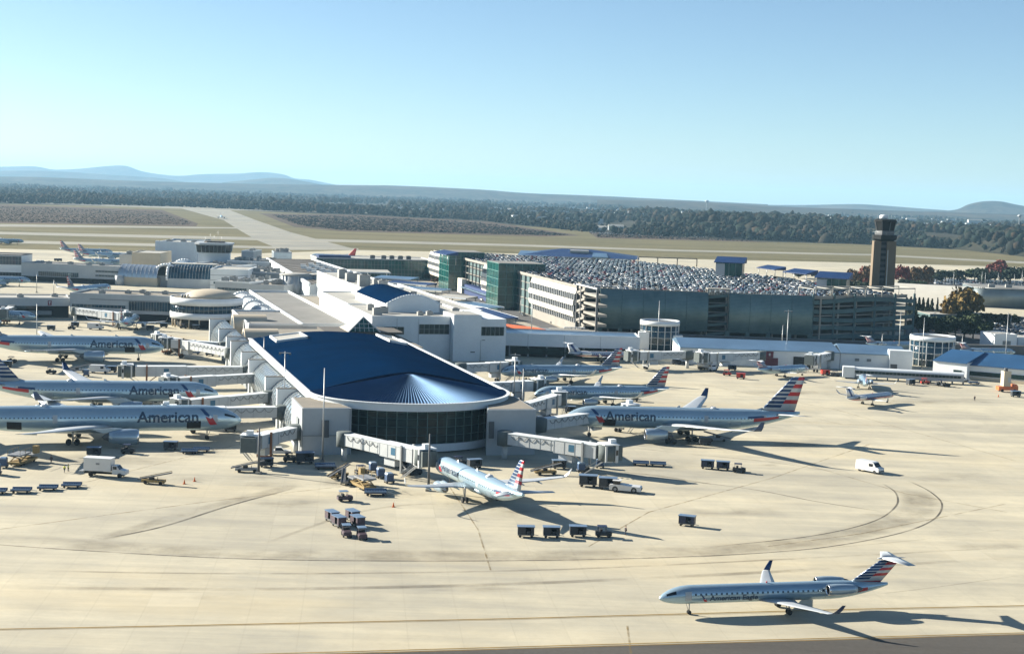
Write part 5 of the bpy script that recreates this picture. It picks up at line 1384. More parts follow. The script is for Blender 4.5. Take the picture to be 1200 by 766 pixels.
M_wing = plain('wing_grey', (.48, .51, .53), .38, .15, .1, .4); M_nac = plain('nacelle_silver', (.34, .43, .50), .3, .4, .08, .3)
M_lip = plain('intake_lip', (.75, .75, .74), .2, .9); M_cock = plain('cockpit_glass', (.012, .015, .02), .08, 0, .1)
M_door = plain('open_hold_shade', (.012, .013, .015), .8); M_title = plain('title_blue', (.022, .045, .085), .4); M_red = plain('livery_red', (.40, .02, .03), .4)
M_gear = plain('gear_metal', (.28, .29, .30), .5, .4); M_white2 = plain('aircraft_white', (.62, .63, .64), .3, .05, .06, .3); M_fblue = plain('livery_blue', C_BLUE, .35)

class Fus:
    def __init__(s, L, R, zc, ln, lt, droop=.24, up=.80, tip=.13):
        s.L, s.R, s.zc, s.ln, s.lt, s.droop, s.up, s.tip = L, R, zc, ln, lt, droop, up, tip
    def at(s, x):
        """radius and axis height at station x"""
        d = s.L / 2 - x; e = x + s.L / 2
        if d < s.ln:
            t = max(0, d / s.ln); r = s.R * max(.02, (1 - (1 - t) ** 2.0) ** .62); return r, s.zc - s.droop * s.R * (1 - t) ** 1.8
        if e < s.lt:
            t = max(0, e / s.lt); r = s.R * (s.tip + (1 - s.tip) * (1 - (1 - t) ** 1.75)); return r, s.zc + (s.R - r) * s.up
        return s.R, s.zc
    def pt(s, x, phi, off=0.0, side=1):
        r, z = s.at(x); return (x, side * (r + off) * math.cos(phi), z + (r + off) * math.sin(phi))
    def mesh(s, n=28):
        st = [s.L / 2 - s.ln * t for t in (0, .015, .05, .11, .2, .32, .48, .7)] + list(np.linspace(s.L / 2 - s.ln, -s.L / 2 + s.lt, 6)) + [-s.L / 2 + s.lt * t for t in (.82, .62, .42, .24, .1, .03, 0)]
        return MB().loft([[s.pt(x, 2 * math.pi * k / n) for k in range(n)] for x in st], True)
    def patch(s, xa, xb, pa, pb, side, off=.03, nx=4, npz=4, mb=None):
        mb = mb or MB()
        return mb.grid([[s.pt(xa + (xb - xa) * i / nx, pa + (pb - pa) * j / npz, off, side) for j in range(npz + 1)] for i in range(nx + 1)])

def airfoil(xle, c, t, n=7):
    """closed section: list of (x, thickness offset)"""
    up = [];
    for k in range(n):
        u = (k / (n - 1)) ** 1.6; up.append((u, t * 2.2 * (math.sqrt(max(u, 0)) - u) * .9 + .001))
    pts = [(xle - c * u, v * c) for u, v in up] + [(xle - c * u, -v * c * .6) for u, v in up[-2:0:-1]]
    return pts
def wing(stations, side=1):
    """stations: y, leading-edge x, chord, z, thickness ratio"""
    return MB().loft([[(x, side * y, z + v) for x, v in airfoil(xl, c, t)] for y, xl, c, z, t in stations], True)
def fin(stations):
    return MB().loft([[(x, v, z) for x, v in airfoil(xl, c, t)] for z, xl, c, t in stations], True)
def engine(root, x, y, z, R, L, nac=M_nac, pyl=None):
    o = MB().lathe([(R * .80, L * .47), (R * .90, L * .5), (R * .98, L * .44), (R * 1.04, L * .2), (R * 1.0, -.1 * L), (R * .84, -.36 * L), (R * .70, -.5 * L), (R * .62, -.5 * L)], (x, y, z), 'x', 22, False).build('engine', nac, root)
    MB().lathe([(R * .80, L * .47), (R * .82, L * .3), (R * .8, L * .28), (.05, L * .28)], (x, y, z), 'x', 20, False).build('intake', M_black, o)
    MB().lathe([(R * .79, L * .465), (R * .86, L * .505), (R * .93, L * .50), (R * .985, L * .44)], (x, y, z), 'x', 22, False).build('intake_lip', M_lip, o)
    MB().lathe([(R * .62, -.5 * L), (R * .5, -.55 * L), (R * .34, -.66 * L), (.05, -.74 * L)], (x, y, z), 'x', 16, False).build('exhaust_cone', M_dgrey, o)
    if pyl: pyl.build('pylon', nac, o)
    return o
def gear(root, x, y, ztop, wr, n, name='main_gear', gap=.5, bog=0.0):
    mb = MB().tube((x, y, wr), (x, y, ztop), wr * .28, n=8); mb.tube((x + wr * .2, y, wr * 1.4), (x + wr * 2.2, y, ztop), wr * .12, n=6)
    mb.tube((x, y - gap, wr), (x, y + gap, wr), wr * .18, n=6)
    if bog: mb.tube((x - bog, y, wr), (x + bog, y, wr), wr * .2, n=6)
    g = mb.build(name, M_gear, root)
    for dx in ((-bog, bog) if bog else (0,)):
        for dy in (-gap, gap):
            MB().lathe([(wr * .5, -wr * .3), (wr * .95, -wr * .3), (wr, -wr * .15), (wr, wr * .15), (wr * .95, wr * .3), (wr * .5, wr * .3)], (x + dx, y + dy, wr), 'y', 14).build('wheel', M_tyreb, g)
    return g

def text_mb(body, size, fu, x0, zarc, side, off=.035, bold=.02, spacing=1.0):
    """lettering wrapped onto the hull; x0 = where the first letter starts, reading towards the nose on the right side"""
    cu = bpy.data.curves.new('lettering', 'FONT'); cu.body = body; cu.size = size; cu.offset = bold * size; cu.space_character = spacing; cu.resolution_u = 4
    ob = bpy.data.objects.new('lettering', cu); COL.objects.link(ob); dg = bpy.context.evaluated_depsgraph_get(); dg.update()
    me = bpy.data.meshes.new_from_object(ob.evaluated_get(dg)); bpy.data.objects.remove(ob)
    b = bmesh.new(); b.from_mesh(me); bpy.data.meshes.remove(me)
    lo = min(v.co.y for v in b.verts); hi = max(v.co.y for v in b.verts); k = max(3, int((hi - lo) / .3))
    for i in range(1, k):
        bmesh.ops.bisect_plane(b, geom=b.verts[:] + b.edges[:] + b.faces[:], plane_co=(0, lo + (hi - lo) * i / k, 0), plane_no=(0, 1, 0))
    bmesh.ops.triangulate(b, faces=b.faces); b.verts.ensure_lookup_table()
    mb = MB(); vsx = []
    for v in b.verts:
        x = x0 + v.co.x * (1 if side < 0 else -1); r, _ = fu.at(x); vsx.append(fu.pt(x, (zarc + v.co.y) / r, off, side))
    mb.add(vsx, [tuple(q.index for q in f.verts) for f in b.faces]); w_ = max(v.co.x for v in b.verts); b.free()
    return mb, w_
def emblem(fu, xc, zarc, s, side, root):
    """slanting bird mark: blue upper wing, white beak gap, red lower wing"""
    dirn = 1 if side < 0 else -1
    def poly_(pts, m, nm):
        b = bmesh.new(); b.faces.new([b.verts.new((x * s, y * s, 0)) for x, y in pts])
        for i in range(1, 8):
            bmesh.ops.bisect_plane(b, geom=b.verts[:] + b.edges[:] + b.faces[:], plane_co=(0, (-1 + 2 * i / 8) * s, 0), plane_no=(0, 1, 0))
        bmesh.ops.triangulate(b, faces=b.faces); b.verts.ensure_lookup_table(); b.verts.index_update()
        vv = []
        for v in b.verts:
            x = xc + v.co.x * dirn; r, _ = fu.at(x); vv.append(fu.pt(x, (zarc + v.co.y) / r, .04, side))
        MB().add(vv, [tuple(q.index for q in f.verts) for f in b.faces]).build(nm, m, root); b.free()
    poly_([(-.85, 1.0), (-.45, .95), (.15, .25), (.05, .05), (-.35, .28)], M_fblue, 'emblem_blue')
    poly_([(-.25, .15), (.12, .02), (.22, .22), (.42, .02), (.30, -.12)], M_white2, 'emblem_white')
    poly_([(-.28, .08), (.28, -.15), (.45, .0), (.95, -.75), (.25, -.85), (.0, -.5)], M_red, 'emblem_red')

def airliner(kind):
    t = thing('airliner', 'silver airliner', 'airplane')
    K = dict(
        wide=dict(L=62.5, R=2.82, zc=5.3, ln=8.2, lt=21, hs=30.1, root=(6.5, 11.2), swp=.60, ch=(11.0, 7.2, 2.6), kink=9.2, zw=-1.75, dih=.105, wl=1, eng=(8.6, 9.35, 2.35, 1.5, 5.8), fin=(-20.2, 9.6, -29.0, 3.3, 16.9), hst=(9.7, -26.4, 5.6, 2.2), mg=(-1.6, 5.3), ng=24.5, win=.55, tx=(1.62, -2.6), title=3.4),
        triple=dict(L=64.5, R=3.1, zc=5.4, ln=9.2, lt=22, hs=30.5, root=(7.5, 13.2), swp=.66, ch=(13.0, 8.2, 2.2), kink=9.8, zw=-1.9, dih=.10, wl=0, eng=(9.4, 9.7, 2.5, 1.85, 6.8), fin=(-20.5, 10.4, -30.6, 3.6, 18.4), hst=(10.8, -27.0, 6.4, 2.4), mg=(-2.2, 5.5), ng=23.5, win=.6, tx=(1.8, -2.7), title=3.7),
        long=dict(L=73.5, R=3.1, zc=5.4, ln=9.2, lt=23, hs=31.0, root=(7.0, 13.2), swp=.66, ch=(13.0, 8.2, 2.2), kink=9.8, zw=-1.9, dih=.10, wl=0, eng=(8.9, 9.7, 2.5, 1.85, 6.8), fin=(-25.2, 10.4, -35.3, 3.6, 18.4), hst=(10.8, -31.5, 6.4, 2.4), mg=(-2.7, 5.5), ng=28.5, win=.6, tx=(1.8, -2.7), title=3.7),
        narrow=dict(L=42.5, R=2.0, zc=3.85, ln=5.0, lt=13.5, hs=17.4, root=(4.4, 7.2), swp=.49, ch=(6.6, 4.0, 1.6), kink=6.2, zw=-1.15, dih=.095, wl=2, eng=(5.6, 5.75, 1.75, 1.08, 4.3), fin=(-13.2, 6.6, -19.2, 2.1, 11.7), hst=(6.2, -17.6, 3.8, 1.5), mg=(-2.2, 3.8), ng=14.6, win=.35, tx=(1.2, -1.6), title=2.3))[kind]
    fu = Fus(K['L'], K['R'], K['zc'], K['ln'], K['lt']); L, R, zc = K['L'], K['R'], K['zc']
    hull = hull_mat('hull_' + kind, zc + K['win'], -L * .38, L * .36, .95 if R > 2.5 else .85, (.38, .51, .59))
    fu.mesh().build('fuselage', hull, t)
    # belly fairing
    MB().loft([[(x, w_ * math.cos(a), zc - R * .72 + h * math.sin(a)) for a in [2 * math.pi * k / 16 for k in range(16)]] for x, w_, h in ((L * .15, .2, .1), (L * .11, R * .8, R * .33), (0, R * 1.02, R * .46), (-L * .09, R * .85, R * .4), (-L * .15, .2, .1))], True).build('belly_fairing', M_nac, t)
    x0, y0 = K['root'][0], R * .5; sw = K['swp']; zr = zc + K['zw']; le = lambda y: x0 - (y - y0) * sw
    for s in (1, -1):
        hs = K['hs']; st = [(y0, x0, K['ch'][0], zr, .12), (K['kink'], le(K['kink']), K['ch'][1], zr + K['kink'] * K['dih'], .11), ((K['kink'] + hs) / 2, le((K['kink'] + hs) / 2), (K['ch'][1] + K['ch'][2]) / 2, zr + (K['kink'] + hs) / 2 * K['dih'], .10), (hs * .97, le(hs * .97), K['ch'][2] * 1.1, zr + hs * .97 * K['dih'] + .25, .09)]
        zt = zr + hs * K['dih'] + .3
        w_ = wing(st + [(hs, le(hs) - .4, K['ch'][2] * (.8 if K['wl'] else .35), zt + .1, .08)], s).build('wing', M_wing, t)
        if K['wl']:
            h = 2.3 if K['wl'] == 1 else 1.9
            wing([(hs - .05, le(hs) - .4, K['ch'][2] * .8, zt, .07), (hs + .5, le(hs) - 1.0, K['ch'][2] * .66, zt + h * .35, .07), (hs + .95, le(hs) - 2.0, K['ch'][2] * .36, zt + h, .06)], s).build('winglet', M_fblue if K['wl'] == 1 else M_wing, w_)
        mb = MB()
        for q in (.30, .5, .7):
            y = hs * q; xl = le(y) - K['ch'][1] * (1.15 - q * .75); z = zr + y * K['dih'] - .25; mb.tube((xl + 1.6, s * y, z), (xl - 1.2, s * y, z - .1), .28, .1, 8)
        mb.build('flap_fairing', M_nac, w_)
        h = K['hst']; zz = zc + R * .52
        wing([(.3, h[1] + 2.6, h[2], zz, .10), (h[0], h[1] - 3.4, h[3], zz + h[0] * .11, .09)], s).build('tailplane', M_wing, t)
        ex, ey, ez, er, el = K['eng']; zwg = zr + ey * K['dih']
        pyl = MB().loft([[(ex + el * .15, s * ey - .25, ez + er * .9), (ex + el * .15, s * ey + .25, ez + er * .9), (ex - el * .7, s * ey + .2, ez + er * .5), (ex - el * .7, s * ey - .2, ez + er * .5)], [(ex - el * .25, s * ey - .2, zwg + .15), (ex - el * .25, s * ey + .2, zwg + .15), (ex - el * 1.1, s * ey + .15, zwg - .1), (ex - el * 1.1, s * ey - .15, zwg - .1)]], True, False)
        engine(t, ex, s * ey, ez, er, el, M_nac, pyl)
        mx, my = K['mg']; gear(t, mx, s * my, zr + .6, .68 if R > 2.5 else .58, 2, 'main_gear', .62 if R > 2.5 else .45, .95 if R > 2.5 else 0)
    gear(t, K['ng'] if kind != 'narrow' else K['ng'], 0, zc - R * .8, .52 if R > 2.5 else .4, 2, 'nose_gear', .35)
    f = K['fin']; zb = zc + R * .72; zt = f[4]
    tm = tail_mat('tail_' + kind, zb + (zt - zb) * .14, (zt - zb) / 9.2, f[0] - f[1] * .52, zb, -(f[0] - f[2] - (f[1] - f[3]) * .52) / (zt - zb))
    fin([(zb, f[0], f[1], .10), (zb + (zt - zb) * .97, f[2] + .25, f[3] * 1.05, .09), (zt, f[2] - .4, f[3] * .75, .06)]).build('tail_fin', tm, t)
    fin([(zb - .1, f[0] + 3.2, 3.6, .03), (zb + (zt - zb) * .12, f[0] - .9, 1.0, .03)]).build('fin_fillet', M_nac, t)
    for s in (1, -1):
        fu.patch(-L / 2 + .095 * L, -L / 2 + .205 * L, -.30 if s else 0, .10, s, .03, 8, 4).build('tail_flash', M_red, t)
        fu.patch(-L / 2 + .16 * L, -L / 2 + .23 * L, .10, .34, s, .03, 6, 3).build('tail_flash', M_fblue, t)
        c0 = L / 2 - K['ln'] * .17; c1 = L / 2 - K['ln'] * .46
        fu.patch(c0, c1, .42, .66, s, .03, 5, 3).build('cockpit_window', M_cock, t)
        fu.patch(L / 2 - (13.2 if R > 2.5 else 9.4), L / 2 - (9.9 if R > 2.5 else 7.2), -.82, -.10, s, .03, 3, 4).build('cargo_door', M_door if kind != 'narrow' else M_nac, t)  # open doors: black paints in the hold's dark and the panel's shade
        fu.patch(-L * .24, -L * .195, -.82, -.12, s, .03, 3, 4).build('cargo_door', M_door if kind == 'long' else M_nac, t)
        for dx in (.405, .22, -.10, -.35):
            a = L * dx; fu.patch(a, a + 1.05, -.22, .42, s, .012, 2, 4).build('cabin_door', M_cool, t)
        sz = K['title']; mb, w_ = text_mb('American', sz, fu, 0, 0, s, .035)
        nose_off = (10.5 if R > 2.5 else 6.8)
        xs_ = L / 2 - nose_off - w_ if s < 0 else L / 2 - nose_off
        mb, w_ = text_mb('American', sz, fu, xs_, -.25 * sz + (.12 * R), s, .035); mb.build('airline_title', M_title, t)
        emblem(fu, L / 2 - nose_off + (sz * .62), .15 * sz, sz * .62, s, t)
    mb = MB()
    for x in (L * .25, L * .02, -L * .12): mb.loft([[(x + .5, -.04, zc + R - .02), (x + .5, .04, zc + R - .02), (x - .5, .04, zc + R - .02), (x - .5, -.04, zc + R - .02)], [(x - .1, -.03, zc + R + .5), (x - .1, .03, zc + R + .5), (x - .5, .03, zc + R + .5), (x - .5, -.03, zc + R + .5)]], True, False)
    mb.build('antenna', M_white2, t)
    MB().lathe([(.75, -.16), (.9, 0), (.6, .32), (.05, .4)], (-L * .13, 0, zc + R - .05), 'z', 12).build('radome', M_white2, t)
    return Proto(t), K

def regional(kind):
    t = thing('regional_jet', 'regional jet', 'airplane')
    K = dict(big=dict(L=36.2, R=1.36, zc=2.95, ln=4.6, lt=9.5, hs=12.0, le=2.6, ch=(5.2, 3.2, 1.35), kx=-.5, eng=(-9.6, 2.2, 3.55, .82, 4.6), fin=(-11.4, 5.4, -16.9, 3.3, 7.5)),
             small=dict(L=26.5, R=1.34, zc=2.75, ln=4.0, lt=8.0, hs=10.4, le=1.8, ch=(4.6, 2.9, 1.3), kx=-.5, eng=(-6.6, 2.1, 3.25, .72, 3.8), fin=(-7.6, 4.8, -11.2, 2.9, 6.3)),
             old=dict(L=26.5, R=1.14, zc=2.7, ln=4.2, lt=8.0, hs=10.0, le=1.4, ch=(4.1, 2.8, 1.1), kx=-.5, eng=(-6.9, 1.9, 3.1, .66, 3.6), fin=(-8.0, 4.8, -11.4, 2.7, 6.7)))[kind]
    L, R, zc = K['L'], K['R'], K['zc']; fu = Fus(L, R, zc, K['ln'], K['lt'], .34, .55, .16)
    two = [(zc + .05, .17, (.02, .05, .17)), (zc - .42, .14, (.38, .03, .04))] if kind == 'old' else None
    hull = hull_mat('hull_regional_' + kind, zc + .28, -L * .30, L * .37, .8, (.60, .62, .64) if kind == 'old' else (.34, .47, .56), two)
    fu.mesh(24).build('fuselage', hull, t)
    y0 = R * .5
    for s in (1, -1):
        hs = K['hs']; sw = .50; le = lambda y: K['le'] - (y - y0) * sw; zr = zc - R * .72
        w_ = wing([(y0, K['le'] + .7, K['ch'][0] + .7, zr, .12), (3.6, le(3.6), K['ch'][1], zr + .2, .11), (hs * .96, le(hs * .96), K['ch'][2], zr + .85, .09), (hs, le(hs) - .15, K['ch'][2] * .85, zr + .98, .08)], s).build('wing', M_wing, t)
        wing([(hs - .04, le(hs) - .15, K['ch'][2] * .85, zr + .95, .08), (hs + .35, le(hs) - .7, K['ch'][2] * .7, zr + 1.5, .07), (hs + .62, le(hs) - 1.4, K['ch'][2] * .42, zr + 2.3, .06)], s).build('winglet', M_fblue if kind == 'big' else M_wing, w_)
        ex, ey, ez, er, el = K['eng']
        pyl = MB().loft([[(ex + 1, s * R * .7, ez + .1), (ex + 1, s * R * .7, ez - .15), (ex - 1.4, s * R * .6, ez - .15), (ex - 1.4, s * R * .6, ez + .1)], [(ex + .9, s * (ey - er * .9), ez + .1), (ex + .9, s * (ey - er * .9), ez - .15), (ex - 1.3, s * (ey - er * .9), ez - .15), (ex - 1.3, s * (ey - er * .9), ez + .1)]], True, False)
        engine(t, ex, s * ey, ez, er, el, M_nac if kind != 'old' else M_white2, pyl)
        gear(t, -1.4, s * 2.0, zr + .2, .42, 2, 'main_gear', .3)
        f = K['fin']
        wing([(.05, f[2] + .15, f[3] * .95, f[4], .10), (f[4] * .57, f[2] - 2.0, f[3] * .42, f[4] - .12, .08)], s).build('tailplane', M_wing, t)
        fu.patch(L / 2 - K['ln'] * .20, L / 2 - K['ln'] * .50, .40, .85, s, .025, 4, 3).build('cockpit_window', M_cock, t)
        for dx in (.375, ): fu.patch(L * dx, L * dx + .95, -.5, .55, s, .012, 2, 4).build('cabin_door', M_cool, t)
        if kind == 'big':
            mb, w_ = text_mb('American Eagle', 1.15, fu, 0, 0, s, .025)
            mb, w_ = text_mb('American Eagle', 1.2, fu, L * .335 - 1.4 - (w_ if s < 0 else 0), -.74, s, .025); mb.build('airline_title', M_title, t)
            emblem(fu, L * .335 - .5, -.42, .62, s, t)
            fu.patch(-L * .335, -L * .40, -.35, .20, s, .03, 4, 3).build('tail_flash', M_red, t)
    gear(t, L * .37, 0, zc - R * .7, .3, 2, 'nose_gear', .2)
    f = K['fin']; zb = zc + R * .55; zt = f[4]
    if kind == 'old':
        tm = Mat('tail_regional_old', .3, .1); x, y, z = tm.xyz(); tm.color(tm.mix(((x - (z - zb) * -.75 + 10.2).abs() < .5), (.72, .73, .75), (.05, .08, .22))); tm = tm.m
    else:
        tm = tail_mat('tail_regional_' + kind, zb + .75, (zt - zb - .3) / 8.5, f[0] - f[1] * .5, zb, -(f[0] - f[2] - (f[1] - f[3]) * .5) / (zt - zb))
    fin([(zb, f[0], f[1], .10), (zt - .25, f[2] + .2, f[3], .10)]).build('tail_fin', tm, t)
    MB().loft([[(x, r * math.cos(a), f[4] + r * .8 * math.sin(a)) for a in [2 * math.pi * k / 10 for k in range(10)]] for x, r in ((f[2] + .7, .03), (f[2] + .2, .2), (f[2] - f[3] * .7, .2), (f[2] - f[3] * 1.2, .03))], True).build('tail_bullet', M_white2, t)
    MB().lathe([(.12, 0), (.1, .25), (.02, .3)], (L * .04, 0, zc + R - .03), n=8).build('beacon', M_red, t)
    return Proto(t), K

A_wide, KW = airliner('wide'); A_trip, KT = airliner('triple'); A_long, KLg = airliner('long'); A_nar, KN = airliner('narrow')
A_big, KB = regional('big'); A_small, KS = regional('small'); A_old, KO = regional('old')
def nose_at(pr, K, px, py, head, label, zn=None, group=None, ref='nose', scale=None):
    """set an aircraft by where its nose (or tail cone) is seen, and its heading in degrees"""
    k = scale or 1
    zz = (K['zc'] - .2 * K['R'] if zn is None else zn) * k if ref == 'nose' else (K['zc'] + .62 * K['R']) * k
    q = P(px, py, zz); a = RAD(head); s = -K['L'] / 2 * k if ref == 'nose' else K['L'] / 2 * k
    return pr.place((q.x + s * math.cos(a), q.y + s * math.sin(a), .06), a, label, group, scale)
nose_at(A_long, KLg, 283, 492, 15, 'nearest of the three left wide-body jets, long and silver, hold doors open')
nose_at(A_wide, KW, 256, 461.5, 11, 'middle of the three silver wide-body jets at left, with winglets and red tail flash')
nose_at(A_trip, KT, 192.5, 407, 12, 'farthest of the three silver wide-body jets at left, below the round pavilion')
nose_at(A_wide, KW, 661, 489.5, 185, 'silver wide-body jet with a big striped tail, parked right of the rotunda behind a bridge')
nose_at(A_nar, KN, 784, 455, 195, 'silver narrow-body jet behind the wide-body at right, striped tail near the tan apron', ref='tail')
nose_at(A_nar, KN, 729, 430.5, 195, 'silver narrow-body jet nearest the white concourse link, striped tail before a drum', ref='tail')
hd = 90 + 25.5; tq = P(613, 580, 5.2); q = Vector((tq.x + 21.0 * math.cos(RAD(hd)), tq.y + 21.0 * math.sin(RAD(hd)))); A_nar.place((q.x, q.y, .06), RAD(hd), 'sunlit narrow-body jet nosed in to the rotunda, its red striped tail towards the viewer', None, 1.0)
q = P(905, 715); A_big.place((41.6, 217.3, .06), RAD(180 + 13.6), 'long silver regional jet taxiing along the yellow line in the foreground', None, 1.035)
nose_at(A_nar, KN, 42, 371, 15, 'silver jet half out of the picture at the far left below the low wing')
q = P(151, 386); A_nar.place((q.x, q.y, .06), RAD(95), 'jet seen from behind, nosed in to the grey wing left of the round pavilion', None, .92)
q = P(104, 346); A_nar.place((q.x, q.y, .06), RAD(72), 'jet between the two left concourses, seen from behind with a dark red tail', None, .95)
nose_at(A_nar, KN, 36, 329, 12, 'pale jet at the left edge between the two concourses', scale=.95)
nose_at(A_nar, KN, 70, 291.5, 10, 'leftmost striped tail of the three jets beyond the far left concourse', ref='tail')
nose_at(A_nar, KN, 91, 296, 10, 'jet with the tallest looking tail, between its two neighbours beyond the far left concourse', ref='tail')
nose_at(A_nar, KN, 86, 303.5, 8, 'nearest of the three jets parked beyond the far left concourse', ref='tail')
nose_at(A_nar, KN, 28, 283, 8, 'pale jet far away at the left edge, before the runways', scale=.9)
q = P(259, 256); A_nar.place((q.x, q.y, .09), RAD(-75), 'tiny white jet taxiing towards the viewer on the far diagonal taxiway', None, 1.0)
nose_at(A_small, KS, 948, 431.5, 36, 'regional jet with a striped tail parked at the low wing between the drums', zn=2.5)
nose_at(A_old, KO, 1047, 462.5, 40, 'small white regional jet with blue and red cheat lines alone on the right apron', zn=2.6, scale=.92)
q = P(1012, 455); A_small.place((q.x, q.y, .06), RAD(80), 'regional jet seen from behind, nosed in to the covered walkway', None, .95)
nose_at(A_old, KO, 748, 416, 14, 'white regional jet with a red lower stripe parked left of the first drum', zn=2.6, scale=1.05)
for px, py, hd, lab in ((1022, 411, 20, 'jet behind the low wing, only its pale T-tail showing above the blue roof'), (1133, 419, 15, 'jet behind the deep blue roofed wing, its T-tail showing beside the right drum')):
    q = P(px, py); A_small.place((q.x + 10 * math.cos(RAD(hd)), q.y + 10 * math.sin(RAD(hd)), .06), RAD(hd), lab)
# red-finned jet behind the terminal front
o = A_nar.place((0, 0, 0), 0, 'jet behind the teal terminal front with only its red tail fin showing')
q = P(411, 307); a = RAD(165); o.location = (q.x - 0 + 16 * math.cos(a), q.y + 16 * math.sin(a), .06); o.rotation_euler = (0, 0, a)
for ch in o.children:
    if ch.name.startswith('tail_fin'):
        ch.data = ch.data.copy(); ch.data.materials.clear(); ch.data.materials.append(plain('red_tail', (.50, .05, .05), .35))
    if ch.name.startswith(('airline_title', 'emblem', 'tail_flash')): bpy.data.objects.remove(ch, do_unlink=True)
# ------------------------------------------------------------------ jet bridges
M_bell = plain('bellows_grey', (.10, .12, .12), .85, 0, .2, 1); M_sign = plain('bridge_sign_blue', (.03, .13, .22), .5); M_rust = plain('bridge_rust', (.22, .10, .05), .8)
M_bridge = plain('bridge_white', (.50, .52, .52), .5, 0, .12, .4)
def bridge(root_px, cab_px, label, zr=4.6, zc=4.4, ang=None, zroot=None, cabrot=0, stair=True, z_for=6.2):
    """root and cab given by the photo position of the roof line"""
    a = P(root_px[0], root_px[1], z_for); b = P(cab_px[0], cab_px[1], z_for); v = (b - a).xy; L = v.length; rz = math.atan2(v.y, v.x)
    t = thing('jet_bridge', label, 'jet bridge', (a.x, a.y, 0), rz, 'jet bridges at the gates')
    # drum at the building
    d = MB().lathe([(1.9, 3.3), (1.9, 6.6), (1.5, 6.75), (.1, 6.8)], n=16).build('entry_drum', M_bell, t); MB().tube((0, 0, 0), (0, 0, 3.3), .65, n=12).build('drum_column', M_bridge, d)
    m = L * .52
    def tun(x0, x1, w_, z0, h, nm):
        o = MB().box(x0, x1, -w_ / 2, w_ / 2, z0, z0 + h).build(nm, M_bridge, t); mb = MB()
        k = max(3, int((x1 - x0) / 2.6))
        for i in range(k + 1):
            x = x0 + (x1 - x0) * i / k
            for s in (-1, 1): mb.box(x - .06, x + .06, s * w_ / 2 - .05, s * w_ / 2 + .05, z0 + .12, z0 + h - .12)
            mb.box(x - .06, x + .06, -w_ / 2 + .05, w_ / 2 - .05, z0 - .06, z0 + .13)
        mb.box(x0, x1, -.1, .1, z0 - .08, z0 - .02).build('panel_rib', M_cool, o)
        MB().box(x0 - .05, x1 + .05, -w_ / 2 - .1, w_ / 2 + .1, z0 + h, z0 + h + .16).build('roof_edge', M_white, o); return o
    i1 = tun(1.6, m + 2, 2.5, 3.75, 2.55, 'inner_tunnel'); o1 = tun(m, L - 2.2, 3.0, 3.5, 2.95, 'outer_tunnel')
    for s in (-1, 1):                                                   # hanging cable loops on both sides
        mb = MB()
        n = max(3, int((m - 2) / 2.4)); pts = []
        for k in range(n):
            for q in range(5): pts.append((2.5 + (m - 3) * (k + q / 5) / n, s * 1.36, 6.1 - .95 * math.sin(math.pi * q / 5)))
        mb.path(pts, .06, 4).build('cable_loop', M_dgrey, i1)
    for s in (-1, 1): MB().box(m + (L - m) * .30, m + (L - m) * .30 + 1.5, s * 1.5 - .06, s * 1.5 + .06, 4.3, 5.9).build('sign_panel', M_sign, o1)
    # cab with bellows
    c = thing('cab', None, None, (L, 0, 0), cabrot); c.parent = t
    cb_ = MB().lathe([(2.1, 3.3), (2.1, 6.75), (.1, 6.95)], n=16).build('cab_drum', M_bell, t); cb_.location = (L, 0, 0); cb_.rotation_euler = (0, 0, cabrot)
    for nm, m_, mbx in (('cab_wall', M_bridge, MB().box(-1.2, .6, -1.95, -1.6, 3.1, 6.9).box(1.2, 1.9, -2.0, -1.2, 3.0, 6.9).box(1.2, 1.9, 1.2, 2.0, 3.0, 6.9).box(-1.2, .6, 1.6, 1.95, 3.1, 6.9)), ('cab_roof', M_white, MB().box(-1.6, 2.1, -2.1, 2.1, 6.96, 7.15).box(.4, 1.8, -.7, .7, 7.16, 8.1)),
                       ('bellows', M_bell, MB().box(1.9, 3.0, -1.7, 1.7, 3.4, 6.7)), ('cab_window', M_cock, MB().box(1.3, 1.8, -2.06, -2.0, 4.7, 5.9).box(1.3, 1.8, 2.0, 2.06, 4.7, 5.9))):
        q = mbx.build(nm, m_, cb_)
    bpy.data.objects.remove(c)
    # wheel carriage, lift columns
    x = L - 5.5; mb = MB()
    for s in (-1, 1): mb.box(x - .22, x + .22, s * 1.75 - .2, s * 1.75 + .2, .9, 6.9)
    mb.box(x - .3, x + .3, -1.9, 1.9, 1.0, 1.5).bar((x, 0, 1.3), (x - 3, 0, 3.4), .25, .25); mb = mb.build('lift_column', M_rust if root_px[0] < 400 else M_steel, t); wb_ = MB()
    for s in (-1, 1): wb_.tube((x, s * .6 - .25, .62), (x, s * .6 + .25, .62), .62, n=14)
    wb_.build('wheels', M_tyreb, mb)
    MB().box(m + 1.0, m + 4.6, -.9, .9, 1.6, 3.2).build('air_conditioner', M_bridge, t)
    if stair:
        st = MB()
        for s in (-.45, .45): st.bar((L + .2, -2.2 + s, 3.3), (L - 4.0, -2.6 + s, .2), .08, .2)
        for k in range(9): u = (k + .5) / 9; st.cbox(L + .2 - 4.2 * u, -2.2 - .4 * u, 3.3 - 3.1 * u, .35, .85, .05)
        for s in (-.48, .48): st.bar((L + .2, -2.2 + s, 4.3), (L - 4.0, -2.6 + s, 1.2), .05, .05)
        st.build('service_stair', M_steel, t)
    return t
bridge((347, 500), (294, 513), 'jet bridge with a rusty lift column standing alone left of the gate block', cabrot=.4)
bridge((404, 508), (497, 529), 'white jet bridge running down to the sunlit narrow-body from the left gate block', cabrot=-.3)
bridge((592, 507), (712, 524), 'jet bridge from the right gate block ending in a green-grey cab near the white tug', cabrot=.9)
bridge((632, 492), (740, 477), 'jet bridge with cable loops crossing the nose of the right wide-body', cabrot=1.2)
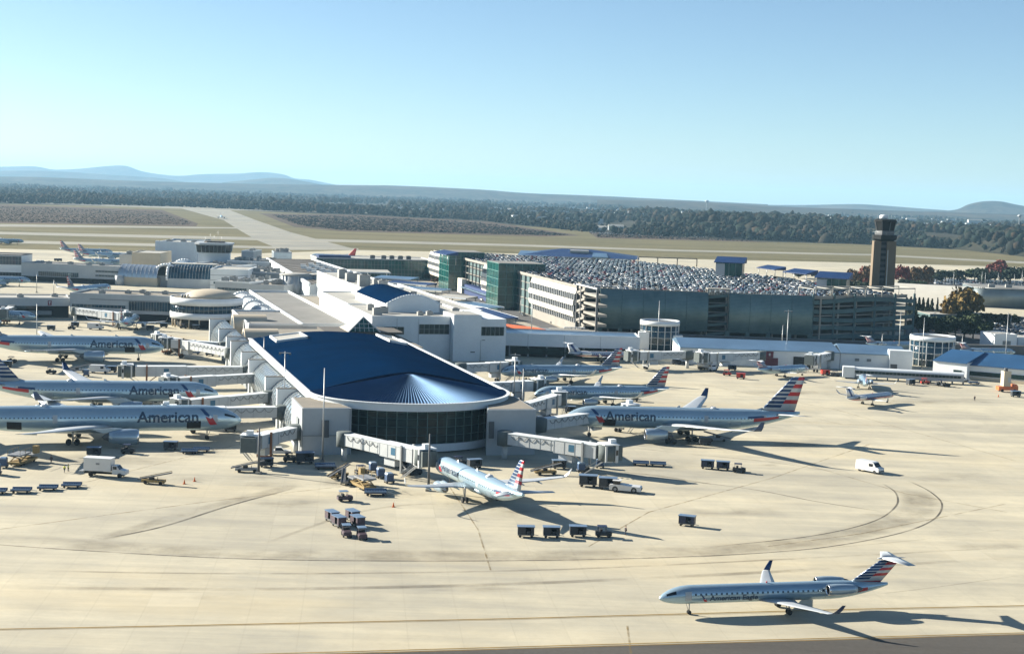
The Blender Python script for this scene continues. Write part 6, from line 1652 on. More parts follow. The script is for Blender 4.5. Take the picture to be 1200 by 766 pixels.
bridge((612, 474), (656, 462), 'short jet bridge stub right of the rotunda, angled away from it', cabrot=.6)
bridge((562, 449), (630, 447), 'jet bridge to the nearer silver narrow-body, cab against its nose')
bridge((540, 427), (600, 425), 'jet bridge to the farther silver narrow-body, by the white terminal block')
bridge((331, 477), (200, 479), 'long jet bridge reaching behind the nearest left wide-body', stair=False)
bridge((316, 460), (212, 470), 'jet bridge with a teal sign behind the nose of the middle wide-body')
bridge((303, 438), (200, 444), 'jet bridge lying behind the middle wide-body')
bridge((290, 430), (150, 430), 'pale jet bridge with a dark cab at its left end, above the middle wide-body')
bridge((262, 402), (196, 398), 'jet bridge running left over the nose of the farthest wide-body')
bridge((270, 409), (186, 394), 'jet bridge close behind the farthest wide-body, by the pavilion columns', stair=False)
bridge((88, 361), (146, 368), 'ribbed white jet bridge beside the grey wing at left')
bridge((14, 359), (4, 364), 'stub of a jet bridge at the far left edge', stair=False)
bridge((806, 412), (742, 413), 'jet bridge in front of the first glass drum')
bridge((892, 413), (824, 415), 'jet bridge with a dark cab right of the first drum')
bridge((972, 413), (951, 418), 'short jet bridge over the regional jet between the drums')

# ------------------------------------------------------------------ vehicles
M_navyb = plain('cart_navy', (.012, .022, .06), .5, 0, .25, .8); M_cartb = plain('cart_dark', (.022, .03, .04), .6, 0, .3, .8); M_tarp = plain('cart_roof_blue', (.13, .20, .30), .5, 0, .25, .8)
M_vwhite = plain('vehicle_white', (.62, .62, .61), .35, 0, .08, .5); M_vyel = plain('loader_ochre', (.27, .19, .075), .6, 0, .25, .6); M_vred = plain('vehicle_red', (.50, .04, .025), .4, 0, .15, .6)
M_vorg = plain('vehicle_orange', (.60, .14, .04), .45, 0, .15, .6); M_vplum = plain('cart_plum', (.075, .05, .065), .6, 0, .25, .8); M_vgrey = plain('vehicle_grey', (.24, .25, .26), .5, 0, .2, .6)
M_cont = plain('container_blue', (.035, .075, .16), .45, 0, .25, .5); M_hi = plain('hi_vis', (.55, .62, .06), .7); M_skin = plain('skin', (.35, .2, .14), .7); M_cloth = plain('dark_cloth', (.03, .035, .05), .9); M_cone = plain('cone_orange', (.60, .13, .02), .6)
def wheels(mb, xs_, y, r, w_=.2):
    for x in xs_:
        for s in (-1, 1): mb.tube((x, s * y - w_ / 2, r), (x, s * y + w_ / 2, r), r, n=10)
    return mb
def cart(body=M_cartb, top=M_tarp, name='baggage_cart'):
    t = thing(name, '', 'baggage cart')
    MB().box(-1.5, 1.5, -.8, .8, .42, .62).build('deck', M_dgrey, t)
    b = MB().box(-1.5, -1.42, -.8, .8, .62, 1.95).box(1.42, 1.5, -.8, .8, .62, 1.95).box(-1.42, 1.42, .72, .8, .62, 1.95).box(-1.42, -.1, -.79, -.74, .66, 1.9).box(.9, 1.42, -.79, -.74, .66, 1.9).build('curtain_wall', body, t)
    MB().cbox(-.5, .1, .95, 1.1, .7, .6).cbox(.55, .05, .88, .9, .8, .46, .2).build('luggage', M_dgrey, b)
    MB().prism([(-1.62, -.9), (1.62, -.9), (1.62, .9), (-1.62, .9)], 1.955, 2.06).build('roof', top, t)
    wheels(MB(), (-1.05, 1.05), .66, .26).build('wheels', M_tyreb, t); MB().bar((1.5, 0, .45), (2.35, 0, .3), .09, .09).build('tow_bar', M_steel, t)
    return Proto(t)
def flatcart():
    t = thing('container_dolly', '', 'dolly')
    MB().box(-1.9, 1.9, -1.2, 1.2, .45, .62).build('bed', M_navyb, t); mb = MB()
    for k in range(8): mb.box(-1.7 + k * .46, -1.5 + k * .46, -1.1, 1.1, .625, .70)
    mb.build('roller', M_cont, t); mb = MB()
    for s in (-1, 1): mb.box(-1.9, 1.9, s * 1.18 - .05, s * 1.18 + .05, .63, .92)
    mb.build('side_rail', M_tarp, t)
    wheels(MB(), (-1.3, 1.3), .95, .24).build('wheels', M_tyreb, t); MB().bar((1.9, 0, .5), (3, 0, .35), .1, .1).build('tow_bar', M_steel, t); return Proto(t)
def tractor(body=M_cartb, roofm=M_navyb):
    t = thing('baggage_tractor', '', 'tractor')
    MB().box(-1.5, 1.5, -.75, .75, .35, .95).prism([(.5, -.7), (1.5, -.62), (1.5, .62), (.5, .7)], .96, lambda x, y: 1.22 - (x - .5) * .18).build('body', body, t)
    MB().box(-.7, -.2, -.6, .6, .96, 1.5).box(-1.45, -.9, -.7, .7, .96, 1.1).build('seat', M_black, t); mb = MB()
    for x in (-1.0, .42):
        for y in (-.68, .68): mb.bar((x, y, .95), (x + (.0), y, 1.98), .07, .07)
    mb.build('roof_post', body, t); MB().box(-1.15, .6, -.78, .78, 1.985, 2.08).build('roof', roofm, t)
    wheels(MB(), (-.95, .95), .68, .36, .26).build('wheels', M_tyreb, t); return Proto(t)
def pushback():
    t = thing('pushback_tug', '', 'tug')
    b = MB().loft([[(x, -1.25, .4), (x, 1.25, .4), (x, 1.25, z), (x, -1.25, z)] for x, z in ((-3.4, 1.35), (-3.2, 1.55), (-.6, 1.6), (.2, 1.5), (3.1, 1.35), (3.4, 1.15))], True, False).build('body', M_vwhite, t)
    MB().box(-2.6, -1.1, -1.0, 1.0, 1.6, 2.3).build('cab', M_cock, t); MB().box(-2.75, -.95, -1.1, 1.1, 2.31, 2.42).build('cab_roof', M_vwhite, t)
    wheels(MB(), (-2.1, 1.9), 1.12, .62, .34).build('wheels', M_tyreb, t); mb = MB()
    for x in (-2.1, 1.9): mb.lathe([(.34, 0), (.34, .04)], (x, -1.32, .62), 'y', 12).lathe([(.34, 0), (.34, .04)], (x, 1.28, .62), 'y', 12)
    mb.build('hub', M_vgrey, t); MB().box(3.4, 3.5, -.9, .9, .7, 1.0).build('bumper', M_dgrey, t); return Proto(t)
def box_truck():
    t = thing('box_truck', '', 'truck')
    MB().box(-4.6, 3.3, -.5, .5, .55, .85).build('chassis', M_black, t)
    MB().box(-4.4, 1.5, -1.25, 1.25, 1.25, 3.9).build('cargo_box', M_vwhite, t)
    MB().box(-4.5, 1.6, -1.28, 1.28, 3.91, 4.0).build('box_roof', M_white, t); MB().box(-1.7, -.9, -1.29, -1.26, 2.6, 3.0).build('box_mark', M_vgrey, t)
    c = MB().loft([[(x, -1.05, .7), (x, 1.05, .7), (x, 1.05, z), (x, -1.05, z)] for x, z in ((1.75, 2.5), (2.7, 2.5), (3.3, 1.75), (4.5, 1.55), (4.7, 1.2))], True, False).build('cab', M_vwhite, t)
    MB().box(1.95, 2.75, -1.08, -1.04, 1.75, 2.35).box(1.95, 2.75, 1.04, 1.08, 1.75, 2.35).add([(2.78, -.95, 2.45), (2.78, .95, 2.45), (3.36, .95, 1.78), (3.36, -.95, 1.78)], [(0, 1, 2, 3)]).build('cab_window', M_cock, c)
    wheels(MB(), (-2.9, 3.4), 1.0, .5, .3).build('wheels', M_tyreb, t); MB().box(-5.4, -4.45, -1.2, 1.2, 1.0, 1.15).build('tail_lift', M_steel, t)
    mb = MB().bar((-3.6, 0, .7), (.6, 0, 1.2), .3, .14).bar((-3.6, 0, 1.2), (.6, 0, .7), .3, .14); mb.build('scissor_lift', M_dgrey, t); return Proto(t)
def van():
    t = thing('van', '', 'van')
    b = MB().loft([[(x, -w_, .4), (x, w_, .4), (x, w_ * 1.02, 1.2), (x, w_ * .93, z), (x, -w_ * .93, z), (x, -w_ * 1.02, 1.2)] for x, z, w_ in ((-2.8, 2.1, .95), (-2.65, 2.3, 1.0), (1.0, 2.3, 1.0), (1.35, 2.2, 1.0), (2.1, 1.35, .98), (2.7, 1.15, .94), (2.8, .8, .9))], True, False).build('body', M_vwhite, t)
    MB().add([(1.42, -.86, 2.12), (1.42, .86, 2.12), (2.1, .9, 1.40), (2.1, -.9, 1.40)], [(0, 1, 2, 3)]).box(.4, 1.3, -1.03, -.99, 1.35, 1.95).box(.4, 1.3, .99, 1.03, 1.35, 1.95).build('window', M_cock, b)
    MB().box(-2.86, -2.8, -.8, .8, 1.4, 2.0).build('rear_window', M_cock, b)
    wheels(MB(), (-1.8, 1.8), .9, .36).build('wheels', M_tyreb, t); MB().box(2.78, 2.86, -.9, .9, .45, .7).build('bumper', M_dgrey, t); return Proto(t)
def pickup():
    t = thing('pickup_truck', '', 'pickup')
    b = MB().loft([[(x, -.95, .45), (x, .95, .45), (x, .95, z), (x, -.95, z)] for x, z in ((-2.8, 1.15), (-1.0, 1.15), (1.2, 1.15), (2.7, 1.05), (2.8, .8))], True, False).build('body', M_vwhite, t)
    MB().loft([[(-1.0, -.9, 1.15), (1.2, -.9, 1.15), (1.2, .9, 1.15), (-1.0, .9, 1.15)], [(-.7, -.75, 1.8), (.5, -.75, 1.8), (.5, .75, 1.8), (-.7, .75, 1.8)]], True, False).build('cab_glass', M_cock, t)
    MB().box(-.75, .55, -.78, .78, 1.805, 1.88).build('cab_roof', M_vwhite, t); wheels(MB(), (-1.8, 1.8), .85, .4).build('wheels', M_tyreb, t); return Proto(t)
def belt_loader(m=M_vyel):
    t = thing('belt_loader', '', 'belt loader')
    MB().box(-2.6, 2.2, -.8, .8, .4, .95).build('body', m, t); MB().bar((-3.6, .25, .8), (3.6, .25, 2.5), .85, .22).build('conveyor', M_dgrey, t)
    MB().bar((-3.5, .72, 1.0), (3.5, .72, 2.75), .06, .12).build('side_rail', m, t); MB().box(-.9, .1, -.75, -.2, .96, 1.5).build('seat', M_black, t)
    wheels(MB(), (-1.7, 1.6), .75, .38).build('wheels', M_tyreb, t); MB().bar((.9, -.5, .95), (.9, -.5, 1.6), .1, .1).build('steering_post', M_black, t); return Proto(t)
def cargo_loader():
    t = thing('cargo_loader', '', 'cargo loader')
    MB().box(-4.2, 3.8, -1.4, 1.4, .45, .95).build('chassis', M_vyel, t)
    MB().box(-4.0, .8, -1.5, 1.5, 2.2, 2.55).build('main_platform', M_vgrey, t); MB().box(1.2, 4.2, -1.5, 1.5, 1.5, 1.8).build('bridge_platform', M_vgrey, t); mb = MB()
    for s in (-1, 1): mb.bar((-3.6, s * 1.1, .95), (.4, s * 1.1, 2.2), .18, .2).bar((-3.6, s * 1.1, 2.2), (.4, s * 1.1, .95), .18, .2)
    mb.build('scissor_arm', M_vyel, t); MB().box(2.6, 3.8, -1.9, -.8, 1.85, 3.5).build('operator_cab', M_vyel, t); mb = MB()
    for x in (-3.9, -1.6, .7):
        for s in (-1, 1): mb.bar((x, s * 1.45, 2.55), (x, s * 1.45, 3.5), .07, .07)
    for s in (-1, 1): mb.bar((-3.9, s * 1.45, 3.45), (.7, s * 1.45, 3.45), .06, .06)
    mb.build('guard_rail', M_vyel, t); wheels(MB(), (-2.8, -1.8, 2.6), 1.2, .45).build('wheels', M_tyreb, t); return Proto(t)
def fuel_truck():
    t = thing('fuel_truck', '', 'truck')
    MB().box(-4.5, 3.6, -.6, .6, .6, .9).build('chassis', M_black, t); MB().lathe([(.4, -4.4), (1.2, -4.1), (1.25, 0), (1.2, 1.4), (.4, 1.7)], (0, 0, 2.1), 'x', 16).build('tank', M_vwhite, t)
    c = MB().loft([[(x, -1.1, .7), (x, 1.1, .7), (x, 1.1, z), (x, -1.1, z)] for x, z in ((2.0, 2.7), (3.2, 2.7), (3.8, 1.8), (4.0, 1.0))], True, False).build('cab', M_vwhite, t)
    MB().add([(3.24, -1, 2.6), (3.24, 1, 2.6), (3.8, 1, 1.88), (3.8, -1, 1.88)], [(0, 1, 2, 3)]).box(2.3, 3.1, -1.13, -1.08, 1.8, 2.5).build('cab_window', M_cock, c)
    wheels(MB(), (-3.2, -2.1, 2.9), 1.0, .5, .3).build('wheels', M_tyreb, t); return Proto(t)
def container():
    t = thing('air_container', '', 'container')
    MB().prism([(-.78, -.75), (.78, -.75), (.78, .75), (-.78, .75)], .62, 1.9).build('shell', M_cont, t); MB().add([(-.82, -.8, 1.9), (.82, -.8, 1.9), (.82, .8, 1.9), (-.82, .8, 1.9), (-.6, -.8, 2.25), (.6, -.8, 2.25), (.6, .8, 2.25), (-.6, .8, 2.25)], [(0, 1, 5, 4), (1, 2, 6, 5), (2, 3, 7, 6), (3, 0, 4, 7), (4, 5, 6, 7)]).build('top', M_tarp, t)
    MB().box(-1.0, 1.0, -.9, .9, .4, .6).build('base_frame', M_dgrey, t); wheels(MB(), (-.7, .7), .7, .22).build('wheels', M_tyreb, t); return Proto(t)
def lift_truck():
    t = thing('lift_truck', '', 'truck')
    MB().box(-3.6, 3.4, -1.2, 1.2, .6, 1.9).build('body', M_vorg, t); MB().loft([[(x, -1.15, .7), (x, 1.15, .7), (x, 1.15, z), (x, -1.15, z)] for x, z in ((1.9, 2.7), (3.0, 2.7), (3.5, 1.8))], True, False).build('cab', M_vorg, t)
    MB().box(-2.0, .6, -1.2, 1.2, 2.0, 7.2).build('raised_box', M_cream, t); MB().box(-.5, .5, -1.24, -1.2, 3.4, 5.2).build('box_panel', M_cool, t); mb = MB().tube((-.9, 0, 7.2), (-.9, 0, 8.2), .8, .6, 10); mb.build('top_hatch', M_dgrey, t)
    wheels(MB(), (-2.3, 2.2), 1.05, .55, .3).build('wheels', M_tyreb, t); return Proto(t)
def cone():
    o = MB().lathe([(.17, .04), (.05, .72), (.01, .74)], n=12).box(-.24, .24, -.24, .24, 0, .04).build('traffic_cone', M_cone); o['category'] = 'cone'; return Proto(o)
def person(vest):
    """standing figure grown as one skin, jacket and trousers over it"""
    me = bpy.data.meshes.new('person')
    V = [(0, 0, .95), (0, 0, 1.18), (0, 0, 1.42), (.01, 0, 1.53), (.02, 0, 1.66), (.01, 0, 1.76), (0, .10, .90), (.09, .11, .48), (.04, .11, .07), (.17, .12, .03), (0, -.10, .90), (-.05, -.11, .48), (-.20, -.11, .10), (-.08, -.12, .04), (0, .19, 1.40), (-.06, .25, 1.13), (.08, .24, .90), (.12, .23, .80), (0, -.19, 1.40), (.05, -.25, 1.13), (.14, -.22, .92), (.17, -.21, .83)]
    E = [(0, 1), (1, 2), (2, 3), (3, 4), (4, 5), (0, 6), (6, 7), (7, 8), (8, 9), (0, 10), (10, 11), (11, 12), (12, 13), (2, 14), (14, 15), (15, 16), (16, 17), (2, 18), (18, 19), (19, 20), (20, 21)]
    R = [.14, .14, .15, .055, .10, .07, .095, .065, .05, .045, .095, .065, .05, .045, .075, .055, .042, .04, .075, .055, .042, .04]
    def grow(nm, keep, k, m, par=None):
        idx = {v: i for i, v in enumerate(keep)}; mm = bpy.data.meshes.new(nm); mm.from_pydata([V[i] for i in keep], [(idx[a], idx[b]) for a, b in E if a in idx and b in idx], [])
        ob = bpy.data.objects.new(nm, mm); COL.objects.link(ob); sk = ob.modifiers.new('skin', 'SKIN'); ob.modifiers.new('sub', 'SUBSURF').levels = 1
        for i, v in enumerate(keep): ob.data.skin_vertices[0].data[i].radius = (R[v] * k, R[v] * k)
        ob.data.skin_vertices[0].data[0].use_root = True
        dg = bpy.context.evaluated_depsgraph_get(); dg.update(); nm_ = bpy.data.meshes.new_from_object(ob.evaluated_get(dg)); bpy.data.objects.remove(ob); nm_.materials.clear(); nm_.materials.append(m)
        o = bpy.data.objects.new(nm, nm_); COL.objects.link(o)
        if par: o.parent = par
        return o
    b = grow('person', list(range(22)), 1.0, M_skin); b['category'] = 'person'
    grow('jacket', [0, 1, 2, 14, 15, 16, 18, 19, 20], 1.14, vest, b); grow('trousers', [0, 6, 7, 8, 10, 11, 12], 1.14, M_cloth, b)
    MB().lathe([(.105, 0), (.10, .06), (.06, .11), (.01, .12)], (.015, 0, 1.69), n=10).build('hair', M_black, b)
    return Proto(b)
V_cart, V_plum, V_dolly, V_trac, V_push, V_box, V_van, V_pick, V_belt, V_load, V_fuel, V_cont, V_lift, V_cone = cart(), cart(M_vplum, M_tarp), flatcart(), tractor(), pushback(), box_truck(), van(), pickup(), belt_loader(), cargo_loader(), fuel_truck(), container(), lift_truck(), cone()
V_cartred, V_tracred, V_person, V_worker = cart(M_vred, M_vred), tractor(M_vred, M_vred), person(M_cloth), person(M_hi); V_beltgrey = belt_loader(M_vgrey); V_navy = cart(M_navyb, M_tarp); V_tracplum = tractor(M_vplum, M_tarp)
for pr, cat in ((V_cartred, None),): pass
def put(pr, px, py, hd, label, group=None, scale=None, z=.06):
    q = P(px, py); return pr.place((q.x, q.y, z), RAD(hd), label, group, scale)
G1, G2, G3 = 'baggage cart train near the sunlit jet', 'container dollies by the white truck', 'plum baggage carts on the open apron'
for i, (px, py, lab) in enumerate(((616, 629, 'dark baggage cart at the left end of the train behind the sunlit jet'), (646, 629.5, 'dark baggage cart in the middle of the train behind the sunlit jet'), (677, 628.5, 'dark baggage cart next to the tractor behind the sunlit jet'))): put(V_cart, px, py, 2, lab, G1)
put(V_trac, 707, 629, 2, 'navy tractor pulling three dark carts near the sunlit jet')
put(V_person, 733, 627, 20, 'person in dark clothes walking right of the three cart train')
put(V_navy, 805, 616, -20, 'blue roofed baggage cart standing alone on the open apron')
put(V_navy, 829, 549, -8, 'blue baggage cart under the right wide-body, left of a pair'); put(V_navy, 847, 550.5, -8, 'blue baggage cart next to the dark tractor under the right wide-body')
put(V_trac, 866, 553.5, -8, 'dark tractor pulling two blue carts by the right wide-body')
put(V_cart, 689, 570, -6, 'dark cart at the left end behind the white pushback tug', None, 1.25); put(V_cart, 712, 573, -6, 'dark cart coupled to the white pushback tug', None, 1.25)
put(V_push, 733, 576, -12, 'low white pushback tug by the green-grey bridge cab')
put(V_van, 1019, 553, -48, 'white van driving alone on the right apron', None, 1.15)
put(V_box, 124, 558, -6, 'white box truck beside the nearest left wide-body'); put(V_belt, 181, 567, -8, 'ochre belt loader standing right of the white box truck')
for px, py, lab in ((-4, 578, 'blue flat dolly cut by the left picture edge'), (25, 577, 'blue flat dolly, left of the middle one of three'), (56, 574, 'blue flat dolly in the middle, below the two workers'), (84, 571, 'blue flat dolly just below the white box truck')): put(V_dolly, px, py, 8, lab, G2)
put(V_worker, 75.5, 554, 60, 'left worker of two in yellow vests by the white truck'); put(V_worker, 80, 553, 200, 'right worker of two in yellow vests by the white truck'); put(V_person, 60, 543, 90, 'worker in dark clothes by the cargo loader under the left jet')
put(V_load, 27, 543, 80, 'cargo loader raised to the open hold of the nearest left wide-body'); put(V_cont, 4, 548, 10, 'blue container left of the raised cargo loader'); put(V_cont, -4, 556, 10, 'dark container cut by the left edge near the cargo loader')
put(V_pick, 327, 533, 10, 'white pickup parked under the lone jet bridge'); put(V_cart, 357, 543, 15, 'dark cart parked against the left gate block', None, 1.3); put(V_dolly, 381, 549, 12, 'dark flat trailer in front of the left gate block', None, 1.2)
put(V_load, 424, 571, 120, 'ochre cargo loader left of the sunlit jet wing'); put(V_beltgrey, 404, 566, 95, 'grey belt loader beside the ochre cargo loader'); put(V_cont, 446, 560, 20, 'blue container right of the ochre cargo loader'); put(V_cont, 437, 553, 20, 'blue container behind the ochre cargo loader'); put(V_trac, 424, 556, 30, 'tractor parked behind the ochre cargo loader'); put(V_cont, 456, 566, 25, 'blue container nearest the left wing tip of the sunlit jet'); put(V_belt, 398, 560, 60, 'ochre belt loader at the left of the parked loaders')
put(V_dolly, 440, 580, 5, 'flat pallet dolly lying in front of the ochre cargo loader', None, 1.2)
put(V_tracplum, 404, 587, 20, 'small dark plum tractor alone below the belt loader')
for px, py, lab in ((389, 611, 'plum cart at the far end of the left row of carts'), (397, 617, 'plum cart, second in the left row on the open apron'), (413, 610, 'plum cart at the far end of the right row of carts'), (419, 617, 'plum cart, second in the right row on the open apron')): put(V_plum, px, py, -58, lab, G3)
put(V_tracplum, 406, 628, -75, 'plum tractor at the near end of the left cart row'); put(V_tracplum, 424, 631, -75, 'plum tractor with a pale blue roof at the near end of the right cart row')
for px, py, lab in ((461, 594, 'orange cone below the left wing of the sunlit jet'), (216, 567, 'orange cone right of the ochre belt loader'), (228, 564, 'orange cone between the belt loader and the lone bridge'), (1170, 465, 'cone near the orange truck')): put(V_cone, px, py, 0, lab, None, 1.25)
put(V_beltgrey, 840, 517, 185, 'grey belt loader under the rear of the right wide-body'); put(V_cart, 826, 521, 185, 'cart beside the belt loader under the right wide-body')
put(V_dolly, 751, 545, -5, 'dark flat dolly left of two in the shadow of the right wide-body'); put(V_dolly, 771, 546, -5, 'dark flat dolly right of two in the shadow of the right wide-body')
put(V_cont, 681, 553, 10, 'container in shadow below the green-grey bridge cab'); put(V_pick, 713, 497, 20, 'white vehicle behind the bridge with cable loops')
put(V_fuel, 828, 434, -50, 'white tanker truck right of the first drum', None, .95)
put(V_tracred, 852, 440, -15, 'red tractor left of the red cart'); put(V_cartred, 868, 444, -15, 'red cart behind the red tractor on the right apron'); put(V_cart, 858, 434, -15, 'dark green-grey cart behind the red tractor')
for px, py, lab, pr in ((636, 416, 'left of two white vans under the white link', V_van), (646.5, 416.5, 'right of two white vans under the white link', V_van)): put(pr, px, py, -90, lab)
for px, py, hd, pr, lab in ((792, 427, 0, V_cart, 'small cart beside the bridge of the first drum'), (799, 427, 0, V_trac, 'dark tractor beside the bridge of the first drum'), (762, 426, 5, V_trac, 'tractor under the first drum bridge'),
    (967, 440, 10, V_cartred, 'orange-red cart left of the covered walkway'), (961, 431, 0, V_van, 'white van in the loading bay of the low wing'), (979, 441, 5, V_trac, 'tractor right of the orange-red cart'), (1037, 442, -10, V_van, 'white van beneath the covered walkway'),
    (1066, 444, -20, V_van, 'white van left of a pair before the right wing'), (1075, 445, -20, V_van, 'white van right of a pair before the right wing'), (1067, 451, 30, V_cart, 'pale cart below the pair of white vans'), (1084, 450, 0, V_tracred, 'red tractor before the right wing'), (1101, 452, 10, V_trac, 'left dark tractor before the blue-roofed wing'), (1108, 453, 10, V_trac, 'right dark tractor before the blue-roofed wing'),
    (1118, 446, 5, V_van, 'white van by the wall of the blue-roofed wing'), (1127, 447, 8, V_pick, 'white pickup by the wall of the blue-roofed wing'), (1141, 450, 0, V_dolly, 'pale flat dolly before the wall of the blue-roofed wing'), (1190, 465, 5, V_cart, 'dark cart right of the orange lift truck')):
    put(pr, px, py, hd, lab)
put(V_lift, 1180, 459, 8, 'orange truck with a tall cream lifted box at the right edge'); put(V_person, 1142, 470, 90, 'person standing alone on the right apron')
for px, py, hd, pr, lab in ((101, 441, 10, V_cont, 'blue container between the two farther left wide-bodies'), (117, 437, 0, V_van, 'white van behind the middle left wide-body'), (131, 436, 0, V_cart, 'cart right of the white van behind the middle wide-body'), (60, 438, 0, V_trac, 'dark tractor behind the middle left wide-body'), (92, 436, 10, V_beltgrey, 'grey belt loader behind the middle left wide-body'),
    (14, 425, 0, V_trac, 'tractor by the tail of the farthest left wide-body'), (8, 430, 0, V_cart, 'dark cart at the left edge by the farthest wide-body'), (196, 415, 10, V_trac, 'tractor under the nose of the farthest wide-body'), (205, 414, 0, V_cart, 'cart under the nose of the farthest wide-body'), (228, 415, 0, V_dolly, 'flat dolly under the bridge by the pavilion'), (236, 412, 10, V_cart, 'dark cart under the bridge by the pavilion'), (246, 417, 0, V_cart, 'dark cart below the portal walls'),
    (50, 480, 5, V_cont, 'blue container beneath the tail of the middle left wide-body'), (42, 484, 0, V_beltgrey, 'belt loader between the two nearer left wide-bodies'), (190, 476, 0, V_pick, 'white vehicle behind the nearest left wide-body'), (172, 478, 5, V_fuel, 'white tanker behind the nearest left wide-body'), (236, 529, 10, V_dolly, 'flat dolly under the open forward hold of the nearest wide-body'), (222, 531, 10, V_dolly, 'second flat dolly under the forward hold of the nearest wide-body'), (200, 527, 0, V_cart, 'dark cart beside the nose gear of the nearest wide-body'),
    (60, 387, 0, V_cart, 'dark cart at the low wing at left'), (84, 386, 0, V_trac, 'tractor at the low wing at left'), (88, 383, 0, V_cart, 'cart at the low wing beside a tractor'), (112, 386, 0, V_van, 'white van at the foot of the grey wing'), (176, 387, 0, V_cart, 'white topped cart by the pavilion'), (192, 384, 0, V_cart, 'cart at the foot of the pavilion'), (215, 385, 0, V_trac, 'tractor at the foot of the pavilion'), (230, 386, 0, V_cart, 'cart under the pavilion overhang'),
    (312, 547, 15, V_cart, 'dark cart behind the lone jet bridge'), (290, 553, 5, V_beltgrey, 'grey belt loader under the cab of the lone jet bridge'), (340, 541, 0, V_trac, 'tractor between the white pickup and the gate block'), (538, 545, 20, V_trac, 'tractor in shadow below the rotunda glass'), (556, 548, 25, V_cart, 'dark cart in shadow below the rotunda glass'), (470, 548, 40, V_cart, 'dark cart under the white bridge of the sunlit jet'), (486, 556, 30, V_trac, 'tractor under the white bridge of the sunlit jet'), (640, 556, 15, V_belt, 'ochre belt loader by the right wing of the sunlit jet'), (655, 549, 10, V_cart, 'dark cart under the right gate block bridge'), (703, 548, 0, V_cont, 'second container below the green-grey bridge cab'), (150, 531, 0, V_trac, 'tractor under the engine of the nearest left wide-body'), (110, 534, 5, V_cart, 'cart under the wing of the nearest left wide-body'), (270, 505, 10, V_cart, 'cart between the two nearest left jet bridges'), (250, 487, 10, V_trac, 'tractor between the middle and nearest left wide-bodies'), (140, 487, 8, V_dolly, 'flat dolly under the middle left wide-body'), (86, 488, 0, V_beltgrey, 'grey belt loader under the wing of the middle left wide-body'), (730, 466, 5, V_cont, 'container behind the tail of the nearer narrow-body'), (786, 520, -5, V_trac, 'tractor under the engine of the right wide-body'), (66, 306, 0, V_cart, 'dark cart on the far apron beyond the left concourse'), (70, 306, 0, V_cart, 'second dark cart on the far apron beyond the left concourse'), (48, 309, 0, V_van, 'van on the far apron beyond the left concourse'), (618, 448, 0, V_trac, 'tractor under the nearer narrow-body'), (668, 484, 0, V_cart, 'cart behind the right gate block'), (700, 462, 5, V_trac, 'tractor beneath the nearer narrow-body tail'), (742, 470, 0, V_cart, 'cart under the rear of the nearer narrow-body'), (640, 492, 20, V_pick, 'vehicle beside the stub bridge')):
    put(pr, px, py, hd, lab)
# ------------------------------------------------------------------ light masts and lamps
def mast(px, ptop, pbase, label, heads=0, r=.22, name='light_mast', cat='light mast', arm=0.0, z=0.0, col=None):
    q = P(px, pbase, z); top = Pd(px, ptop, q.y).z; h = top - z
    t = thing(name, label, cat, (q.x, q.y, z), 0, 'light masts and lamps round the terminal'); m = col or M_steel
    MB().tube((0, 0, 0), (0, 0, h), r, r * .5, 8).build('pole', m, t)
    if arm:
        o = MB().bar((0, 0, h - .15), (arm, -.2, h + .1), .14, .12).build('arm', m, t); MB().cbox(arm + (.35 if arm > 0 else -.35), -.2, h + .08, 1.0, .45, .22).build('lamp_head', M_dgrey, o)
    if heads:
        o = MB().box(-1.5, 1.5, -.1, .1, h - .5, h - .3).build('crossbar', m, t)
        for k in range(heads): MB().cbox(-1.3 + 2.6 * k / max(1, heads - 1), -.15, h - .65, .5, .4, .35).build('lamp_head', M_dgrey, o)
    MB().cbox(0, 0, .25, r * 4, r * 4, .5).build('base', M_slab, t)
    return t
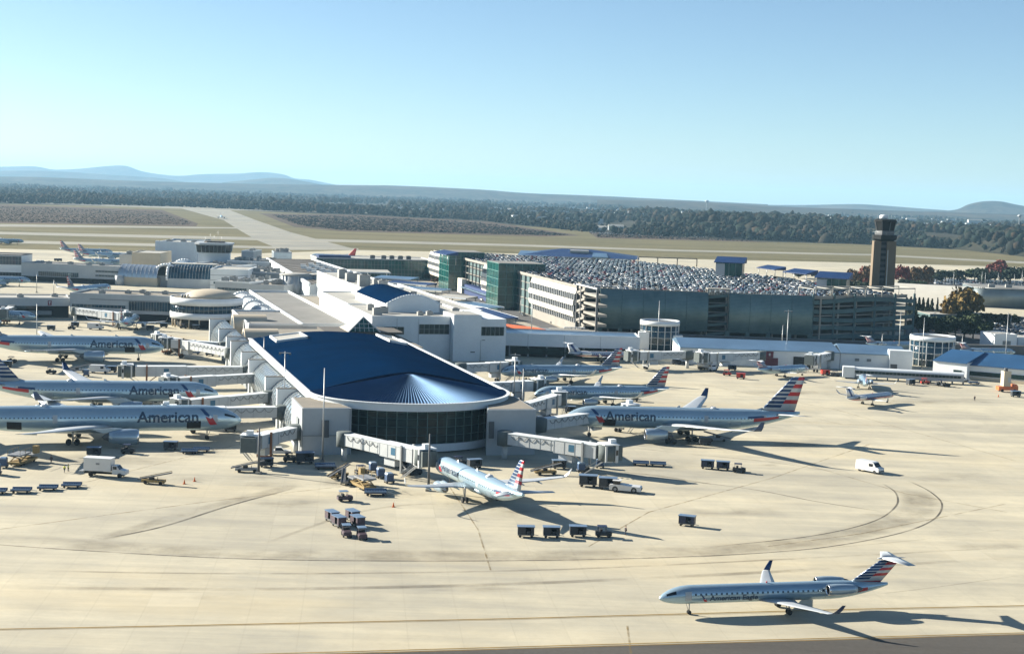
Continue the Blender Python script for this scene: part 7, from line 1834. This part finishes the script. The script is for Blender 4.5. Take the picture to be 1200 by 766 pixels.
for px, a, b, kw, lab in ((378, 431, 541, {}, 'bare grey mast standing in front of the left gate block'), (332.5, 411.5, 500, dict(heads=2), 'grey mast with two lamp heads beside the left flank of the blue roof'), (308.5, 395, 453, dict(arm=-.9), 'lamp beside the second portal wall of the blue-roofed concourse'), (285, 377, 408, dict(arm=.9), 'lamp in front of the cream barrel hood'),
    (303, 501, 555, dict(heads=0, r=.3, col=M_dgrey), 'dark post in front of the lone jet bridge'), (602, 414, 474, dict(heads=3), 'mast with gear on top right of the rotunda'), (611, 432, 508, {}, 'thin mast in front of the right gate block'), (622, 341, 408, {}, 'mast rising over the white link near the deck corner'), (770.5, 352, 410, {}, 'tall mast in front of the first drum'), (921, 363, 425, dict(heads=3), 'tall mast with a crossbar between the drums'), (916, 381, 411, dict(arm=.1), 'short lamp behind the low wing roof'),
    (1053, 365, 416, {}, 'tall mast left of the right drum'), (1080, 372, 432, {}, 'tall mast in front of the right drum'), (1033, 391, 412, dict(arm=.5), 'short lamp above the low wing near the deck'), (1127, 393, 412, dict(arm=-.6), 'short lamp by the perimeter wall at right'), (1177, 366, 440, {}, 'mast before the blue-roofed wing at the right edge'), (502, 508, 575, dict(r=.3, col=M_dgrey), 'dark post beside the white bridge of the sunlit jet'),
    (43, 356, 412, dict(r=.2), 'post by the low wing at far left'), (43, 322, 343, {}, 'thin lamp behind the low left wing'), (63, 328, 347, {}, 'thin lamp post behind the grey wing at left'), (1146, 366, 384, dict(arm=.5), 'lamp in the car lot left of the silver hall'), (1184, 368, 386, dict(arm=-.5), 'lamp in the car lot below the silver hall'), (1093, 367, 385, dict(arm=.5), 'lamp in front of the service building'),
    (1117, 318, 336, {}, 'lamp in the far car lot behind the hangar'), (1150, 318, 336, {}, 'lamp in the far car lot, left of a pair'), (1154, 319, 337, {}, 'lamp in the far car lot, right of a pair'), (1169, 319, 337, {}, 'lamp in the far car lot above the silver hall'), (1188, 321, 338, {}, 'lamp in the far car lot near the right edge'), (1197, 317, 337, {}, 'tallest lamp in the far car lot at the right edge'),
    (437, 309, 326, {}, 'thin lamp before the teal terminal front'), (488, 309, 322, dict(r=.5), 'pale mast before the right end of the teal terminal front'), (404, 300, 320, dict(heads=2, r=.3), 'dark rooftop mast left of the red tail'), (553, 332, 345, dict(arm=.8), 'curved lamp before the blue entrance wall of the deck, left one'), (565, 335, 350, dict(arm=.8), 'curved lamp before the blue entrance wall of the deck, right one'), (596, 344, 361, dict(arm=.8), 'curved lamp before the third stair tower'), (610, 349, 368, dict(arm=.8), 'curved lamp right of the third stair tower')):
    mast(px, a, b, lab, **kw)
# lamps on the white terminal block's forecourt
for px, a, b, lab in ((528.5, 385.5, 421, 'tall lamp in front of the white stair tower'), (562.5, 398.5, 424, 'shorter lamp in front of the white end wing')):
    mast(px, a, b, lab, arm=.8, r=.16)

# ------------------------------------------------------------------ trees one can tell apart
TG = 'trees near the control tower'
for px, py, h, w_, m, lab in ((1001, 338, 13, 9, L_brown, 'brown autumn tree left of the control tower, leftmost of them'), (1012, 337, 15, 10, L_rust, 'russet tree just left of the control tower'), (1020, 338, 17, 10, L_brown, 'tall brown tree touching the left side of the control tower'), (1056, 338, 17, 9, L_red, 'bright red tree right of the control tower'), (1068, 337, 14, 11, L_brown, 'brown tree right of the bright red one'), (1080, 337, 15, 12, L_brown, 'loose yellow-brown tree left of the far car lot'), (1060, 340, 8, 12, L_dark, 'low dark green tree below the red tree'), (1072, 341, 7, 10, L_green, 'low green tree behind the white hangar'),
    (1108, 331, 9, 12, L_dark, 'dark rounded tree in the far car lot, left one'), (1118, 330, 9, 13, L_dark, 'dark rounded tree in the far car lot, right one'), (1097, 331, 7, 10, L_dark, 'small dark tree at the left end of the far car lot'), (1142, 331, 11, 14, L_green, 'green tree left of the dark red one in the far lot'), (1150, 332, 12, 12, L_dark, 'dark tree just left of the dark red one'), (1166, 331, 17, 14, L_rust, 'dark red tree in the far car lot'), (1176, 332, 14, 13, L_red, 'red-topped tree right of the dark red one'), (1184, 333, 12, 14, L_dark, 'dark tree right of the red-topped one'), (1200, 334, 13, 14, L_dark, 'dark tree at the right edge of the far lot'), (1158, 333, 11, 12, L_dark, 'dark tree under the dark red crown'),
    (945, 327, 7, 12, L_dark, 'dark shrub at the edge of the deck roof, left one'), (936, 326, 6, 9, L_dark, 'smaller dark shrub beside it at the deck edge'), (1003, 346, 10, 10, L_dark, 'dark tree at the far right corner of the deck'), (1012, 348, 9, 9, L_dark, 'dark tree between the deck corner and the tower'),
    (1126, 383, 17, 13, L_yel, 'golden tree in front of the white hangar end, left one'), (1135, 382, 18, 12, L_yel, 'golden tree right of its twin before the hangar'), (1117, 383, 12, 10, L_yel, 'small golden tree left of the larger ones')):
    tree(px, py, 0, h * 1.12, w_ * 1.3, m, lab, TG)
for k, (px, py, h, w_, m) in enumerate(((1076, 393, 9, 10, L_green), (1086, 394, 10, 11, L_green), (1098, 395, 9, 11, L_dark), (1108, 396, 10, 12, L_green), (1119, 397, 11, 12, L_dark), (1130, 397, 12, 13, L_green), (1140, 397, 11, 12, L_dark), (1150, 398, 9, 11, L_green), (1093, 388, 8, 9, L_dark), (1112, 389, 9, 10, L_dark), (1134, 388, 10, 12, L_dark), (1158, 384, 8, 10, L_dark), (1170, 383, 7, 10, L_dark), (1182, 384, 7, 10, L_dark))):
    tree(px, py, 0, h, w_, m, ['leafy green', 'bushy green', 'dark', 'broad green', 'dark broad', 'tallest green', 'dark upright', 'lighter green', 'small dark', 'dark middle', 'dark rear', 'low dark', 'low dark spreading', 'low dark rightmost'][k] + f' tree in the grove by the right drum, ' + ['far left end', 'second from left', 'front row above the drum', 'front row right of the drum', 'front row centre', 'front row beside the lot', 'front row right part', 'front row right end', 'rear row left', 'rear row centre', 'rear row right', 'under the silver hall, left', 'under the silver hall, middle', 'under the silver hall, right'][k], 'grove behind the right drum')
for k, (px, py) in enumerate(((1066, 373), (1071, 373.5), (1076, 374), (1081, 374.5), (1086, 375), (1091, 375.5))):
    tree(px, py, 0, 13, 6, L_dark, 'narrow dark conifer in the row before the white hangar', 'row of conifers before the hangar', 'cone', 'conifer')
for k, (px, py) in enumerate(((1097.5, 377), (1106, 378))):
    tree(px, py, 0, 14, 3.6, L_dark, ('left' if k == 0 else 'right') + ' slim pointed conifer of the pair before the white hangar', None, 'cone', 'conifer')
for k in range(9):
    u = k / 8; tree(626 + 46 * u, 368 + 13 * u, 0, 4.6, 6.5, L_brown if k % 3 else L_green, 'brownish shrub in the bed along the cream side of the deck', 'shrubs along the near cream side', 'round', 'shrub', 'shrub')
for k in range(6):
    u = k / 5; tree(504 + 21 * u, 328.5 + 8 * u, 0, 4.6, 7, L_brown if k % 2 else L_dark, 'brownish shrub in the bed at the far cream end of the deck', 'shrubs along the far cream end', 'round', 'shrub', 'shrub')
# far houses and water towers
for k, (px, py, w_, h, lab) in enumerate(((722, 269.5, 30, 7, 'white building among the far scrub right of centre'), (705, 270, 18, 5, 'small white building left of the larger one in the far scrub'), (560, 256.5, 70, 6, 'long pale roofed shed in the far woods, right one'), (485, 252.5, 60, 6, 'long pale roofed shed in the far woods, left one'), (640, 249, 28, 9, 'pale house in the distant woods, right of the long sheds'), (595, 248, 34, 9, 'pale house in the distant woods beyond the long shed'), (1143, 268.5, 50, 12, 'long white roof showing in the woods right of the tower'), (1068, 262.5, 40, 9, 'pale roof in the woods just right of the tower'), (632, 253, 24, 8, 'small far house beside the pale house'))):
    q = P(px, py); d = 14
    if px > 1000: q = Vector((q.x, q.y, lift(q.x, q.y) + 10))
    t = thing('far_building', lab, 'building', q, RAD(random.uniform(-10, 10))); MB().box(-w_ / 2, w_ / 2, 0, d, -8, h).build('walls', M_cool, t)
    MB().add([(-w_ / 2 - .5, -.5, h), (w_ / 2 + .5, -.5, h), (w_ / 2 + .5, d + .5, h), (-w_ / 2 - .5, d + .5, h), (-w_ / 2, d / 2, h + 4), (w_ / 2, d / 2, h + 4)], [(0, 1, 5, 4), (2, 3, 4, 5), (0, 4, 3), (1, 2, 5)]).build('roof', M_rlight, t)
for px, ptop, D, lab in ((1195, 251.5, 3400, 'white water tower in the woods at the right edge'), (828.5, 234.5, 7000, 'distant white water tower right of centre on the horizon')):
    top = Pd(px, ptop, D); t = thing('water_tower', lab, 'water tower', (top.x, D, 0), 0); k = D / 3400; R = 6 * k
    k *= .8; R *= .8; MB().lathe([(2.0 * k, 0), (1.3 * k, top.z - 9 * k), (2.2 * k, top.z - 7 * k)], n=14).build('stem', M_cool, t)
    MB().lathe([(2 * k, top.z - 8 * k), (R, top.z - 5 * k), (R * 1.02, top.z - 3 * k), (R * .6, top.z - .6 * k), (.2, top.z)], n=18).build('tank', M_cool, t)
mb = MB(); rr = random.Random(12)
for k in range(150):
    y = rr.uniform(3300, 7500); x = rr.uniform(-.10, .34) * y
    if y < edge_y(x) + 150: continue
    s = rr.uniform(5, 14); mb.cbox(x, y, lift(x, y) + 8, s * 1.6, s, 12 + rr.uniform(0, 6), rr.uniform(-.4, .4))
tag(mb.build('distant_houses', M_cool), 'pale houses scattered through the far woods', kind='stuff')
# parked cars of a distant lot, past counting
far = []
rr = random.Random(5)
for k in range(260):
    u = rr.random(); a, c = 690 + 140 * u, 272.5 + 5.0 * u + rr.choice((0, 1.2)); q = P(a, c); far.append((q.x, q.y, .2, rr.uniform(-.1, .1) + 1.2, rr.choices(range(8), CW)[0]))
merge_cars(far, 'distant_parked_cars', 'pale row of parked cars beyond the far runway')
